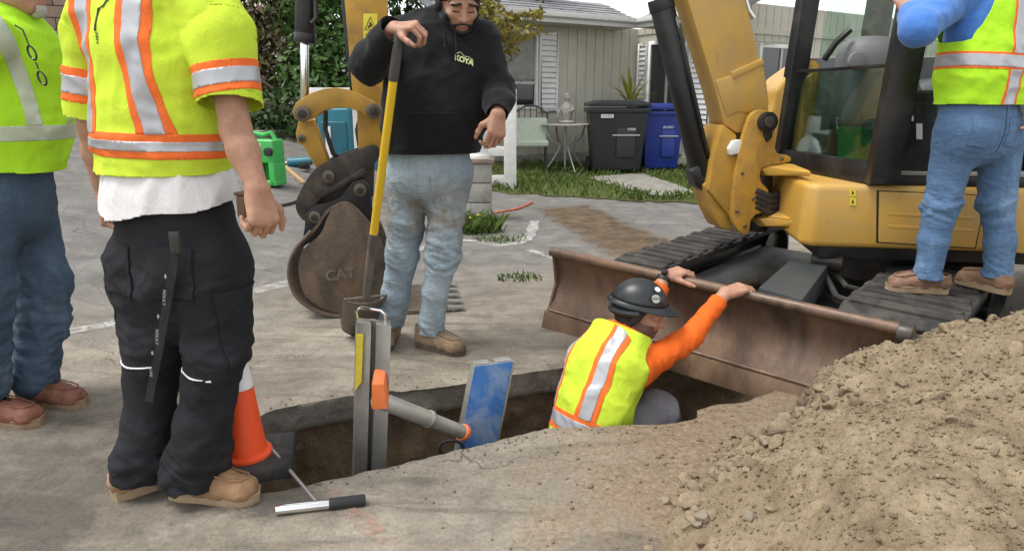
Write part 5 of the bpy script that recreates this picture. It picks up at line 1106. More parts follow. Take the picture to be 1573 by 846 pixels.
def denim(name, col, fade, fscale=3.5):
    t = NT(name); n = t.noise(fscale, 6, .65, sc3=(1, 1, .6)); w = t.noise(55, 5, .7, sc3=(1, 1, .35)); tw = t.noise(650, 2, .5)
    c = t.ramp(n, [(.3, tuple(x * .72 for x in col)), (.52, col), (.75, fade)]); c = t.mix(.55, c, t.ramp(w, [(.3, .72), (.7, 1.12)]), 'MULTIPLY'); c = t.mix(.4, c, t.ramp(tw, [(.3, .7), (.7, 1.1)]), 'MULTIPLY')
    h = t.bump(t.noise(16, 5, .65, dist=.6, sc3=(1, 1, 2.4)), .65, .012); h = t.bump(tw, .3, .001, h); return t.done(c, .9, 0, h, Specular_IOR_Level=.2)
M_BOOT = simple('tan_leather', (.30, .17, .085), .7, 0, .3, 18, .4, 140, .0015, (.36, .29, .20), .35); M_SOLE = simple('crepe_sole', (.36, .26, .16), .8, 0, .25, 20, .3, 60, .002)
M_LACE = simple('brown_lace', (.12, .06, .035), .9); UPV = np.array((0, 0, 1.0))
# ------------------------------------------------------------------ person in the foreground, seen from behind
def person_foreground():
    A = lambda px, py, y: V3(at(px, py, y))
    pz = at(265, 345, 2.06); t = thing('person', 'person in lime hi-vis shirt, white tee and black trousers seen from behind', 'person', (pz.x, pz.y, 0))
    skin = skin_material('skin_tan', (.44, .25, .165)); fw = nrmz((.36, .93, 0)); rt = nrmz((.93, -.36, 0))
    pel, wai, che, nek = A(268, 350, 2.06), A(256, 262, 2.06), A(239, 90, 2.06), A(233, -50, 2.08)
    shR, elR, wrR = A(330, 2, 1.98), A(362, 200, 1.92), A(396, 292, 1.86); shL, elL, wrL = A(146, 5, 2.13), A(142, 195, 2.13), A(162, 300, 2.20)
    hc = A(228, -150, 2.12)
    # ---- body
    hp, T = head_prims(hc, rt, fw, UPV, nek, 1.0, .004); parts = [sdf_mesh(hp, .0055, .02)]
    for (s_, e_, w_, b_) in ((shR, elR, wrR, 1), (shL, elL, wrL, -1)):
        d = nrmz(w_ - e_); P = [C(s_, e_, .050, .041, None, 1, .02), C(e_, e_ + (w_ - e_) * .35, .039, .041, None, 1, .02), C(e_ + (w_ - e_) * .35, w_, .041, .028, None, 1, .02)]
        al = nrmz(d * .8 + np.array((0, 0, -.5)) + (rt * -.1 * b_)); P += hand(w_, al, rt * b_ * .8 - fw * .3, fw, [(1.0, 1.2, .8), (1.05, 1.25, .8), (1.1, 1.25, .8), (1.1, 1.2, .8)], .035, 1.06, (.7, .5, .3)); parts.append(sdf_mesh(P, .0038, .02))
    rL, rR = A(225, 400, 2.1), A(325, 400, 2.02)
    parts.append(sdf_mesh([C(pel, wai, .15, .14, fw, .7), C(wai, che, .14, .155, fw, .7), C(che, nek, .155, .07, fw, .8), C(shL, shR, .06, .06), C(rL, A(236, 545, 2.04), .08, .06), C(A(236, 545, 2.04), A(214, 735, 2.0), .06, .045), C(rR, A(336, 545, 1.97), .08, .06), C(A(336, 545, 1.97), A(297, 735, 1.97), .06, .045)], .014, .04))
    V, F = join_mesh(parts); body = pydata('body', V, F, skin, t)
    # hair
    V, F = parts[0]; N = normals(V, F); x, y, z = local(V, hc, rt, fw, UPV); f = np.minimum(.012 + z * .9 - y * .5 + .035, z + .065 - np.maximum(0, y) * 2.4) ; VH, FH, AH = clip(V, F, f, np.concatenate([N, f[:, None]], 1)); VH = VH + AH[:, :3] * (np.minimum(.012, AH[:, 3:] * .4) + .003 * (fbm(VH * 60, 2)[:, None] + .5)); pydata('hair', VH, FH, simple('dark_hair', (.012, .009, .007), .6, 0, .3, 40, .6, 160, .004), t)
    # ---- trousers
    kR, kL, aR, aL = A(332, 545, 1.97), A(238, 545, 2.04), A(298, 752, 1.965), A(214, 752, 2.0)
    P = [C(A(264, 285, 2.06), A(268, 325, 2.06), .16, .184, fw, .72, .03), C(A(268, 325, 2.06), A(274, 400, 2.06), .184, .190, fw, .74, .03), C(rR, kR, .110, .081, None, 1, .05), C(kR, A(309, 650, 1.965), .080, .075, None, 1, .03), C(A(309, 650, 1.965), aR, .075, .084, None, 1, .03), C(rL, kL, .108, .080, None, 1, .05), C(kL, A(226, 650, 2.01), .080, .070, None, 1, .03), C(A(226, 650, 2.01), aL, .070, .070, None, 1, .03), C(A(276, 440, 2.05), A(277, 492, 2.03), .11, .06, None, 1, .05)]
    V, F = sdf_mesh(P, .006, .03); N = normals(V, F); z = V[:, 2]
    m = np.clip(1 - np.abs(z - .5) / .2, .3, 1) + .8 * np.clip(1 - np.abs(z - .1) / .12, 0, 1) + .4 * np.clip(1 - np.abs(z - .72) / .12, 0, 1); m = m * np.clip((.86 - z) / .1, 0, 1)
    V = wrinkle(V, N, .012, (5, 7), 2, .06, (.4, .2, 1), np.clip((.9 - z) / .2, 0, 1)); V = folds(V, F, 3, .018, (.1, 0, 1), m); V = folds(V, F, 8, .012, (.1, 0, 1), m, (7, 27), .8)
    hemf = z - .052 - .012 * vn(V * 14); V, F = clip(V, F, hemf); V, F = clip(V, F, A(268, 292, 2.06)[2] - V[:, 2]); V = smooth_mesh(V, F, 1); N = normals(V, F); tr = cloth_part('trousers', V, F, M_BLACKCL, t)
    # reflective piping behind the knees, cargo and seat pockets, seams
    x, y, z = V[:, 0], V[:, 1], V[:, 2]; zR = A(307, 579, 1.9)[2]; zL = A(214, 565, 1.95)[2]; xm = A(276, 560, 2.0)[0]; front = (V - kR) @ fw
    cut = A(326, 560, 1.9)[0]; g = z - zR + .12 * (x - A(305, 579, 1.9)[0]); band('piping', V, F, N, [.0028 - np.abs(g), x - xm, cut - x, .03 - ((V - kR) @ fw)], .003, M_WHITEPRINT, tr)
    cut = A(236, 560, 1.95)[0]; g = z - zL; band('piping', V, F, N, [.0026 - np.abs(g), cut - x, .03 - ((V - kL) @ fw)], .003, M_WHITEPRINT, tr)
    r_ = (V - rR) @ rt; b_ = (V - rR) @ fw; band('cargo_pocket', V, F, N, [.115 - np.abs(z - .585), r_ - .045, .085 - np.abs(b_ + .005)], .007, M_BLACKCL, tr, .006)
    r_ = (V - rL) @ rt; band('cargo_pocket', V, F, N, [.10 - np.abs(z - .60), -.06 - r_, .08 - np.abs((V - rL) @ fw)], .007, M_BLACKCL, tr, .006)
    r_ = (V - pel) @ rt; b_ = (V - pel) @ fw
    for c_ in (-.095, .105): band('back_pocket', V, F, N, [.062 - np.abs(r_ - c_), .075 - np.abs(z - .765 + .15 * np.abs(r_ - c_)), -b_ - .03], .005, M_BLACKCL, tr, .004)
    # ---- white tee hanging below the hi-vis shirt
    P = [C(A(254, 240, 2.06), A(262, 298, 2.06), .160, .205, fw, .74), C(A(262, 298, 2.06), A(268, 350, 2.06), .205, .232, fw, .76)]
    V, F = sdf_mesh(P, .0075, .03); N = normals(V, F); V = wrinkle(V, N, .011, (12, 3.5), 4, .06, (.1, 0, 1)); r_ = (V - pel) @ rt; b_ = (V - pel) @ fw; zh = A(268, 336, 1.93)[2] + .16 * np.maximum(0, r_ - .02) + .16 * np.maximum(0, b_ + .1) + .008 * np.sin(r_ * 22)
    V, F = clip(V, F, V[:, 2] - zh); V, F = clip(V, F, A(254, 245, 1.93)[2] - V[:, 2]); V = smooth_mesh(V, F, 1); cloth_part('undershirt', V, F, M_TEE, t)
    # ---- hi-vis shirt: torso + sleeves
    eR, eL = shR + (elR - shR) * .80, shL + (elL - shL) * .92
    P = [C(A(253, 280, 2.06), A(247, 180, 2.06), .208, .192, fw, .72, .05), C(A(247, 180, 2.06), A(239, 80, 2.06), .192, .188, fw, .72, .05), C(A(239, 80, 2.06), A(234, 0, 2.07), .188, .15, fw, .72, .05), C(A(234, 5, 2.07), nek, .135, .085, fw, .75, .05),
         C(shR + (nek - shR) * .25, shR + (elR - shR) * .3, .088, .086, None, 1, .05), C(shR + (elR - shR) * .3, eR + (elR - shR) * .2, .086, .088, rt, .92, .03), C(shL + (nek - shL) * .25, shL + (elL - shL) * .3, .085, .080, None, 1, .05), C(shL + (elL - shL) * .3, eL + (elL - shL) * .2, .080, .076, rt, .9, .03)]
    stub = [C(shR + (nek - shR) * .25, shR + (elR - shR) * .22, .088, .084, None, 1, .05), C(shL + (nek - shL) * .25, shL + (elL - shL) * .22, .085, .078, None, 1, .05)]
    V, F = sdf_mesh(P[:4] + stub, .0075, .03); N = normals(V, F)
    V = wrinkle(V, N, .011, (8, 3.5), 6, .05, (.25, .1, 1)); V = folds(V, F, 5, .009, (.2, 0, 1), None, (7, 14), .9); V = wrinkle(V, normals(V, F), .010, (7, 14), 8, .05, (0, 0, 1), np.clip(1 - np.abs(V[:, 2] - A(250, 235, 2)[2]) / .14, 0, 1))
    V, F = clip(V, F, V[:, 2] - A(253, 271, 1.93)[2] - .035 * np.maximum(0, ((V - pel) @ fw) + .1)); pcs = [(V, F)]; tg = [np.zeros((len(V), 4)) + [-9, -9, 0, 0]]
    for i_, (s_, e_, prm, end, kk) in enumerate(((shR, elR, P[4:6], .815, .35), (shL, elL, P[6:8], .93, 0))):
        VV, FF = sdf_mesh(prm, .0075, .03); VV = folds(VV, FF, 16 + i_, .009, e_ - s_, None, (7, 13), .9); tt, _ = arm_t(VV, s_, e_); VV, FF, aa = clip(VV, FF, (end - tt + kk * ((VV - s_) @ fw)) * .25, tt[:, None]); z4 = np.zeros((len(VV), 4)) - 9; z4[:, 2:] = 0; z4[:, i_] = aa[:, 0]; z4[:, 2 + i_] = 1; pcs.append((VV, FF)); tg.append(z4)
    V, F = join_mesh(pcs); V = smooth_mesh(V, F, 1); N = normals(V, F); tR, tL, onR, onL = np.concatenate(tg).T; sh = cloth_part('hi_vis_shirt', V, F, M_LIME, t)
    r_ = (V - che) @ rt; b_ = (V - che) @ fw; z = V[:, 2]; tor = .5 - np.maximum(onR, onL)
    zb0, zb1 = A(250, 240, 1.92)[2], A(250, 206, 1.92)[2]; zc = (zb0 + zb1) / 2; w = (zb1 - zb0) / 2 + .004; g = z - zc + .03 * r_
    def stripe(fields_o, fields_s, nm='reflective_band'):
        o = band(nm, V, F, N, fields_o, .002, M_ORNG, sh)
        if o: band('silver_tape', V, F, N, fields_s, .0035, M_SILV, o)
    stripe([w - np.abs(g), tor], [w - .021 - np.abs(g), tor])
    # two braces over the back
    zt = z - zc
    for sgn, c0, c1, c2 in ((1, .118, -.02, .30), (-1, -.128, -.03, .25)):
        cx = c0 + (.035 * np.sin(np.clip(zt, 0, .6) * 5.2) * -sgn if sgn > 0 else .0) + c1 * zt + c2 * np.maximum(0, zt - .36) ** 2 * sgn * 2
        g2 = r_ - cx; wo, wi = (.047, .024); back = np.minimum(-b_ + .02, zt - w + .004); stripe([wo - np.abs(g2), back, tor], [wi - np.abs(g2), back, tor])
    gR = tR - .60 + .30 * ((V - shR) @ fw); stripe([.115 - np.abs(gR), onR - .5], [.058 - np.abs(gR), onR - .5]); gL = tL - .66; stripe([.135 - np.abs(gL), onL - .5], [.070 - np.abs(gL), onL - .5])
    zh_ = A(253, 271, 1.93)[2] + .035 * np.maximum(0, ((V - pel) @ fw) + .1); M_TH = cloth('lime_thread', (.36, .48, .03)); band('sleeve_stitch', V, F, N, [.006 - np.abs(tR - .76 - .35 * ((V - shR) @ fw)), onR - .5], .001, M_TH, sh, .002); band('shoulder_seam', V, F, N, [.006 - np.abs(tR - .10), onR - .5], .001, M_TH, sh, .002)
    # printed emblem on the back: remains of letters and a roof stroke
    def pr(pts, wd, o0):
        f_ = np.full(len(V), 1e3)
        for i in range(len(pts) - 1):
            a = np.array(pts[i]); b = np.array(pts[i + 1]); q = np.stack([r_, z], 1) - a; e = b - a; tt = np.clip(q @ e / (e @ e), 0, 1); f_ = np.minimum(f_, np.linalg.norm(q - tt[:, None] * e, axis=1))
        band('print', V, F, N, [wd - f_, -b_ - .03, tor], .0025, M_INK, sh, .0006)
    Z = lambda py: A(185, py, 1.93)[2]; X_ = lambda px: float((A(px, 60, 1.93) - che) @ rt)
    pr([(X_(143), Z(46)), (X_(146), Z(14)), (X_(150), Z(13))], .004, 0); pr([(X_(146), Z(14)), (X_(160), Z(9)), (X_(166), Z(1)), (X_(190), Z(-10)), (X_(214), Z(8))], .003, 0)
    pr([(X_(204), Z(12)), (X_(210), Z(10)), (X_(213), Z(42))], .004, 0)
    for k in range(4): pr([(X_(146), Z(50 + k * 5)), (X_(148), Z(52 + k * 5))], .003, 0); pr([(X_(212), Z(50 + k * 6)), (X_(214), Z(53 + k * 6))], .003, 0)
    # ---- shoes
    shoe('shoe', aR + fw * 0, (.98, -.10), .0, M_BOOT, M_SOLE, t, .305, .105, M_LACE); shoe('shoe', aL, (.72, .60), .0, M_BOOT, M_SOLE, t, .30, .105, M_LACE)
    # ---- strap hanging from the back pocket
    st = [A(270, 362, 1.86), A(269, 400, 1.86), A(262, 440, 1.87), A(252, 500, 1.88), A(241, 560, 1.89), A(234, 590, 1.9), A(230, 616, 1.9)]; m = MB(); wv = rt * .016; vs = []; n = len(st)
    for p in st: vs += [p - wv, p + wv, p + wv - fw * .003, p - wv - fw * .003]
    fs = [(4 * i + j, 4 * i + (j + 1) % 4, 4 * i + 4 + (j + 1) % 4, 4 * i + 4 + j) for i in range(n - 1) for j in range(4)] + [(0, 1, 2, 3), (4 * n - 4, 4 * n - 3, 4 * n - 2, 4 * n - 1)]; m.add(vs, fs); lan = tag(m.build('lanyard_strap', M_BLACKCL, None), 'black printed lanyard strap hanging from the black trousers', 'strap')
    m = MB(); bc = Vector((A(270, 372, 1.845))); m.box(bc, (.036, .014, .06), Matrix.Rotation(-.36, 3, 'Z')); m.build('buckle', simple('buckle_plastic', (.02, .02, .02), .3), lan, .004)
    rts = Vector(rt); 
    for k, (px, py, s_) in enumerate(((258, 455, 'RESULT'), (247, 515, 'RESULT'), (238, 570, 'LIFE'))):
        p = Vector(A(px, py, 1.868)); d = Vector((-.16, 0, -1)).normalized(); nn2 = Vector(-fw); xx = d; yy = nn2.cross(xx).normalized(); zz = xx.cross(yy)
        MM = Matrix.Translation(p + nn2 * .014) @ Matrix(((xx.x, yy.x, zz.x, 0), (xx.y, yy.y, zz.y, 0), (xx.z, yy.z, zz.z, 0), (0, 0, 0, 1))); text3d('lettering', s_, .014, MM, M_GREYPRINT, lan, .0004)
        m = MB(); c_ = p + nn2 * .014 + Vector((.012, 0, .062)); m.add([c_ + xx * .008, c_ + yy * .005, c_ - xx * .008, c_ - yy * .005], [(0, 1, 2, 3)]); m.build('lozenge', M_GREYPRINT, lan, fixn=False)
    # ---- phone pouch on the right hip
    q = A(380, 316, 1.95); pc = thing('belt_pouch', 'brown leather pouch clipped at the hip of the black trousers', 'pouch', Vector(q)); m = MB(); m.box(Vector(q), (.035, .06, .07), Matrix.Rotation(-.3, 3, 'Z')); m.build('pocket', simple('dark_brown_leather', (.11, .055, .03), .5), pc, .012, 3); m = MB(); m.box(Vector(q) + Vector((.0, -.0, .037)), (.038, .064, .010), Matrix.Rotation(-.3, 3, 'Z')); m.build('flap', simple('pouch_flap', (.09, .045, .025), .5), pc, .004)
person_foreground()
# ------------------------------------------------------------------ person at the far left, in profile
def person_left():
    A = lambda px, py, y: V3(at(px, py, y)); c = at(15, 300, 2.62); t = thing('person', 'grey-bearded person in plain bright lime shirt and blue jeans at the left edge', 'person', (c.x, c.y, 0))
    skin = skin_material('skin_ruddy', (.47, .25, .18)); rt, fw, _ = frame((.97, -.24, 0)); pel, che, nek = A(7, 290, 2.62), A(15, 110, 2.62), A(11, 30, 2.62); hc = A(23, -26, 2.62)
    shR, elR, wrR = A(-21, 60, 2.44), A(-120, 175, 2.46), A(-145, 280, 2.40); shL, elL, wrL = A(30, 65, 2.82), A(5, 190, 2.86), A(-5, 290, 2.84)
    hp, T = head_prims(hc, rt, fw, UPV, nek, 1.0, .002); head = sdf_mesh(hp, .0055, .02); parts = [head]
    for s_, e_, w_, b_ in ((shR, elR, wrR, 1), (shL, elL, wrL, -1)): parts.append(sdf_mesh([C(s_, e_, .055, .043), C(e_, w_, .044, .029)] + hand(w_, w_ - e_, rt * b_, fw, (.4, .5, .3)), .006, .02))
    hR, kR, aR = A(-19, 310, 2.5), A(-23, 440, 2.46), A(-23, 592, 2.5); hL, kL, aL = A(37, 310, 2.74), A(69, 432, 2.70), A(53, 584, 2.66)
    parts.append(sdf_mesh([C(pel, che, .14, .15, fw, .85), C(che, nek, .15, .07), C(hR, kR, .08, .06), C(kR, aR, .06, .045), C(hL, kL, .08, .06), C(kL, aL, .06, .045)], .014, .04)); V, F = join_mesh(parts); pydata('body', V, F, skin, t)
    V, F = head; N = normals(V, F); x, y, z = local(V, hc, rt, fw, UPV); M_H = simple('grey_hair', (.42, .40, .37), .7, 0, .3, 60, .6, 200, .003); hair_cap('hair', V, F, N, np.minimum(z * .9 - y * .5 + .04, z + .05 - np.maximum(0, y) * 2.2), M_H, t)
    hair_cap('goatee', V, F, N, np.minimum(np.minimum(.020 - np.abs(x), -.078 - z), y - .062), M_H, t, .014, .010, 130)
    # jeans
    P = [C(A(3, 255, 2.62), A(7, 310, 2.62), .165, .175, rt, .95, .05), C(hR, kR, .105, .085), C(kR, aR, .082, .080), C(hL, kL, .108, .086), C(kL, aL, .083, .078)]
    V, F = sdf_mesh(P, .008, .04); N = normals(V, F); z = V[:, 2]; V = folds(V, F, 9, .020, (.1, .1, 1), np.clip((.7 - z) / .3, .3, 1) + .8 * np.clip(1 - np.abs(z - .1) / .1, 0, 1)); V = folds(V, F, 12, .007, (.1, 0, 1), np.clip((.8 - z) / .25, .3, 1), (9, 34), .7); V, F = clip(V, F, z - .05); V, F = clip(V, F, A(5, 240, 2.62)[2] - V[:, 2]); V = smooth_mesh(V, F, 1); cloth_part('jeans', V, F, denim('dark_blue_denim', (.07, .11, .165), (.17, .23, .30)), t)
    # shirt
    P = [C(A(7, 275, 2.62), A(13, 180, 2.62), .192, .185, rt, .95, .05), C(A(13, 180, 2.62), A(15, 90, 2.62), .185, .172, rt, 1.0, .05), C(A(15, 90, 2.62), nek, .165, .085, None, 1, .05), C(shR, shR + (elR - shR) * .15, .085, .08, None, 1, .04), C(shL, shL + (elL - shL) * .15, .085, .08, None, 1, .04)]
    V, F = sdf_mesh(P, .008, .03); N = normals(V, F); V = wrinkle(V, N, .012, (7, 4), 12, .06, (.5, .1, .9)); V = folds(V, F, 4, .012, (.3, 0, 1), None, (6, 12), .9); b_ = (V - che) @ fw; hx = V - nek
    f = np.minimum(V[:, 2] - A(45, 270, 2.5)[2] + .12 * b_ - .02, np.where(np.linalg.norm(hx, axis=1) < .16, .10 - hx[:, 2], 1)); V, F = clip(V, F, f); V = smooth_mesh(V, F, 1); N = normals(V, F); sh = cloth_part('hi_vis_shirt', V, F, M_YLIME, t)
    for s_, e_ in ((shR, elR), (shL, elL)):
        V4, F4 = sdf_mesh([C(s_, s_ + (e_ - s_) * 1.0, .085, .08)], .008, .03); V4 = wrinkle(V4, normals(V4, F4), .016, (6, 7), 19, .05, (.3, .1, 1)); tt, _ = arm_t(V4, s_, e_); V4, F4 = clip(V4, F4, (.85 - tt) * .25); cloth_part('sleeve', V4, F4, M_YLIME, sh)
    r_ = (V - che) @ rt; b_ = (V - che) @ fw; z = V[:, 2]; tor = np.ones(len(V)); z0 = A(25, 206, 2.45)[2]; MS = simple('ribbed_silver_tape', (.50, .56, .44), .4, .15, .1, 9, .3, 500, .001)
    band('reflective_band', V, F, N, [.026 - np.abs(z - z0), tor], .002, MS, sh); zt = z - z0
    th = np.arctan2(r_, b_ + .02); th0 = .42 + 1.9 * np.maximum(0, zt - .06) ** 1.5
    for sg in (1, -1): band('reflective_band', V, F, N, [.022 - np.abs(sg * th - th0) * .18, zt - .026, b_ + .05, sg * r_ + .02], .002, MS, sh)
    shoe('shoe', aR, (.98, -.16), 0, MB1, MS1, t, .31, .10, M_LACE); shoe('shoe', aL, (.97, -.10), 0, MB1, MS1, t, .30, .10, M_LACE)
    # spectacles hung on the collar
    g = thing('spectacles', 'black framed spectacles hanging from the collar of the lime shirt', 'spectacles', Vector(A(43, 60, 2.46))); mk = simple('black_acetate', (.012, .012, .014), .25); m = MB(); o = Vector(A(42, 64, 2.44)); dn = Vector((.05, -.02, -.15)); rr_ = Vector(fw) * .018
    for k, tt in enumerate((.25, .8)):
        c = o + dn * tt; m = MB(); m.tube([c + dn.normalized() * (.024 * math.cos(a)) + Vector(fw) * (.015 * math.sin(a)) for a in [i * math.pi / 8 for i in range(16)]], .0035, 6, closed=True); m.build('rim', mk, g)
    m = MB(); m.tube([o + dn * .45, o + dn * .6], .003, 6); m.build('bridge', mk, g); m = MB(); m.tube([o + dn * .1, o - dn * .25, o - dn * .35 + Vector((-.02, 0, .0))], .003, 6); m.build('temple', mk, g)
MB1 = simple('red_brown_leather', (.22, .085, .05), .6, 0, .3, 18, .4, 140, .0015, (.28, .18, .12), .3); MS1 = simple('tan_sole', (.30, .20, .12), .8, 0, .25, 20, .3)
person_left()
# ------------------------------------------------------------------ person in the black hoodie with the shovel
def person_hoodie():
    A = lambda px, py, y: V3(at(px, py, y)); c = at(655, 300, 3.32); t = thing('person', 'person in black hoodie and faded jeans leaning on a shovel', 'person', (c.x, c.y, 0))
    skin = skin_material('skin_olive', (.42, .23, .155)); rt, fw, _ = frame((.12, -.99, 0)); pel, che, nek = A(660, 245, 3.34), A(668, 120, 3.33), A(690, 42, 3.33)
    hr, hf, hu = frame((.30, -.83, -.47)); hc = A(704, 4, 3.25)
    shR, elR, wrR = A(617, 62, 3.34), A(568, 96, 3.14), A(606, 44, 2.98); shL, elL, wrL = A(738, 62, 3.33), A(762, 138, 3.30), A(765, 176, 3.10)
    hp, T = head_prims(hc, hr, hf, hu, nek, 1.06, .006); head = sdf_mesh(hp, .0048, .02); parts = [head]
    P = [C(shR, elR, .055, .045), C(elR, wrR, .045, .03)] + hand(wrR, (.42, -.12, .02), (.0, -.4, .9), (-.2, -.8, -.5), [(.9, 1.1, .7), (.85, 1.1, .7), (.85, 1.1, .7), (.9, 1.1, .7)], .035, 1.08, (.4, .4, .3)); parts.append(sdf_mesh(P, .0037, .016))
    P = [C(shL, elL, .055, .045), C(elL, wrL, .045, .03)] + hand(wrL, (-.10, -.25, -.95), (.55, -.85, .1), (-.85, -.5, 0), [(.6, .9, .6), (.6, 1.0, .6), (.65, 1.0, .6), (.7, 1.0, .6)], .035, 1.08, (.9, .6, .3)); parts.append(sdf_mesh(P, .0037, .016))
    hR, kR, aR = A(628, 268, 3.36), A(618, 392, 3.32), A(601, 522, 3.46); hL, kL, aL = A(692, 268, 3.34), A(680, 392, 3.27), A(660, 526, 3.32)
    parts.append(sdf_mesh([C(pel, che, .16, .17, fw, .8), C(che, nek, .17, .07, fw, .8), C(hR, kR, .08, .06), C(kR, aR, .06, .045), C(hL, kL, .08, .06), C(kL, aL, .06, .045)], .014, .04)); V, F = join_mesh(parts); pydata('body', V, F, skin, t)
    V, F = head; N = normals(V, F); x, y, z = [q / 1.06 for q in local(V, hc, hr, hf, hu)]; M_H = simple('black_hair', (.010, .008, .007), .6, 0, .3, 60, .6, 220, .003)
    hair_cap('hair', V, F, N, np.minimum(z * .9 - y * .45 + .0, z + .03 - np.maximum(0, y - .01) * 1.1 + .02 * fbm(V * 40, 2)), M_H, t, .016, .008)
    mouth = np.sqrt((x / .026) ** 2 + ((z + .066) / .013) ** 2) - 1
    beard = np.minimum(np.minimum(-.056 - z + 1.9 * np.maximum(0, np.abs(x) - .044), y + .02), mouth * .012); mst = np.minimum(.032 - np.abs(x), .0045 - np.abs(z + .050 + .35 * np.abs(x) ** 1.0 * .6)); nosec = .006 - 0 * x
    hair_cap('beard', V, F, N, beard, M_H, t, .006, .004, 110); hair_cap('moustache', V, F, N, np.minimum(mst, y - .06), M_H, t, .004, .002, 110)
    for s_ in (-1, 1): hair_cap('eyebrow', V, F, N, np.minimum(np.minimum(.021 - np.abs(x - s_ * .034), .0036 - np.abs(z - .026 + .12 * (np.abs(x) - .034))), y - .05), M_H, t, .004, .002, 120)
    for s_ in (-1, 1): hair_cap('eyelid_line', V, F, N, np.minimum(np.minimum(.015 - np.abs(x - s_ * .032), .0024 - np.abs(z + .004 + 8 * (x - s_ * .032) ** 2)), y - .05), M_H, t, .002, .0005, 120)
    hair_cap('lip', V, F, N, np.minimum(np.minimum(.022 - np.abs(x), .0065 - np.abs(z + .067)), y - .07), skin_material('lip_skin', (.33, .13, .10)), t, .001, .0002)
    # jeans
    P = [C(A(660, 222, 3.34), A(660, 262, 3.34), .19, .195, fw, .8, .05), C(hR, kR, .100, .077, None, 1, .04), C(kR, A(608, 450, 3.36), .075, .068), C(A(608, 450, 3.36), aR, .068, .052), C(hL, kL, .100, .074, None, 1, .04), C(kL, A(668, 450, 3.28), .072, .062), C(A(668, 450, 3.28), aL, .062, .056)]
    V, F = sdf_mesh(P, .006, .025); N = normals(V, F); z = V[:, 2]; m = np.clip(1 - np.abs(z - .55) / .22, .25, 1) + .9 * np.clip(1 - np.abs(z - .12) / .12, 0, 1); V = folds(V, F, 21, .020, (.1, 0, 1), m); V = folds(V, F, 25, .008, (.1, 0, 1), m, (8, 36), .6); V, F = clip(V, F, z - .085); V, F = clip(V, F, A(660, 226, 3.3)[2] - V[:, 2]); V = smooth_mesh(V, F, 1); N = normals(V, F)
    dm = NT('faded_muddy_denim'); n1 = dm.noise(4, 6, .65, sc3=(1, 1, .6)); w = dm.noise(60, 5, .7, sc3=(1, 1, .35)); tw = dm.noise(650, 2, .5); s3 = dm.sep(); c_ = dm.ramp(n1, [(.3, (.20, .26, .32)), (.52, (.30, .375, .435)), (.75, (.42, .49, .53))])
    mud = dm.math('MULTIPLY', dm.ramp(dm.math('ABSOLUTE', dm.math('SUBTRACT', s3[2], .70)), [(.05, 1.0), (.24, 0.0)]), dm.ramp(dm.noise(7, 6, .7), [(.36, 0.0), (.6, .85)])); c_ = dm.mix(mud, c_, (.20, .165, .115)); c_ = dm.mix(.6, c_, dm.ramp(w, [(.3, .68), (.7, 1.12)]), 'MULTIPLY'); h_ = dm.bump(dm.noise(16, 5, .65, dist=.6, sc3=(1, 1, 2.4)), .7, .012); M_DM = dm.done(c_, .9, 0, dm.bump(tw, .3, .001, h_), Specular_IOR_Level=.2)
    je = cloth_part('jeans', V, F, M_DM, t); r_ = (V - pel) @ rt; b_ = (V - pel) @ fw; zf = V[:, 2]
    band('fly_seam', V, F, N, [.003 - np.abs(r_ + .0), b_, .04 - np.abs(zf - .86)], .002, M_GREYPRINT, je); 
    # hoodie: trunk, sleeves, hood, pocket
    P = [C(A(661, 225, 3.33), A(668, 170, 3.31), .222, .228, fw, .82, .05), C(A(668, 170, 3.31), A(670, 105, 3.32), .228, .205, fw, .78, .05), C(A(670, 105, 3.32), A(678, 62, 3.33), .205, .16, fw, .75, .05), C(A(678, 62, 3.33), nek, .15, .095, fw, .85, .05)]
    aS = [C(shR, shR + (elR - shR) * .5, .088, .080, None, 1, .05), C(shR + (elR - shR) * .5, elR, .080, .072, None, 1, .03), C(elR + np.array((0, 0, -.012)), elR + (wrR - elR) * .6, .074, .060, None, 1, .03), C(elR + (wrR - elR) * .6, wrR, .064, .048, None, 1, .02), C(shL, elL, .086, .070, None, 1, .05), C(elL, elL + (wrL - elL) * .6, .068, .058, None, 1, .03), C(elL + (wrL - elL) * .6, wrL, .064, .046, None, 1, .02)]
    V, F = sdf_mesh(P + aS, .0075, .03); N = normals(V, F); V = wrinkle(V, N, .012, (6, 4), 31, .06, (.4, .1, .9)); V = folds(V, F, 31, .010, (.1, 0, 1), None, (6, 12), .9); ml = np.clip(1 - np.linalg.norm(V - elL, axis=1) / .16, 0, 1) + np.clip(1 - np.linalg.norm(V - elR, axis=1) / .18, 0, 1); V = wrinkle(V, normals(V, F), .018, (6, 16), 33, .05, (.3, 0, 1), ml)
    bl = np.clip(1 - np.abs(V[:, 2] - A(661, 226, 3.2)[2]) / .05, 0, 1); dR = nrmz(wrR - elR); dL = nrmz(wrL - elL); sR = (V - wrR) @ dR; sL = (V - wrL) @ dL; nearR = np.linalg.norm(V - wrR, axis=1) < .16; nearL = np.linalg.norm(V - wrL, axis=1) < .15; b_ = (V - pel) @ fw
    hem = V[:, 2] - A(661, 238, 3.15)[2] - .012 * np.cos(((V - pel) @ rt) * 9) * 0; lowtorso = np.abs((V - pel) @ rt) < .27
    f = np.where(nearR & (sR > -.06), -.004 - sR, np.where(nearL & (sL > -.06), -.002 - sL, hem)); f = np.minimum(f, np.where(np.linalg.norm(V - nek, axis=1) < .2, .075 - (V - nek)[:, 2] - .0, 1)); V, F = clip(V, F, f); V = smooth_mesh(V, F, 1); N = normals(V, F); M_HOOD = cloth('black_fleece', (.0115, .0118, .0135), .3, .95, 600, .3, 6, .08); ho = cloth_part('hoodie', V, F, M_HOOD, t, .005)
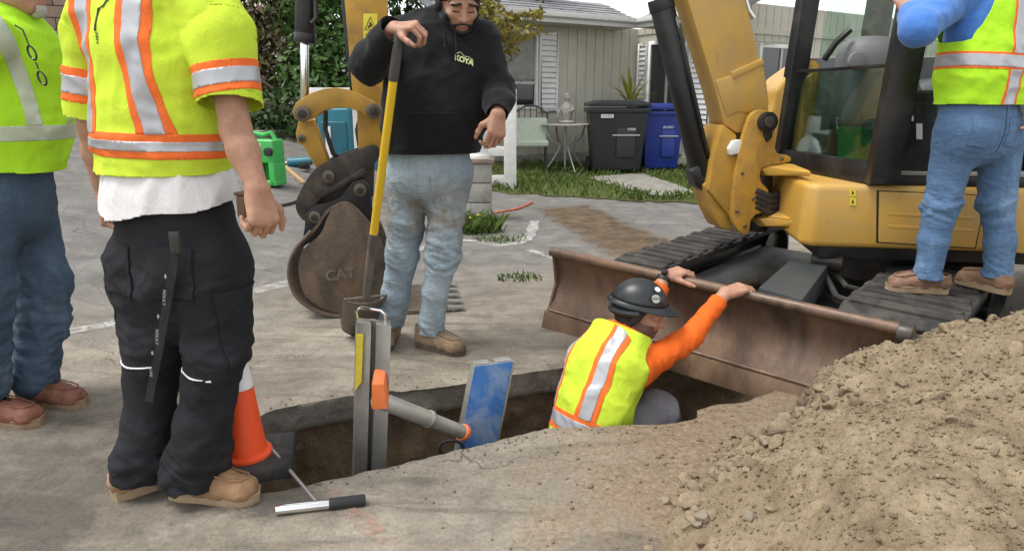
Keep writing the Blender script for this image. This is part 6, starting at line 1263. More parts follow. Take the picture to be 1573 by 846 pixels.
    r_ = (V - pel) @ rt; b_ = (V - pel) @ fw; z = V[:, 2]; zp = A(660, 205, 3.1)[2]; band('kangaroo_pocket', V, F, N, [.165 - np.abs(r_ + .02) - np.maximum(0, z - zp) * .55, .085 - np.abs(z - zp - .005), b_], .006, M_HOOD, ho, .005)
    zr = A(661, 238, 3.15)[2]; band('hem_rib', V, F, N, [.045 - np.abs(z - zr - .02), .28 - np.abs(r_)], .004, M_HOOD, ho, .004)
    # hood lying round the neck
    hn = nek + np.array((0, 0, .012)); pts = []
    for k in range(15):
        a = -2.6 + 5.2 * k / 14; pts.append(hn + rt * (.115 * math.sin(a)) - fw * (.105 * math.cos(a) * (1 if math.cos(a) > 0 else .95)) + np.array((0, 0, .055 * math.cos(a) - .02 + .0)))
    P = chain(pts, [.026 + .022 * max(0, math.cos(-2.6 + 5.2 * k / 14)) + .008 for k in range(15)], None, 1, .015) + [C(hn - fw * .10 + UPV * .02, hn - fw * .13 - UPV * .10, .075, .06, rt, 1.3, .04)]
    V2, F2 = sdf_mesh(P, .007, .02); V2 = wrinkle(V2, normals(V2, F2), .010, (8, 14), 41, .05, (1, 0, .4)); pydata('hood', V2, F2, M_HOOD, ho)
    for s_ in (-.028, .022): m = MB(); p0 = nek + fw * .135 + rt * -s_ + np.array((0, 0, -.03)); m.tube([p0, p0 + fw * .035 + np.array((0, 0, -.05)), p0 + fw * .052 + np.array((0, 0, -.10 - s_))], .0035, 6); m.build('drawstring', M_HOOD, ho)
    # chest print: pale lettering under a small roof stroke
    ML = simple('pale_lime_print', (.66, .76, .36), .7, 0, .1, 30, 0); cx0 = A(725, 83, 3.12); k_ = np.argmin(np.linalg.norm(V - cx0, axis=1) + (b_ < 0) * 9); nn = N[k_]; xx = nrmz(-rt - nn * (-rt @ nn)); xx = nrmz(xx + np.array((0, 0, -.12))); yy = np.cross(nn, xx); MM = Matrix(((xx[0], yy[0], nn[0], V[k_][0] + nn[0] * .008), (xx[1], yy[1], nn[1], V[k_][1] + nn[1] * .008), (xx[2], yy[2], nn[2], V[k_][2] + nn[2] * .008), (0, 0, 0, 1)))
    lt = text3d('chest_lettering', 'KOYA', .034, MM, ML, ho, .0006, .0016); m = MB(); m.tube([MM @ Vector(p) for p in ((-.042, -.013, 0), (-.042, .018, 0), (-.022, .032, 0), (0, .019, 0), (.022, .022, 0), (.044, .017, 0), (.047, -.014, 0))], .0016, 5); m.build('roof_stroke', ML, ho)
    MBt = simple('tan_nubuck', (.25, .17, .105), .8, 0, .3, 16, .4, 150, .0015, (.12, .085, .055), .4); MSt = simple('dark_sole', (.10, .075, .055), .85, 0, .2, 20, .3)
    shoe('shoe', aL, (.86, -.50), 0, MBt, MSt, t, .30, .125, M_LACE); shoe('shoe', aR, (-.05, -1), 0, MBt, MSt, t, .30, .125, M_LACE)
    # ---- shovel
    tp, bt = Vector(A(614, 47, 2.95)), Vector(A(561, 462, 3.22)); g = gnd(552, 512); sv = thing('shovel', 'yellow handled shovel with worn steel blade under the hand of the black hoodie', 'shovel', (g.x, g.y, 0)); d = bt - tp; MF = simple('yellow_fibreglass', (.72, .46, .02), .45, 0, .08, 8, .1, 60, .001, (.30, .22, .08), .2); MG = simple('rubber_grip', (.07, .065, .06), .8); MSb = rust('shovel_steel', (.10, .09, .08), (.16, .14, .12), (.20, .165, .13), (.28, .25, .21))
    m = MB(); m.tube([tp + d * .155, tp + d * .72], [.0185, .0195], 14); m.build('shaft', MF, sv); m = MB(); m.tube([tp, tp + d * .16], [.021, .022], 14); m.build('grip', MG, sv, .004); m = MB(); m.tube([tp + d * .715, tp + d * .73, tp + d * .93, tp + d], [.022, .022, .02, .014], 14); m.build('socket', MSb, sv)
    m = MB(); top = bt - d.normalized() * .02; bot = Vector((g.x, g.y, .012)); ud = (bot - top).normalized(); wd = Vector((.93, .36, 0)); wd = (wd - ud * wd.dot(ud)).normalized(); nd = wd.cross(ud); Lb = (bot - top).length; R_ = 7; vs = []; fs = []
    for i in range(R_ + 1):
        v = i / R_; w_ = .105 * (1 - .22 * max(0, v - .6) ** 1.2 * 2); 
        for j in range(9): u = -1 + j / 4; vs.append(top + ud * (v * Lb * (1 - .10 * u * u * (v > .9))) + wd * (u * w_) + nd * (.03 * (u * u) - .03 + .02 * math.sin(v * 3)))
    for i in range(R_):
        for j in range(8): fs.append((i * 9 + j, i * 9 + j + 1, i * 9 + 10 + j, i * 9 + 9 + j))
    m.add(vs, fs); o = m.build('blade', MSb, sv, smooth=60, fixn=False); md = o.modifiers.new('t', 'SOLIDIFY'); md.thickness = .004
    m = MB(); m.tube([top + wd * -.105, top + wd * .105], .006, 6); m.build('foot_step', MSb, sv)
person_hoodie()
# ------------------------------------------------------------------ person standing in the trench
def person_trench():
    A = lambda px, py, y: V3(at(px, py, y)); c = at(910, 700, 2.68); t = thing('person', 'person in hard hat and orange sleeves standing in the trench', 'person', (c.x, c.y, -1.15))
    skin = skin_material('skin_tanned', (.45, .25, .17)); rt, fw, _ = frame((.74, .67, 0)); pel, che, nek = A(905, 672, 2.66), A(930, 575, 2.72), A(958, 515, 2.78)
    hr, hf, hu = frame((.96, -.10, -.26)); hc = A(980, 478, 2.80)
    h1 = U(1.095, .03, .452); h2 = U(.795, .03, .452)
    shR, elR = A(980, 566, 2.70), A(1056, 521, 2.80); wrR = V3(h1) + np.array((-.085, -.03, -.012)); shL, elL = A(946, 522, 2.96), A(990, 492, 3.06); wrL = V3(h2) + np.array((-.085, -.01, .0))
    hp, T = head_prims(hc, hr, hf, hu, nek, 1.0, .002); head = sdf_mesh(hp, .0045, .02); parts = [head]
    for s_, e_, w_, sg in ((shR, elR, wrR, 1), (shL, elL, wrL, -1)):
        P = [C(s_, e_, .05, .042), C(e_, w_, .042, .029)] + hand(w_, (.9, .25, .16), (-.15, -.2, 1), np.array((-.35, .9, 0)) * sg, [(.55, .8, .6), (.5, .8, .6), (.5, .8, .6), (.55, .8, .6)], .04, 1.05, (.1, .2, .2)); parts.append(sdf_mesh(P, .0037, .016))
    hR, kR, aR = A(935, 690, 2.62), A(1010, 632, 2.76), A(1020, 760, 2.80); hL, kL = A(900, 690, 2.80), A(920, 860, 2.85); aL = kL + np.array((-.05, .02, -.42)); aR = kR + np.array((.03, .06, -.42))
    parts.append(sdf_mesh([C(pel, che, .14, .15, fw, .8), C(che, nek, .15, .07, fw, .8), C(hR, kR, .08, .06), C(kR, aR, .06, .045), C(hL, kL, .08, .06), C(kL, aL, .06, .045)], .014, .04)); V, F = join_mesh(parts); pydata('body', V, F, skin, t)
    V, F = head; N = normals(V, F); x, y, z = local(V, hc, hr, hf, hu); M_H = simple('cropped_black_hair', (.018, .014, .012), .7, 0, .3, 60, .5, 260, .002)
    hair_cap('hair', V, F, N, np.minimum(z * .9 - y * .55 + .035, z + .055 - np.maximum(0, y + .02) * 1.6), M_H, t, .006, .002, 120)
    hair_cap('stubble', V, F, N, np.minimum(np.minimum(-.052 - z + .9 * np.maximum(0, np.abs(x) - .04), y + .01), .01), simple('stubble', (.16, .09, .065), .8), t, .0012, .0008, 160)
    for s_ in (-1, 1): hair_cap('eyebrow', V, F, N, np.minimum(np.minimum(.021 - np.abs(x - s_ * .034), .005 - np.abs(z - .024)), y - .05), M_H, t, .003, .001, 120)
    # trousers
    P = [C(A(905, 672, 2.66), A(905, 700, 2.68), .125, .15, fw, .85, .05), C(hR, kR, .105, .088, None, 1, .05), C(kR, aR, .086, .075), C(hL, kL, .105, .088, None, 1, .05), C(kL, aL, .085, .075)]
    V, F = sdf_mesh(P, .008, .03); N = normals(V, F); V = folds(V, F, 51, .012, kR - hR, None, (6, 16), .8); V, F = clip(V, F, V[:, 2] - aL[2]); cloth_part('trousers', smooth_mesh(V, F, 1), F, cloth('grey_work_cotton', (.20, .19, .205), .15, .9, 500, .3), t)
    # orange shirt: trunk and sleeves
    M_OR = cloth('orange_jersey', (.80, .14, .018), .12, .85, 600, .25); P = [C(pel, che, .135, .138, fw, .75, .05), C(che, A(952, 535, 2.76), .138, .12, fw, .75, .05), C(A(952, 535, 2.76), nek + UPV * .02, .12, .062, None, 1, .04), C(shR + (nek - shR) * .3, shR, .078, .074, None, 1, .05), C(shR, elR, .068, .049, None, 1, .03), C(elR, wrR, .049, .034, None, 1, .02), C(shL + (nek - shL) * .3, shL, .085, .075, None, 1, .05), C(shL, elL, .066, .052, None, 1, .03), C(elL, wrL, .052, .038, None, 1, .02)]
    V, F = sdf_mesh(P, .0065, .02); N = normals(V, F); V = folds(V, F, 55, .008, elR - shR, None, (7, 20), .8); f = np.full(len(V), 1.0)
    for w_, e_ in ((wrR, elR), (wrL, elL)): d = nrmz(w_ - e_); near = np.linalg.norm(V - w_, axis=1) < .14; f = np.where(near, np.minimum(f, -.055 - (V - w_) @ d), f)
    f = np.minimum(f, np.where(np.linalg.norm(V - nek, axis=1) < .13, .035 - (V - nek) @ nrmz(nek - che), 1)); V, F = clip(V, F, f); cloth_part('shirt', smooth_mesh(V, F, 1), F, M_OR, t)
    # hi-vis vest
    ax = nrmz(nek - pel); P = [C(A(902, 668, 2.66), A(914, 620, 2.69), .170, .162, fw, .85, .05), C(A(914, 620, 2.69), A(934, 565, 2.73), .162, .160, fw, .80, .05), C(A(934, 565, 2.73), A(952, 530, 2.77), .160, .138, fw, .75, .05), C(A(952, 530, 2.77), nek + UPV * .01, .13, .078, None, 1, .04), C(shR + (nek - shR) * .55, shR + (nek - shR) * .15, .085, .08, None, 1, .04), C(shL + (nek - shL) * .55, shL + (nek - shL) * .15, .085, .08, None, 1, .04)]
    V, F = sdf_mesh(P, .0065, .03); N = normals(V, F); V = wrinkle(V, N, .010, (8, 5), 61, .06, (.5, .2, .8)); V = folds(V, F, 61, .011, (.3, 0, 1), None, (6, 13), .9); r_ = (V - che) @ rt; b_ = (V - che) @ fw; al = (V - pel) @ ax
    sR_ = np.linalg.norm(V - (shR + nrmz(elR - shR) * .045), axis=1) - .105; sL_ = np.linalg.norm(V - (shL + nrmz(elL - shL) * .045), axis=1) - .105; f = np.minimum(np.minimum(sR_, sL_), (V - pel) @ UPV + .06); f = np.minimum(f, np.where(np.linalg.norm(V - nek, axis=1) < .15, .03 - (V - nek) @ ax + .12 * ((V - nek) @ -fw), 1))
    V, F = clip(V, F, f); V = smooth_mesh(V, F, 1); N = normals(V, F); ve = cloth_part('hi_vis_vest', V, F, M_LIME, t); r_ = (V - che) @ rt; b_ = (V - che) @ fw; al = (V - pel) @ ax
    def stripe(fo, fs):
        o = band('reflective_band', V, F, N, fo, .002, M_ORNG, ve)
        if o: band('silver_tape', V, F, N, fs, .0035, M_SILV, o)
    g = al - .045; stripe([.044 - np.abs(g)], [.025 - np.abs(g)])
    for cx in (.055, -.17): g2 = r_ - cx - .02 * np.sin(al * 5); stripe([.042 - np.abs(g2), al - .088, -b_ + .02], [.023 - np.abs(g2), al - .088, -b_ + .02]); stripe([.038 - np.abs(g2), .001 - al, -b_ + .02], [.02 - np.abs(g2), .001 - al, -b_ + .02])
    # hard hat
    M_HAT = simple('black_hat_shell', (.020, .023, .026), .38, 0, .2, 12, .08, 60, .001, (.06, .06, .058), .3); hp0 = T(0, -.008, .044)
    hatax = nrmz(hu * .99 - hf * .10); hx, hy, hz = hr, nrmz(np.cross(hatax, hr)), hatax; n = 36; rows = 9; vs = []; fs = []
    W = lambda a, b, d: V3(hp0) + hx * a + hy * b + hz * d
    for i in range(rows + 1):
        e = i / rows * math.pi / 2
        for k in range(n): a = 2 * math.pi * k / n; ridge = 1 + .035 * math.exp(-(math.cos(a) / .22) ** 2) * math.sin(e * 1.0); vs.append(W(.095 * math.cos(a) * math.cos(e), .118 * math.sin(a) * math.cos(e), .100 * math.sin(e) * ridge))
    for i in range(rows):
        for k in range(n): fs.append((i * n + k, i * n + (k + 1) % n, (i + 1) * n + (k + 1) % n, (i + 1) * n + k))
    m = MB(); m.add(vs, fs); hat = m.build('hard_hat', M_HAT, t, smooth=60, fixn=False); md = hat.modifiers.new('t', 'SOLIDIFY'); md.thickness = .004
    m = MB(); vs = []; fs = []
    for k in range(n): a = 2 * math.pi * k / n; ex = .012 + .045 * max(0, math.sin(a)) ** 1.5; vs += [W(.100 * math.cos(a), .126 * math.sin(a), .006), W((.101 + ex * .6) * math.cos(a), (.127 + ex) * math.sin(a), -.006 - .012 * max(0, math.sin(a))), W((.101 + ex * .6) * math.cos(a), (.127 + ex) * math.sin(a), -.011 - .012 * max(0, math.sin(a))), W(.097 * math.cos(a), .122 * math.sin(a), -.001)]
    for k in range(n): j = (k + 1) % n; fs += [(4 * k + q, 4 * k + (q + 1) % 4, 4 * j + (q + 1) % 4, 4 * j + q) for q in range(4)]
    m.add(vs, fs); m.build('brim', M_HAT, hat, smooth=50); 
    m = MB(); m.tube([W(-.09 * math.cos(a), -.112 * math.sin(a), -.028 - .02 * math.sin(a)) for a in [i * math.pi / 10 for i in range(11)]], .016, 8); m.build('ratchet_strap', M_HAT, hat)
    def sticker(a, e, w, h, mat, nm):
        c_ = W(.103 * math.cos(a) * math.cos(e), .129 * math.sin(a) * math.cos(e), .114 * math.sin(e)); nn = nrmz(c_ - V3(hp0)); xx = nrmz(np.cross(hz, nn)); yy = np.cross(nn, xx); m = MB(); pts = [c_ + nn * .002 + xx * (w * math.cos(q)) + yy * (h * math.sin(q)) for q in [i * math.pi / 6 for i in range(12)]]; m.prism(pts, nn * .001); return m.build(nm, mat, hat), (c_, nn, xx, yy)
    sticker(.62, .78, .016, .012, M_WHITEPRINT, 'sticker'); st, (c_, nn, xx, yy) = sticker(.45, .42, .022, .018, simple('sticker_grey', (.45, .45, .40), .6), 'sticker')
    MM = Matrix(((xx[0], yy[0], nn[0], c_[0] + nn[0] * .0045), (xx[1], yy[1], nn[1], c_[1] + nn[1] * .0045), (xx[2], yy[2], nn[2], c_[2] + nn[2] * .0045), (0, 0, 0, 1))); text3d('lettering', 'KOYA', .014, MM, M_INK, hat, .0003)
    # wristwatch on the far wrist
    d = nrmz(wrL - elL); wc = Vector(wrL - d * .02); m = MB(); ww = thing('wristwatch', 'black wristwatch on the wrist resting at the blade', 'watch', wc); m.tube([wc - Vector(d) * .012, wc + Vector(d) * .012], .036, 18); m.build('strap', simple('watch_strap', (.012, .012, .013), .5), ww, .004); m = MB(); m.tube([wc + Vector((0, -.012, .034)), wc + Vector((0, -.016, .046))], .018, 16); m.build('dial', simple('watch_face', (.03, .03, .035), .15), ww)
    MBt = simple('work_boot', (.14, .09, .05), .8); shoe('shoe', aL, (.74, .67), aL[2] - .09, MBt, M_SOLE, t, .30, .12); shoe('shoe', aR, (.74, .67), aR[2] - .09, MBt, M_SOLE, t, .30, .12)
person_trench()
# ------------------------------------------------------------------ person standing on the track, entering the cab
def person_track():
    A = lambda px, py, y: V3(at(px, py, y)); tzp = .288; c = gnd(1470, 452, tzp); t = thing('person', 'person in blue sleeves and hi-vis vest standing on the excavator track', 'person', c)
    skin = skin_material('skin_fair', (.50, .29, .21)); rt, fw, _ = frame((-.28, .96, 0)); pel, che, nek = A(1502, 185, 3.36), A(1512, 60, 3.40), A(1522, -60, 3.44); hc = A(1522, -120, 3.46)
    shL, elL, wrL = A(1462, -2, 3.36), A(1412, 44, 3.20), A(1397, 16, 3.42); shR, elR, wrR = A(1580, 0, 3.44), A(1612, 90, 3.42), A(1600, 150, 3.25)
    hp, T = head_prims(hc, rt, fw, UPV, nek, 1.0, .002); head = sdf_mesh(hp, .006, .02); parts = [head]
    parts.append(sdf_mesh([C(shL, elL, .055, .045), C(elL, wrL, .044, .03)] + hand(wrL, (-.15, .5, .75), (-.6, -.7, .2), (.5, -.2, .8), (.9, 1.1, .7), 0, 1.05), .0055, .016)); parts.append(sdf_mesh([C(shR, elR, .055, .045), C(elR, wrR, .044, .03)] + hand(wrR, (-.2, -.3, -.7), (.8, 0, .3), fw, (.4, .5, .3)), .007, .016))
    hL, kL, aL = A(1470, 212, 3.36), A(1446, 312, 3.36), A(1424, 428, 3.36); hR, kR, aR = A(1536, 212, 3.40), A(1532, 312, 3.40), A(1530, 430, 3.38)
    parts.append(sdf_mesh([C(pel, che, .14, .15, fw, .75), C(che, nek, .15, .07, fw, .8), C(hL, kL, .08, .06), C(kL, aL, .06, .045), C(hR, kR, .08, .06), C(kR, aR, .06, .045)], .014, .04)); V, F = join_mesh(parts); pydata('body', V, F, skin, t)
    V, F = head; N = normals(V, F); x, y, z = local(V, hc, rt, fw, UPV); hair_cap('hair', V, F, N, np.minimum(z * .9 - y * .5 + .04, z + .05 - np.maximum(0, y) * 2.2), simple('brown_hair', (.05, .03, .018), .7, 0, .3, 60), t)
    P = [C(A(1501, 150, 3.37), A(1502, 195, 3.37), .178, .190, fw, .78, .05), C(A(1480, 200, 3.32), A(1478, 215, 3.32), .10, .09, None, 1, .05), C(A(1527, 200, 3.36), A(1528, 215, 3.36), .10, .09, None, 1, .05), C(hL, kL, .100, .075, None, 1, .04), C(kL, A(1434, 370, 3.36), .073, .066), C(A(1434, 370, 3.36), aL, .066, .058), C(hR, kR, .100, .075, None, 1, .04), C(kR, A(1537, 370, 3.39), .073, .063), C(A(1537, 370, 3.39), aR, .066, .062)]
    V, F = sdf_mesh(P, .006, .025); N = normals(V, F); z = V[:, 2]; zk = kL[2]; m = np.clip(1 - np.abs(z - zk) / .2, .25, 1) + .9 * np.clip(1 - np.abs(z - aL[2]) / .1, 0, 1); V = folds(V, F, 71, .014, (.15, 0, 1), m); V = folds(V, F, 77, .008, (.1, 0, 1), m, (8, 34), .6); V, F = clip(V, F, z - tzp - .075); V, F = clip(V, F, A(1500, 150, 3.3)[2] - V[:, 2]); V = smooth_mesh(V, F, 1); N = normals(V, F); MJ = denim('mid_blue_denim', (.12, .21, .36), (.27, .40, .56)); je = cloth_part('jeans', V, F, MJ, t)
    r_ = (V - pel) @ rt; b_ = (V - pel) @ fw; z = V[:, 2]
    for cx in (-.085, .085): zp = A(1480, 205, 3.2)[2]; pk = band('back_pocket', V, F, N, [.062 - np.abs(r_ - cx), .07 - np.abs(z - zp) - .25 * np.maximum(0, zp - z) * (np.abs(r_ - cx) / .06), -b_], .004, MJ, je, .003)
    band('seat_seam', V, F, N, [.003 - np.abs(r_ - .003), -b_, z - (zp - .09)], .002, denim('seam_thread', (.06, .11, .2), (.1, .16, .26)), je)
    # blue sweatshirt
    P = [C(pel + UPV * .08, che, .165, .172, fw, .78, .05), C(che, nek - UPV * .08, .172, .12, fw, .75, .05), C(nek - UPV * .08, nek, .10, .065, None, 1, .05), C(shL + (nek - shL) * .3, shL, .085, .085, None, 1, .05), C(shL, elL, .084, .074, None, 1, .03), C(elL, elL + (wrL - elL) * .7, .074, .058, None, 1, .03), C(elL + (wrL - elL) * .7, wrL, .058, .045, None, 1, .02), C(shR, elR, .084, .070, None, 1, .04), C(elR, wrR, .070, .05, None, 1, .03)]
    V, F = sdf_mesh(P, .007, .03); N = normals(V, F); V = folds(V, F, 75, .008, elL - shL, None, (6, 15), .8); f = np.full(len(V), 1.0)
    for w_, e_ in ((wrL, elL), (wrR, elR)): d = nrmz(w_ - e_); near = np.linalg.norm(V - w_, axis=1) < .15; f = np.where(near, np.minimum(f, -.01 - (V - w_) @ d), f)
    f = np.where(np.linalg.norm((V - pel) - ((V - pel) @ UPV)[:, None] * UPV, axis=1) < .26, np.minimum(f, V[:, 2] - A(1503, 150, 3.22)[2]), f); V, F = clip(V, F, f); cloth_part('sweatshirt', smooth_mesh(V, F, 1), F, cloth('blue_fleece', (.07, .20, .55), .15, .95, 600, .3, 7, .2), t)
    # vest
    P = [C(A(1503, 165, 3.37), A(1508, 110, 3.38), .206, .205, fw, .80, .05), C(A(1508, 110, 3.38), A(1514, 40, 3.40), .205, .195, fw, .76, .05), C(A(1514, 40, 3.40), A(1520, -20, 3.42), .195, .16, fw, .74, .05), C(A(1520, -20, 3.42), nek, .14, .08, fw, .85, .05)]
    V, F = sdf_mesh(P, .007, .03); N = normals(V, F); V = wrinkle(V, N, .010, (8, 4.5), 81, .06, (.2, .1, 1)); V = folds(V, F, 81, .010, (.1, 0, 1), None, (6, 12), .9); r_ = (V - che) @ rt; b_ = (V - che) @ fw; zh = A(1503, 161, 3.22)[2]; zs = A(1480, 62, 3.3)[2]
    arm = np.minimum(.19 - np.maximum(0, V[:, 2] - zs) * .45 - np.abs(r_) + np.maximum(0, zs - V[:, 2]) * 5, 1); V, F = clip(V, F, np.minimum(V[:, 2] - zh, arm)); V = smooth_mesh(V, F, 1); N = normals(V, F); ve = cloth_part('hi_vis_vest', V, F, M_YLIME, t); r_ = (V - che) @ rt; b_ = (V - che) @ fw; z = V[:, 2]
    def stripe(fo, fs):
        o = band('reflective_band', V, F, N, fo, .002, M_ORNG, ve)
        if o: band('silver_tape', V, F, N, fs, .0035, M_SILV, o)
    zc = A(1500, 95, 3.22)[2]; g = z - zc + .05 * r_; stripe([.037 - np.abs(g)], [.026 - np.abs(g)])
    for cx in (-.008, .19): g2 = r_ - cx - .10 * (z - zc); stripe([.042 - np.abs(g2), np.abs(g) - .036, -b_], [.029 - np.abs(g2), np.abs(g) - .036, -b_])
    shoe('shoe', aL + np.array((.03, 0, 0)), (-.95, .25), tzp, simple('brown_leather', (.21, .115, .075), .7, 0, .3, 18, .4, 140, .0015, (.24, .17, .12), .3), M_SOLE, t, .295, .10); shoe('shoe', aR, (-.35, .93), tzp, simple('worn_leather', (.26, .15, .09), .7, 0, .3, 18, .4, 140, .0015, (.24, .17, .12), .3), M_SOLE, t, .29, .10)
person_track()
# ================================================================== site things
# ---- traffic cone on its rubber base, at the end of the trench
cb = gnd(378, 698, .045); cn = thing('traffic_cone', 'orange traffic cone with white collar on black rubber base at trench end', 'cone', (cb.x, cb.y, 0)); M_CONE = simple('orange_pvc', (.90, .095, .02), .5, 0, .1, 8, .1, 60, .001, (.30, .09, .05), .12)
Rz = Matrix.Rotation(.25, 3, 'Z'); m = MB(); m.box((cb.x, cb.y, .028), (.32, .27, .045), Rz); m.build('base', simple('black_rubber', (.022, .021, .02), .85, 0, .3, 9, .3, 40, .003, (.10, .09, .08), .4), cn, .012, 3)
hC = at(380, 470, cb.y).z; R0 = .072
m = MB(); m.lathe([(R0 + .016, .0), (R0 + .016, .010), (R0, .018), (R0 - .012, .12), (R0 - .025, .25)], (cb.x, cb.y, .05), 36); m.build('body', M_CONE, cn)
m = MB(); m.lathe([(R0 - .025, .251), (R0 - .037, .37)], (cb.x, cb.y, .05), 36); m.build('reflective_collar', M_WHITEPRINT, cn); m = MB(); m.lathe([(R0 - .0372, .371), (.019, .455), (.015, .46)], (cb.x, cb.y, .05), 36); m.build('tip', M_CONE, cn)
# ---- hydraulic trench shore: two rails and a cylinder
M_ALU = simple('scuffed_aluminium', (.42, .41, .38), .42, .75, .25, 8, .25, 70, .002, (.26, .23, .19), .3); M_BLUE = simple('worn_blue_paint', (.03, .14, .40), .6, 0, .25, 9, .3, 60, .002, (.28, .33, .38), .42); M_OBR = simple('orange_bracket', (.80, .20, .05), .55, 0, .12, 8, .1)
ts = thing('trench_shore', 'aluminium trench shore with blue plate and cross cylinder in the trench', 'trench shore', gnd(640, 650, -.4))
yl = 2.36; a0, a1 = at(573, 490, yl), at(566, 722, yl)
dl = (a1 - a0); a2 = a0 + dl * 1.9; wv = Vector((.085, .0, .0)); nv = Vector((0, -.05, 0))
def rail(top, bot, wd, nd, mat, name):
    """double-channel rail: web plate, two side flanges and two ribs"""
    r_ = MB(); r_.hexa([bot - wd - nd * .12, bot + wd - nd * .12, bot + wd + nd * .12, bot - wd + nd * .12], [top - wd - nd * .12, top + wd - nd * .12, top + wd + nd * .12, top - wd + nd * .12])
    for s, hw in ((-.56, .40), (.54, .42)):
        p = wd * s; q = wd * hw; r_.hexa([bot + p - q - nd * .1, bot + p + q - nd * .1, bot + p + q + nd, bot + p - q + nd], [top + p - q - nd * .1, top + p + q - nd * .1, top + p + q + nd, top + p - q + nd])
    return r_.build(name, mat, ts, .003)
rl = rail(a0, a2, Vector((.067, -.02, 0)), Vector((.015, -.055, 0)), M_ALU, 'rail')
m = MB(); q0 = a0 + Vector((-.036, -.05, 0)); m.prism([q0 + dl * .06 + Vector((-.012, -.004, 0)), q0 + dl * .06 + Vector((.014, -.008, 0)), q0 + dl * .36 + Vector((.012, -.008, 0)), q0 + dl * .42 + Vector((-.012, -.004, 0))], Vector((0, -.003, 0))); m.build('yellow_paint_mark', simple('yellow_mark', (.70, .58, .05), .7, 0, .2, 12, 0, dirt=(.4, .39, .35), dirt_amt=.3), rl)
m = MB(); h0 = a0 + Vector((-.05, -.02, .0)); h1_ = a0 + Vector((.05, -.04, 0)); m.tube([h0 + UP * -.02, h0 + Vector((-.006, 0, .035)), h0 + Vector((.012, 0, .05)), h1_ + Vector((-.012, 0, .045)), h1_ + Vector((.004, 0, .03)), h1_ + UP * -.02], .0055, 8); m.build('carry_handle', M_CHROME, rl)
b0, b1 = at(759, 557, 2.66), at(733, 690, 2.60); b2 = b0 + (b1 - b0) * 2.6
wb = Vector((.082, .028, .0)); br = rail(b0, b2, wb, Vector((.02, -.05, 0)) * -1, M_ALU, 'rail'); bl_n = Vector((.028, -.082, 0)).normalized()
m = MB(); m.hexa([b2 - wb + bl_n * .010, b2 + wb * .9 + bl_n * .010, b2 + wb * .9 + bl_n * .014, b2 - wb + bl_n * .014], [b0 - wb + bl_n * .010, b0 + wb * .9 + bl_n * .010, b0 + wb * .9 + bl_n * .014, b0 - wb + bl_n * .014]); m.build('blue_plate', M_BLUE, br, .002)
m = MB(); m.hexa([b2 + wb * .9 + bl_n * .010, b2 + wb + bl_n * .010, b2 + wb + bl_n * .014, b2 + wb * .9 + bl_n * .014], [b0 + wb * .9 + bl_n * .010, b0 + wb + bl_n * .010, b0 + wb + bl_n * .014, b0 + wb * .9 + bl_n * .014]); m.build('bare_edge', M_ALU, br)
c0, c1 = at(578, 612, 2.28), at(712, 664, 2.52); dc = c1 - c0
m = MB(); m.tube([c0, c0 + dc * .58], .032, 20); cy = m.build('cylinder', simple('cast_aluminium', (.50, .49, .46), .5, .6, .15, 10, .15, 60, .001), ts, .003); m = MB(); m.tube([c0 + dc * .57, c1], .028, 20); m.build('piston', simple('dull_aluminium', (.40, .385, .35), .55, .5, .2, 10, .15), cy); m = MB(); m.tube([c0 + dc * .565, c0 + dc * .60], .036, 20); m.build('collar', M_ALU, cy, .003)
m = MB(); o_ = at(583, 597, 2.27); m.hexa([o_ + Vector((-.025, -.035, -.065)), o_ + Vector((.03, -.03, -.065)), o_ + Vector((.03, .03, -.065)), o_ + Vector((-.025, .03, -.065))], [o_ + Vector((-.022, -.03, .03)), o_ + Vector((.022, -.03, .03)), o_ + Vector((.022, .03, .065)), o_ + Vector((-.022, .03, .065))]); m.build('bracket', M_OBR, ts, .006)
m = MB(); m.tube([c1 - dc * .02, c1 + dc * .02], .035, 20); m.build('bracket', M_OBR, ts, .004); m = MB(); c_ = at(693, 690, 2.52); m.tube([c_ + Vector((.05 * math.cos(a), .01, .035 * math.sin(a))) for a in [i * math.pi / 8 for i in range(16)]], .007, 6, closed=True); m.build('hose_loop', M_RUB, ts)
# ---- T-handle probe lying by the trench
p0, p1 = gnd(424, 783, .018), gnd(563, 767, .018); pr = thing('t_handle_probe', 'steel T-handle probe with black grip lying on the concrete', 'hand tool', (p0 + p1) / 2); dd_ = p1 - p0
m = MB(); m.tube([p0, p0 + dd_ * .60], .0155, 16); m.build('crossbar', M_CHROME, pr, .002); m = MB(); m.tube([p0 + dd_ * .58, p0 + dd_ * .99], [.0185, .0185], 16); m.build('grip', simple('black_foam', (.02, .02, .021), .8, 0, .2, 30, .3), pr, .005)
jn = p0 + dd_ * .47; te = at(436, 711, 2.10); m = MB(); m.tube([jn, te, te + (te - jn) * .8], .0065, 10); m.build('rod', simple('dull_steel', (.40, .39, .37), .35, .8, .15), pr)
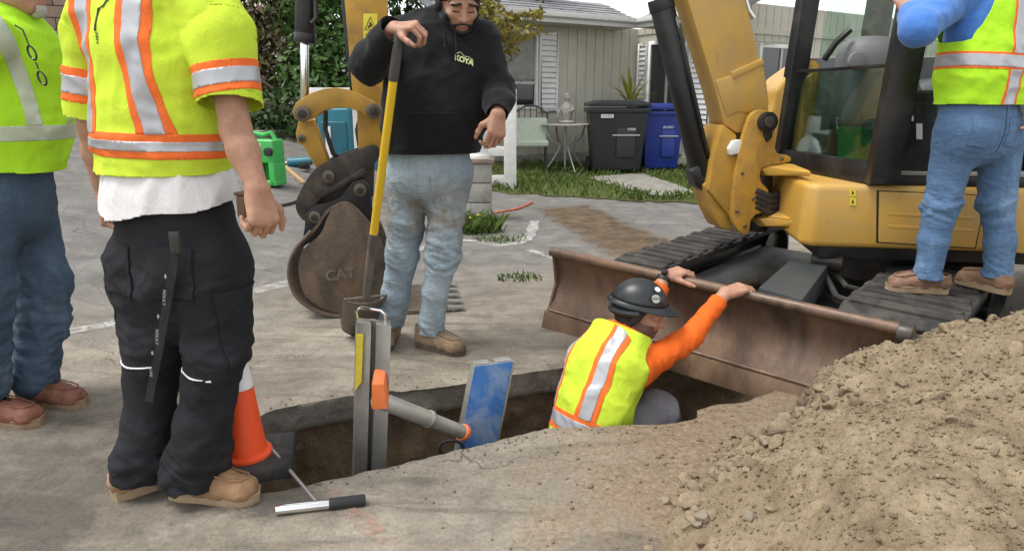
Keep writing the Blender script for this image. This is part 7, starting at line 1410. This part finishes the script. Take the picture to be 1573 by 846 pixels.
# ---- green jug
p = drop(412, 284); jy = p.y; sc = 83 / 1050 * jy; j = thing('green_jug', 'green plastic water jug with carry handle on the asphalt', 'jug', p); M_GJ = simple('bright_green_plastic', (.055, .42, .085), .4, 0, .1, 5, .05); w = 50 / 1050 * jy * 1.0; Ry = Matrix.Rotation(-.25, 3, 'Z')
def jb(c, d, mat, nm, par, bev=.02): m = MB(); cc = p + Ry @ Vector(c); m.box(cc, d, Ry); return m.build(nm, mat, par, bev, 3)
b_ = jb((0, 0, sc * .62), (w * .96, .22, sc * .42), M_GJ, 'tank', j, .03); jb((-w * .33, 0, sc * .22), (w * .28, .22, sc * .44), M_GJ, 'side_wall', j); jb((w * .36, 0, sc * .22), (w * .22, .22, sc * .44), M_GJ, 'side_wall', j); jb((0, 0, .03), (w * .96, .22, .06), M_GJ, 'foot', j); jb((0, .08, sc * .24), (w * .5, .03, sc * .4), M_GJ, 'back_wall', j)
m = MB(); q = p + UP * (sc * .82); m.tube([q + Ry @ Vector((-w * .42, 0, -.02)), q + Ry @ Vector((-w * .3, 0, .07)), q + Ry @ Vector((0, 0, .05)), q + Ry @ Vector((w * .25, 0, .08)), q + Ry @ Vector((w * .42, 0, -.02))], .025, 10); m.build('handle', M_GJ, j)
m = MB(); q = p + Ry @ Vector((w * .35, -.11, sc * .62)); m.tube([q, q + Ry @ Vector((0, -.05, .0))], .045, 16); m.build('cap', simple('black_cap', (.02, .02, .02), .5), j, .005)
lb = jb((-w * .1, -.112, sc * .66), (w * .34, .006, sc * .2), M_WHITEPRINT, 'label', j, .001)
# ---- teal power tool cases and cordless tools
M_TEAL = simple('teal_plastic', (.01, .15, .20), .45, 0, .12, 6, .08); p = at(518, 236, 7.6); z = tz(p.x, p.y); zt = at(518, 166, 7.6).z
t = thing('tool_case', 'teal upright power tool case behind the excavator bucket', 'tool case', (p.x, p.y, z)); hh = zt - z; m = MB(); m.box((p.x, p.y, z + hh / 2), (.36, .16, hh)); m.build('shell', M_TEAL, t, .035, 3); m = MB(); m.box((p.x, p.y - .09, z + hh * .5), (.28, .03, hh * .7)); m.build('front_panel', simple('dark_teal_plastic', (.006, .10, .14), .5), t, .02, 3)
m = MB(); m.box((p.x - .06, p.y - .108, z + hh * .62), (.06, .006, hh * .36)); lb = m.build('label', M_WHITEPRINT, t); m = MB(); m.tube([(p.x - .08, p.y, z + hh), (p.x - .08, p.y, z + hh + .05), (p.x + .08, p.y, z + hh + .05), (p.x + .08, p.y, z + hh)], .014, 8); m.build('handle', M_BLK, t)
p = drop(463, 258); t = thing('cordless_tool', 'teal cordless power tool lying beside the green jug', 'power tool', p); m = MB(); m.tube([p + Vector((-.16, 0, .07)), p + Vector((.05, 0, .08)), p + Vector((.15, 0, .09))], [.055, .06, .045], 12); m.build('motor_housing', M_TEAL, t); m = MB(); m.tube([p + Vector((.02, 0, .07)), p + Vector((.08, -.10, .05)), p + Vector((.1, -.18, .045))], [.03, .028, .03], 10); m.build('handle', M_BLK, t); m = MB(); m.box(p + Vector((.11, -.21, .05)), (.12, .08, .08)); m.build('battery', M_BLK, t, .01); m = MB(); m.tube([p + Vector((-.16, 0, .07)), p + Vector((-.26, .02, .05))], [.02, .015], 10); m.build('chuck', M_CHROME, t)
p = drop(592, 262); t = thing('tool_bag', 'small teal and grey tool bag between the bucket and the jeans', 'bag', p); m = MB(); m.box(p + Vector((0, .05, .1)), (.4, .25, .2)); m.build('body', M_TEAL, t, .05, 3); m = MB(); m.tube([p + Vector((-.12, .05, .2)), p + Vector((-.1, .05, .27)), p + Vector((.1, .05, .27)), p + Vector((.12, .05, .2))], .012, 8); m.build('handle', M_BLK, t)
p, q = drop(438, 258), drop(468, 284); t = thing('wooden_stake', 'short wooden stake lying on the asphalt below the jug', 'stake', (p + q) / 2); m = MB(); d = q - p; s_ = d.cross(UP).normalized() * .02; m.hexa([p - s_, q - s_, q + s_, p + s_], [p - s_ + UP * .03, q - s_ + UP * .03, q + s_ + UP * .03, p + s_ + UP * .03]); m.build('shank', simple('raw_pine', (.42, .26, .12), .8, 0, .2, 12), t, .003); m = MB(); e_ = q; m.box(e_ + UP * .02, (.12, .035, .035)); m.build('crosspiece', simple('raw_pine_end', (.40, .25, .12), .8), t, .003)
p = drop(410, 205); t = thing('folding_stand', 'small grey metal stand behind the green jug', 'stand', p)
for k, s in enumerate((-1, 1)): m = MB(); m.tube([p + Vector((s * .12, 0, 0)), p + Vector((-s * .02, 0, .32))], .014, 8); m.build('leg', M_FRAME, t)
m = MB(); m.box(p + Vector((0, 0, .33)), (.1, .08, .03)); m.build('head', M_FRAME, t, .004)
# ---- hose and orange cord on the ground
def cord(name, pts, r, mat, label, cat):
    P = [drop(*q) for q in pts]; m = MB(); S = []
    for i in range(len(P) - 1):
        for k in range(4):
            u_ = k / 4; a = P[max(i - 1, 0)]; b = P[i]; c = P[i + 1]; d = P[min(i + 2, len(P) - 1)]; S.append(.5 * ((2 * b) + (c - a) * u_ + (2 * a - 5 * b + 4 * c - d) * u_ ** 2 + (3 * b - a - 3 * c + d) * u_ ** 3))
    S.append(P[-1]); S = [Vector((s.x, s.y, tz(s.x, s.y) + r)) for s in S]; m.tube(S, r, 8); return tag(m.build(name, mat, None), label, cat)
cord('extension_cord', [(752, 330), (775, 326), (795, 322), (808, 317), (818, 312)], .012, simple('orange_cord', (.55, .13, .05), .6), 'orange extension cord on the ground behind the block pier', 'cord')
cord('air_hose', [(395, 322), (418, 320), (440, 316), (458, 311), (480, 306)], .014, M_RUB, 'black hose trailing across the asphalt to the bucket', 'hose')
# ---- chalk and paint marks on the paving
def mark(name, pts, wd, col, label, amt=.5, dz=.006):
    P = [drop(*q) for q in pts]; S = []
    for i in range(len(P) - 1):
        n = max(2, int((P[i + 1] - P[i]).length / .04)); S += [P[i].lerp(P[i + 1], k / n) for k in range(n)]
    S.append(P[-1]); VV = []; FF = []; rr = random.Random(len(pts))
    for i, s in enumerate(S):
        d = (S[min(i + 1, len(S) - 1)] - S[max(i - 1, 0)]); n_ = Vector((-d.y, d.x, 0)).normalized(); w = wd * (1 + .5 * mnoise.noise(s * 6))
        for k in range(5): p_ = s + n_ * (w * (k / 4 - .5)); VV.append((p_.x, p_.y, tz(p_.x, p_.y) + dz))
    for i in range(len(S) - 1):
        for k in range(4): FF.append((i * 5 + k, i * 5 + k + 1, i * 5 + 6 + k, i * 5 + 5 + k))
    t = NT(name + '_paint'); n1 = t.noise(16, 6, .75, dist=.4); n2 = t.noise(3, 3, .6); al = t.math('MULTIPLY', t.ramp(n1, [(.5 - amt * .25, 0.0), (.62, 1.0)]), t.ramp(n2, [(.25, .25), (.7, .85)])); t.l.new(al, t.b.inputs['Alpha']); o = pydata(name, VV, FF, t.done(col, .9)); return tag(o, label, kind='structure')
W_ = (.62, .61, .58)
mark('paint_line', [(0, 530), (60, 519), (130, 507), (205, 494), (300, 474), (390, 448), (468, 430)], .10, W_, 'faded white line running across the paving at the left')
mark('chalk_line', [(640, 385), (680, 374), (705, 370), (735, 371), (765, 378), (800, 374), (815, 362), (822, 340)], .10, W_, 'curved white chalk line near the weeds', .8)
mark('chalk_line', [(812, 385), (850, 398), (880, 415)], .06, W_, 'short white chalk line left of the dozer blade', .4)
mark('pink_line', [(508, 752), (530, 785), (570, 812), (610, 842)], .06, (.42, .25, .19), 'faint pink marking paint on the near concrete', .2)
# ---- weeds
def weed(px, py, n, r, h, label, flowers, seed):
    p = drop(px, py); t = thing('weed', label, 'weed', p)
    def samp(rs_): a = rs_.rand() * 6.28; q = r * rs_.rand() ** .6; x, y = p.x + math.cos(a) * q * 1.6, p.y + math.sin(a) * q; return (x, y, tz(x, y))
    blades('leaves', n, samp, h, M_GRASS, None, seed, .009, None, t, None)
    crown('leaf_clump', [(p.x, p.y, p.z + h * .35, r * 1.4, r * .9, h * .5)], n // 3, .02, M_LEAF2, t, seed)
    if flowers:
        for k in range(flowers): m = MB(); q = p + Vector((random.uniform(-r, r), random.uniform(-r, r) * .5, h * random.uniform(.7, 1.1))); m.lathe([(0, 0), (.018, .004), (0, .012)], q, 8); m.build('flower', M_STICK, t)
weed(732, 356, 240, .17, .15, 'clump of green weeds with yellow flowers at the pier', 8, 3); weed(768, 370, 60, .16, .05, 'low spreading weeds beside the curved chalk line', 0, 4); weed(797, 428, 60, .11, .035, 'flat sprig of weed growing in the paving crack', 0, 5)
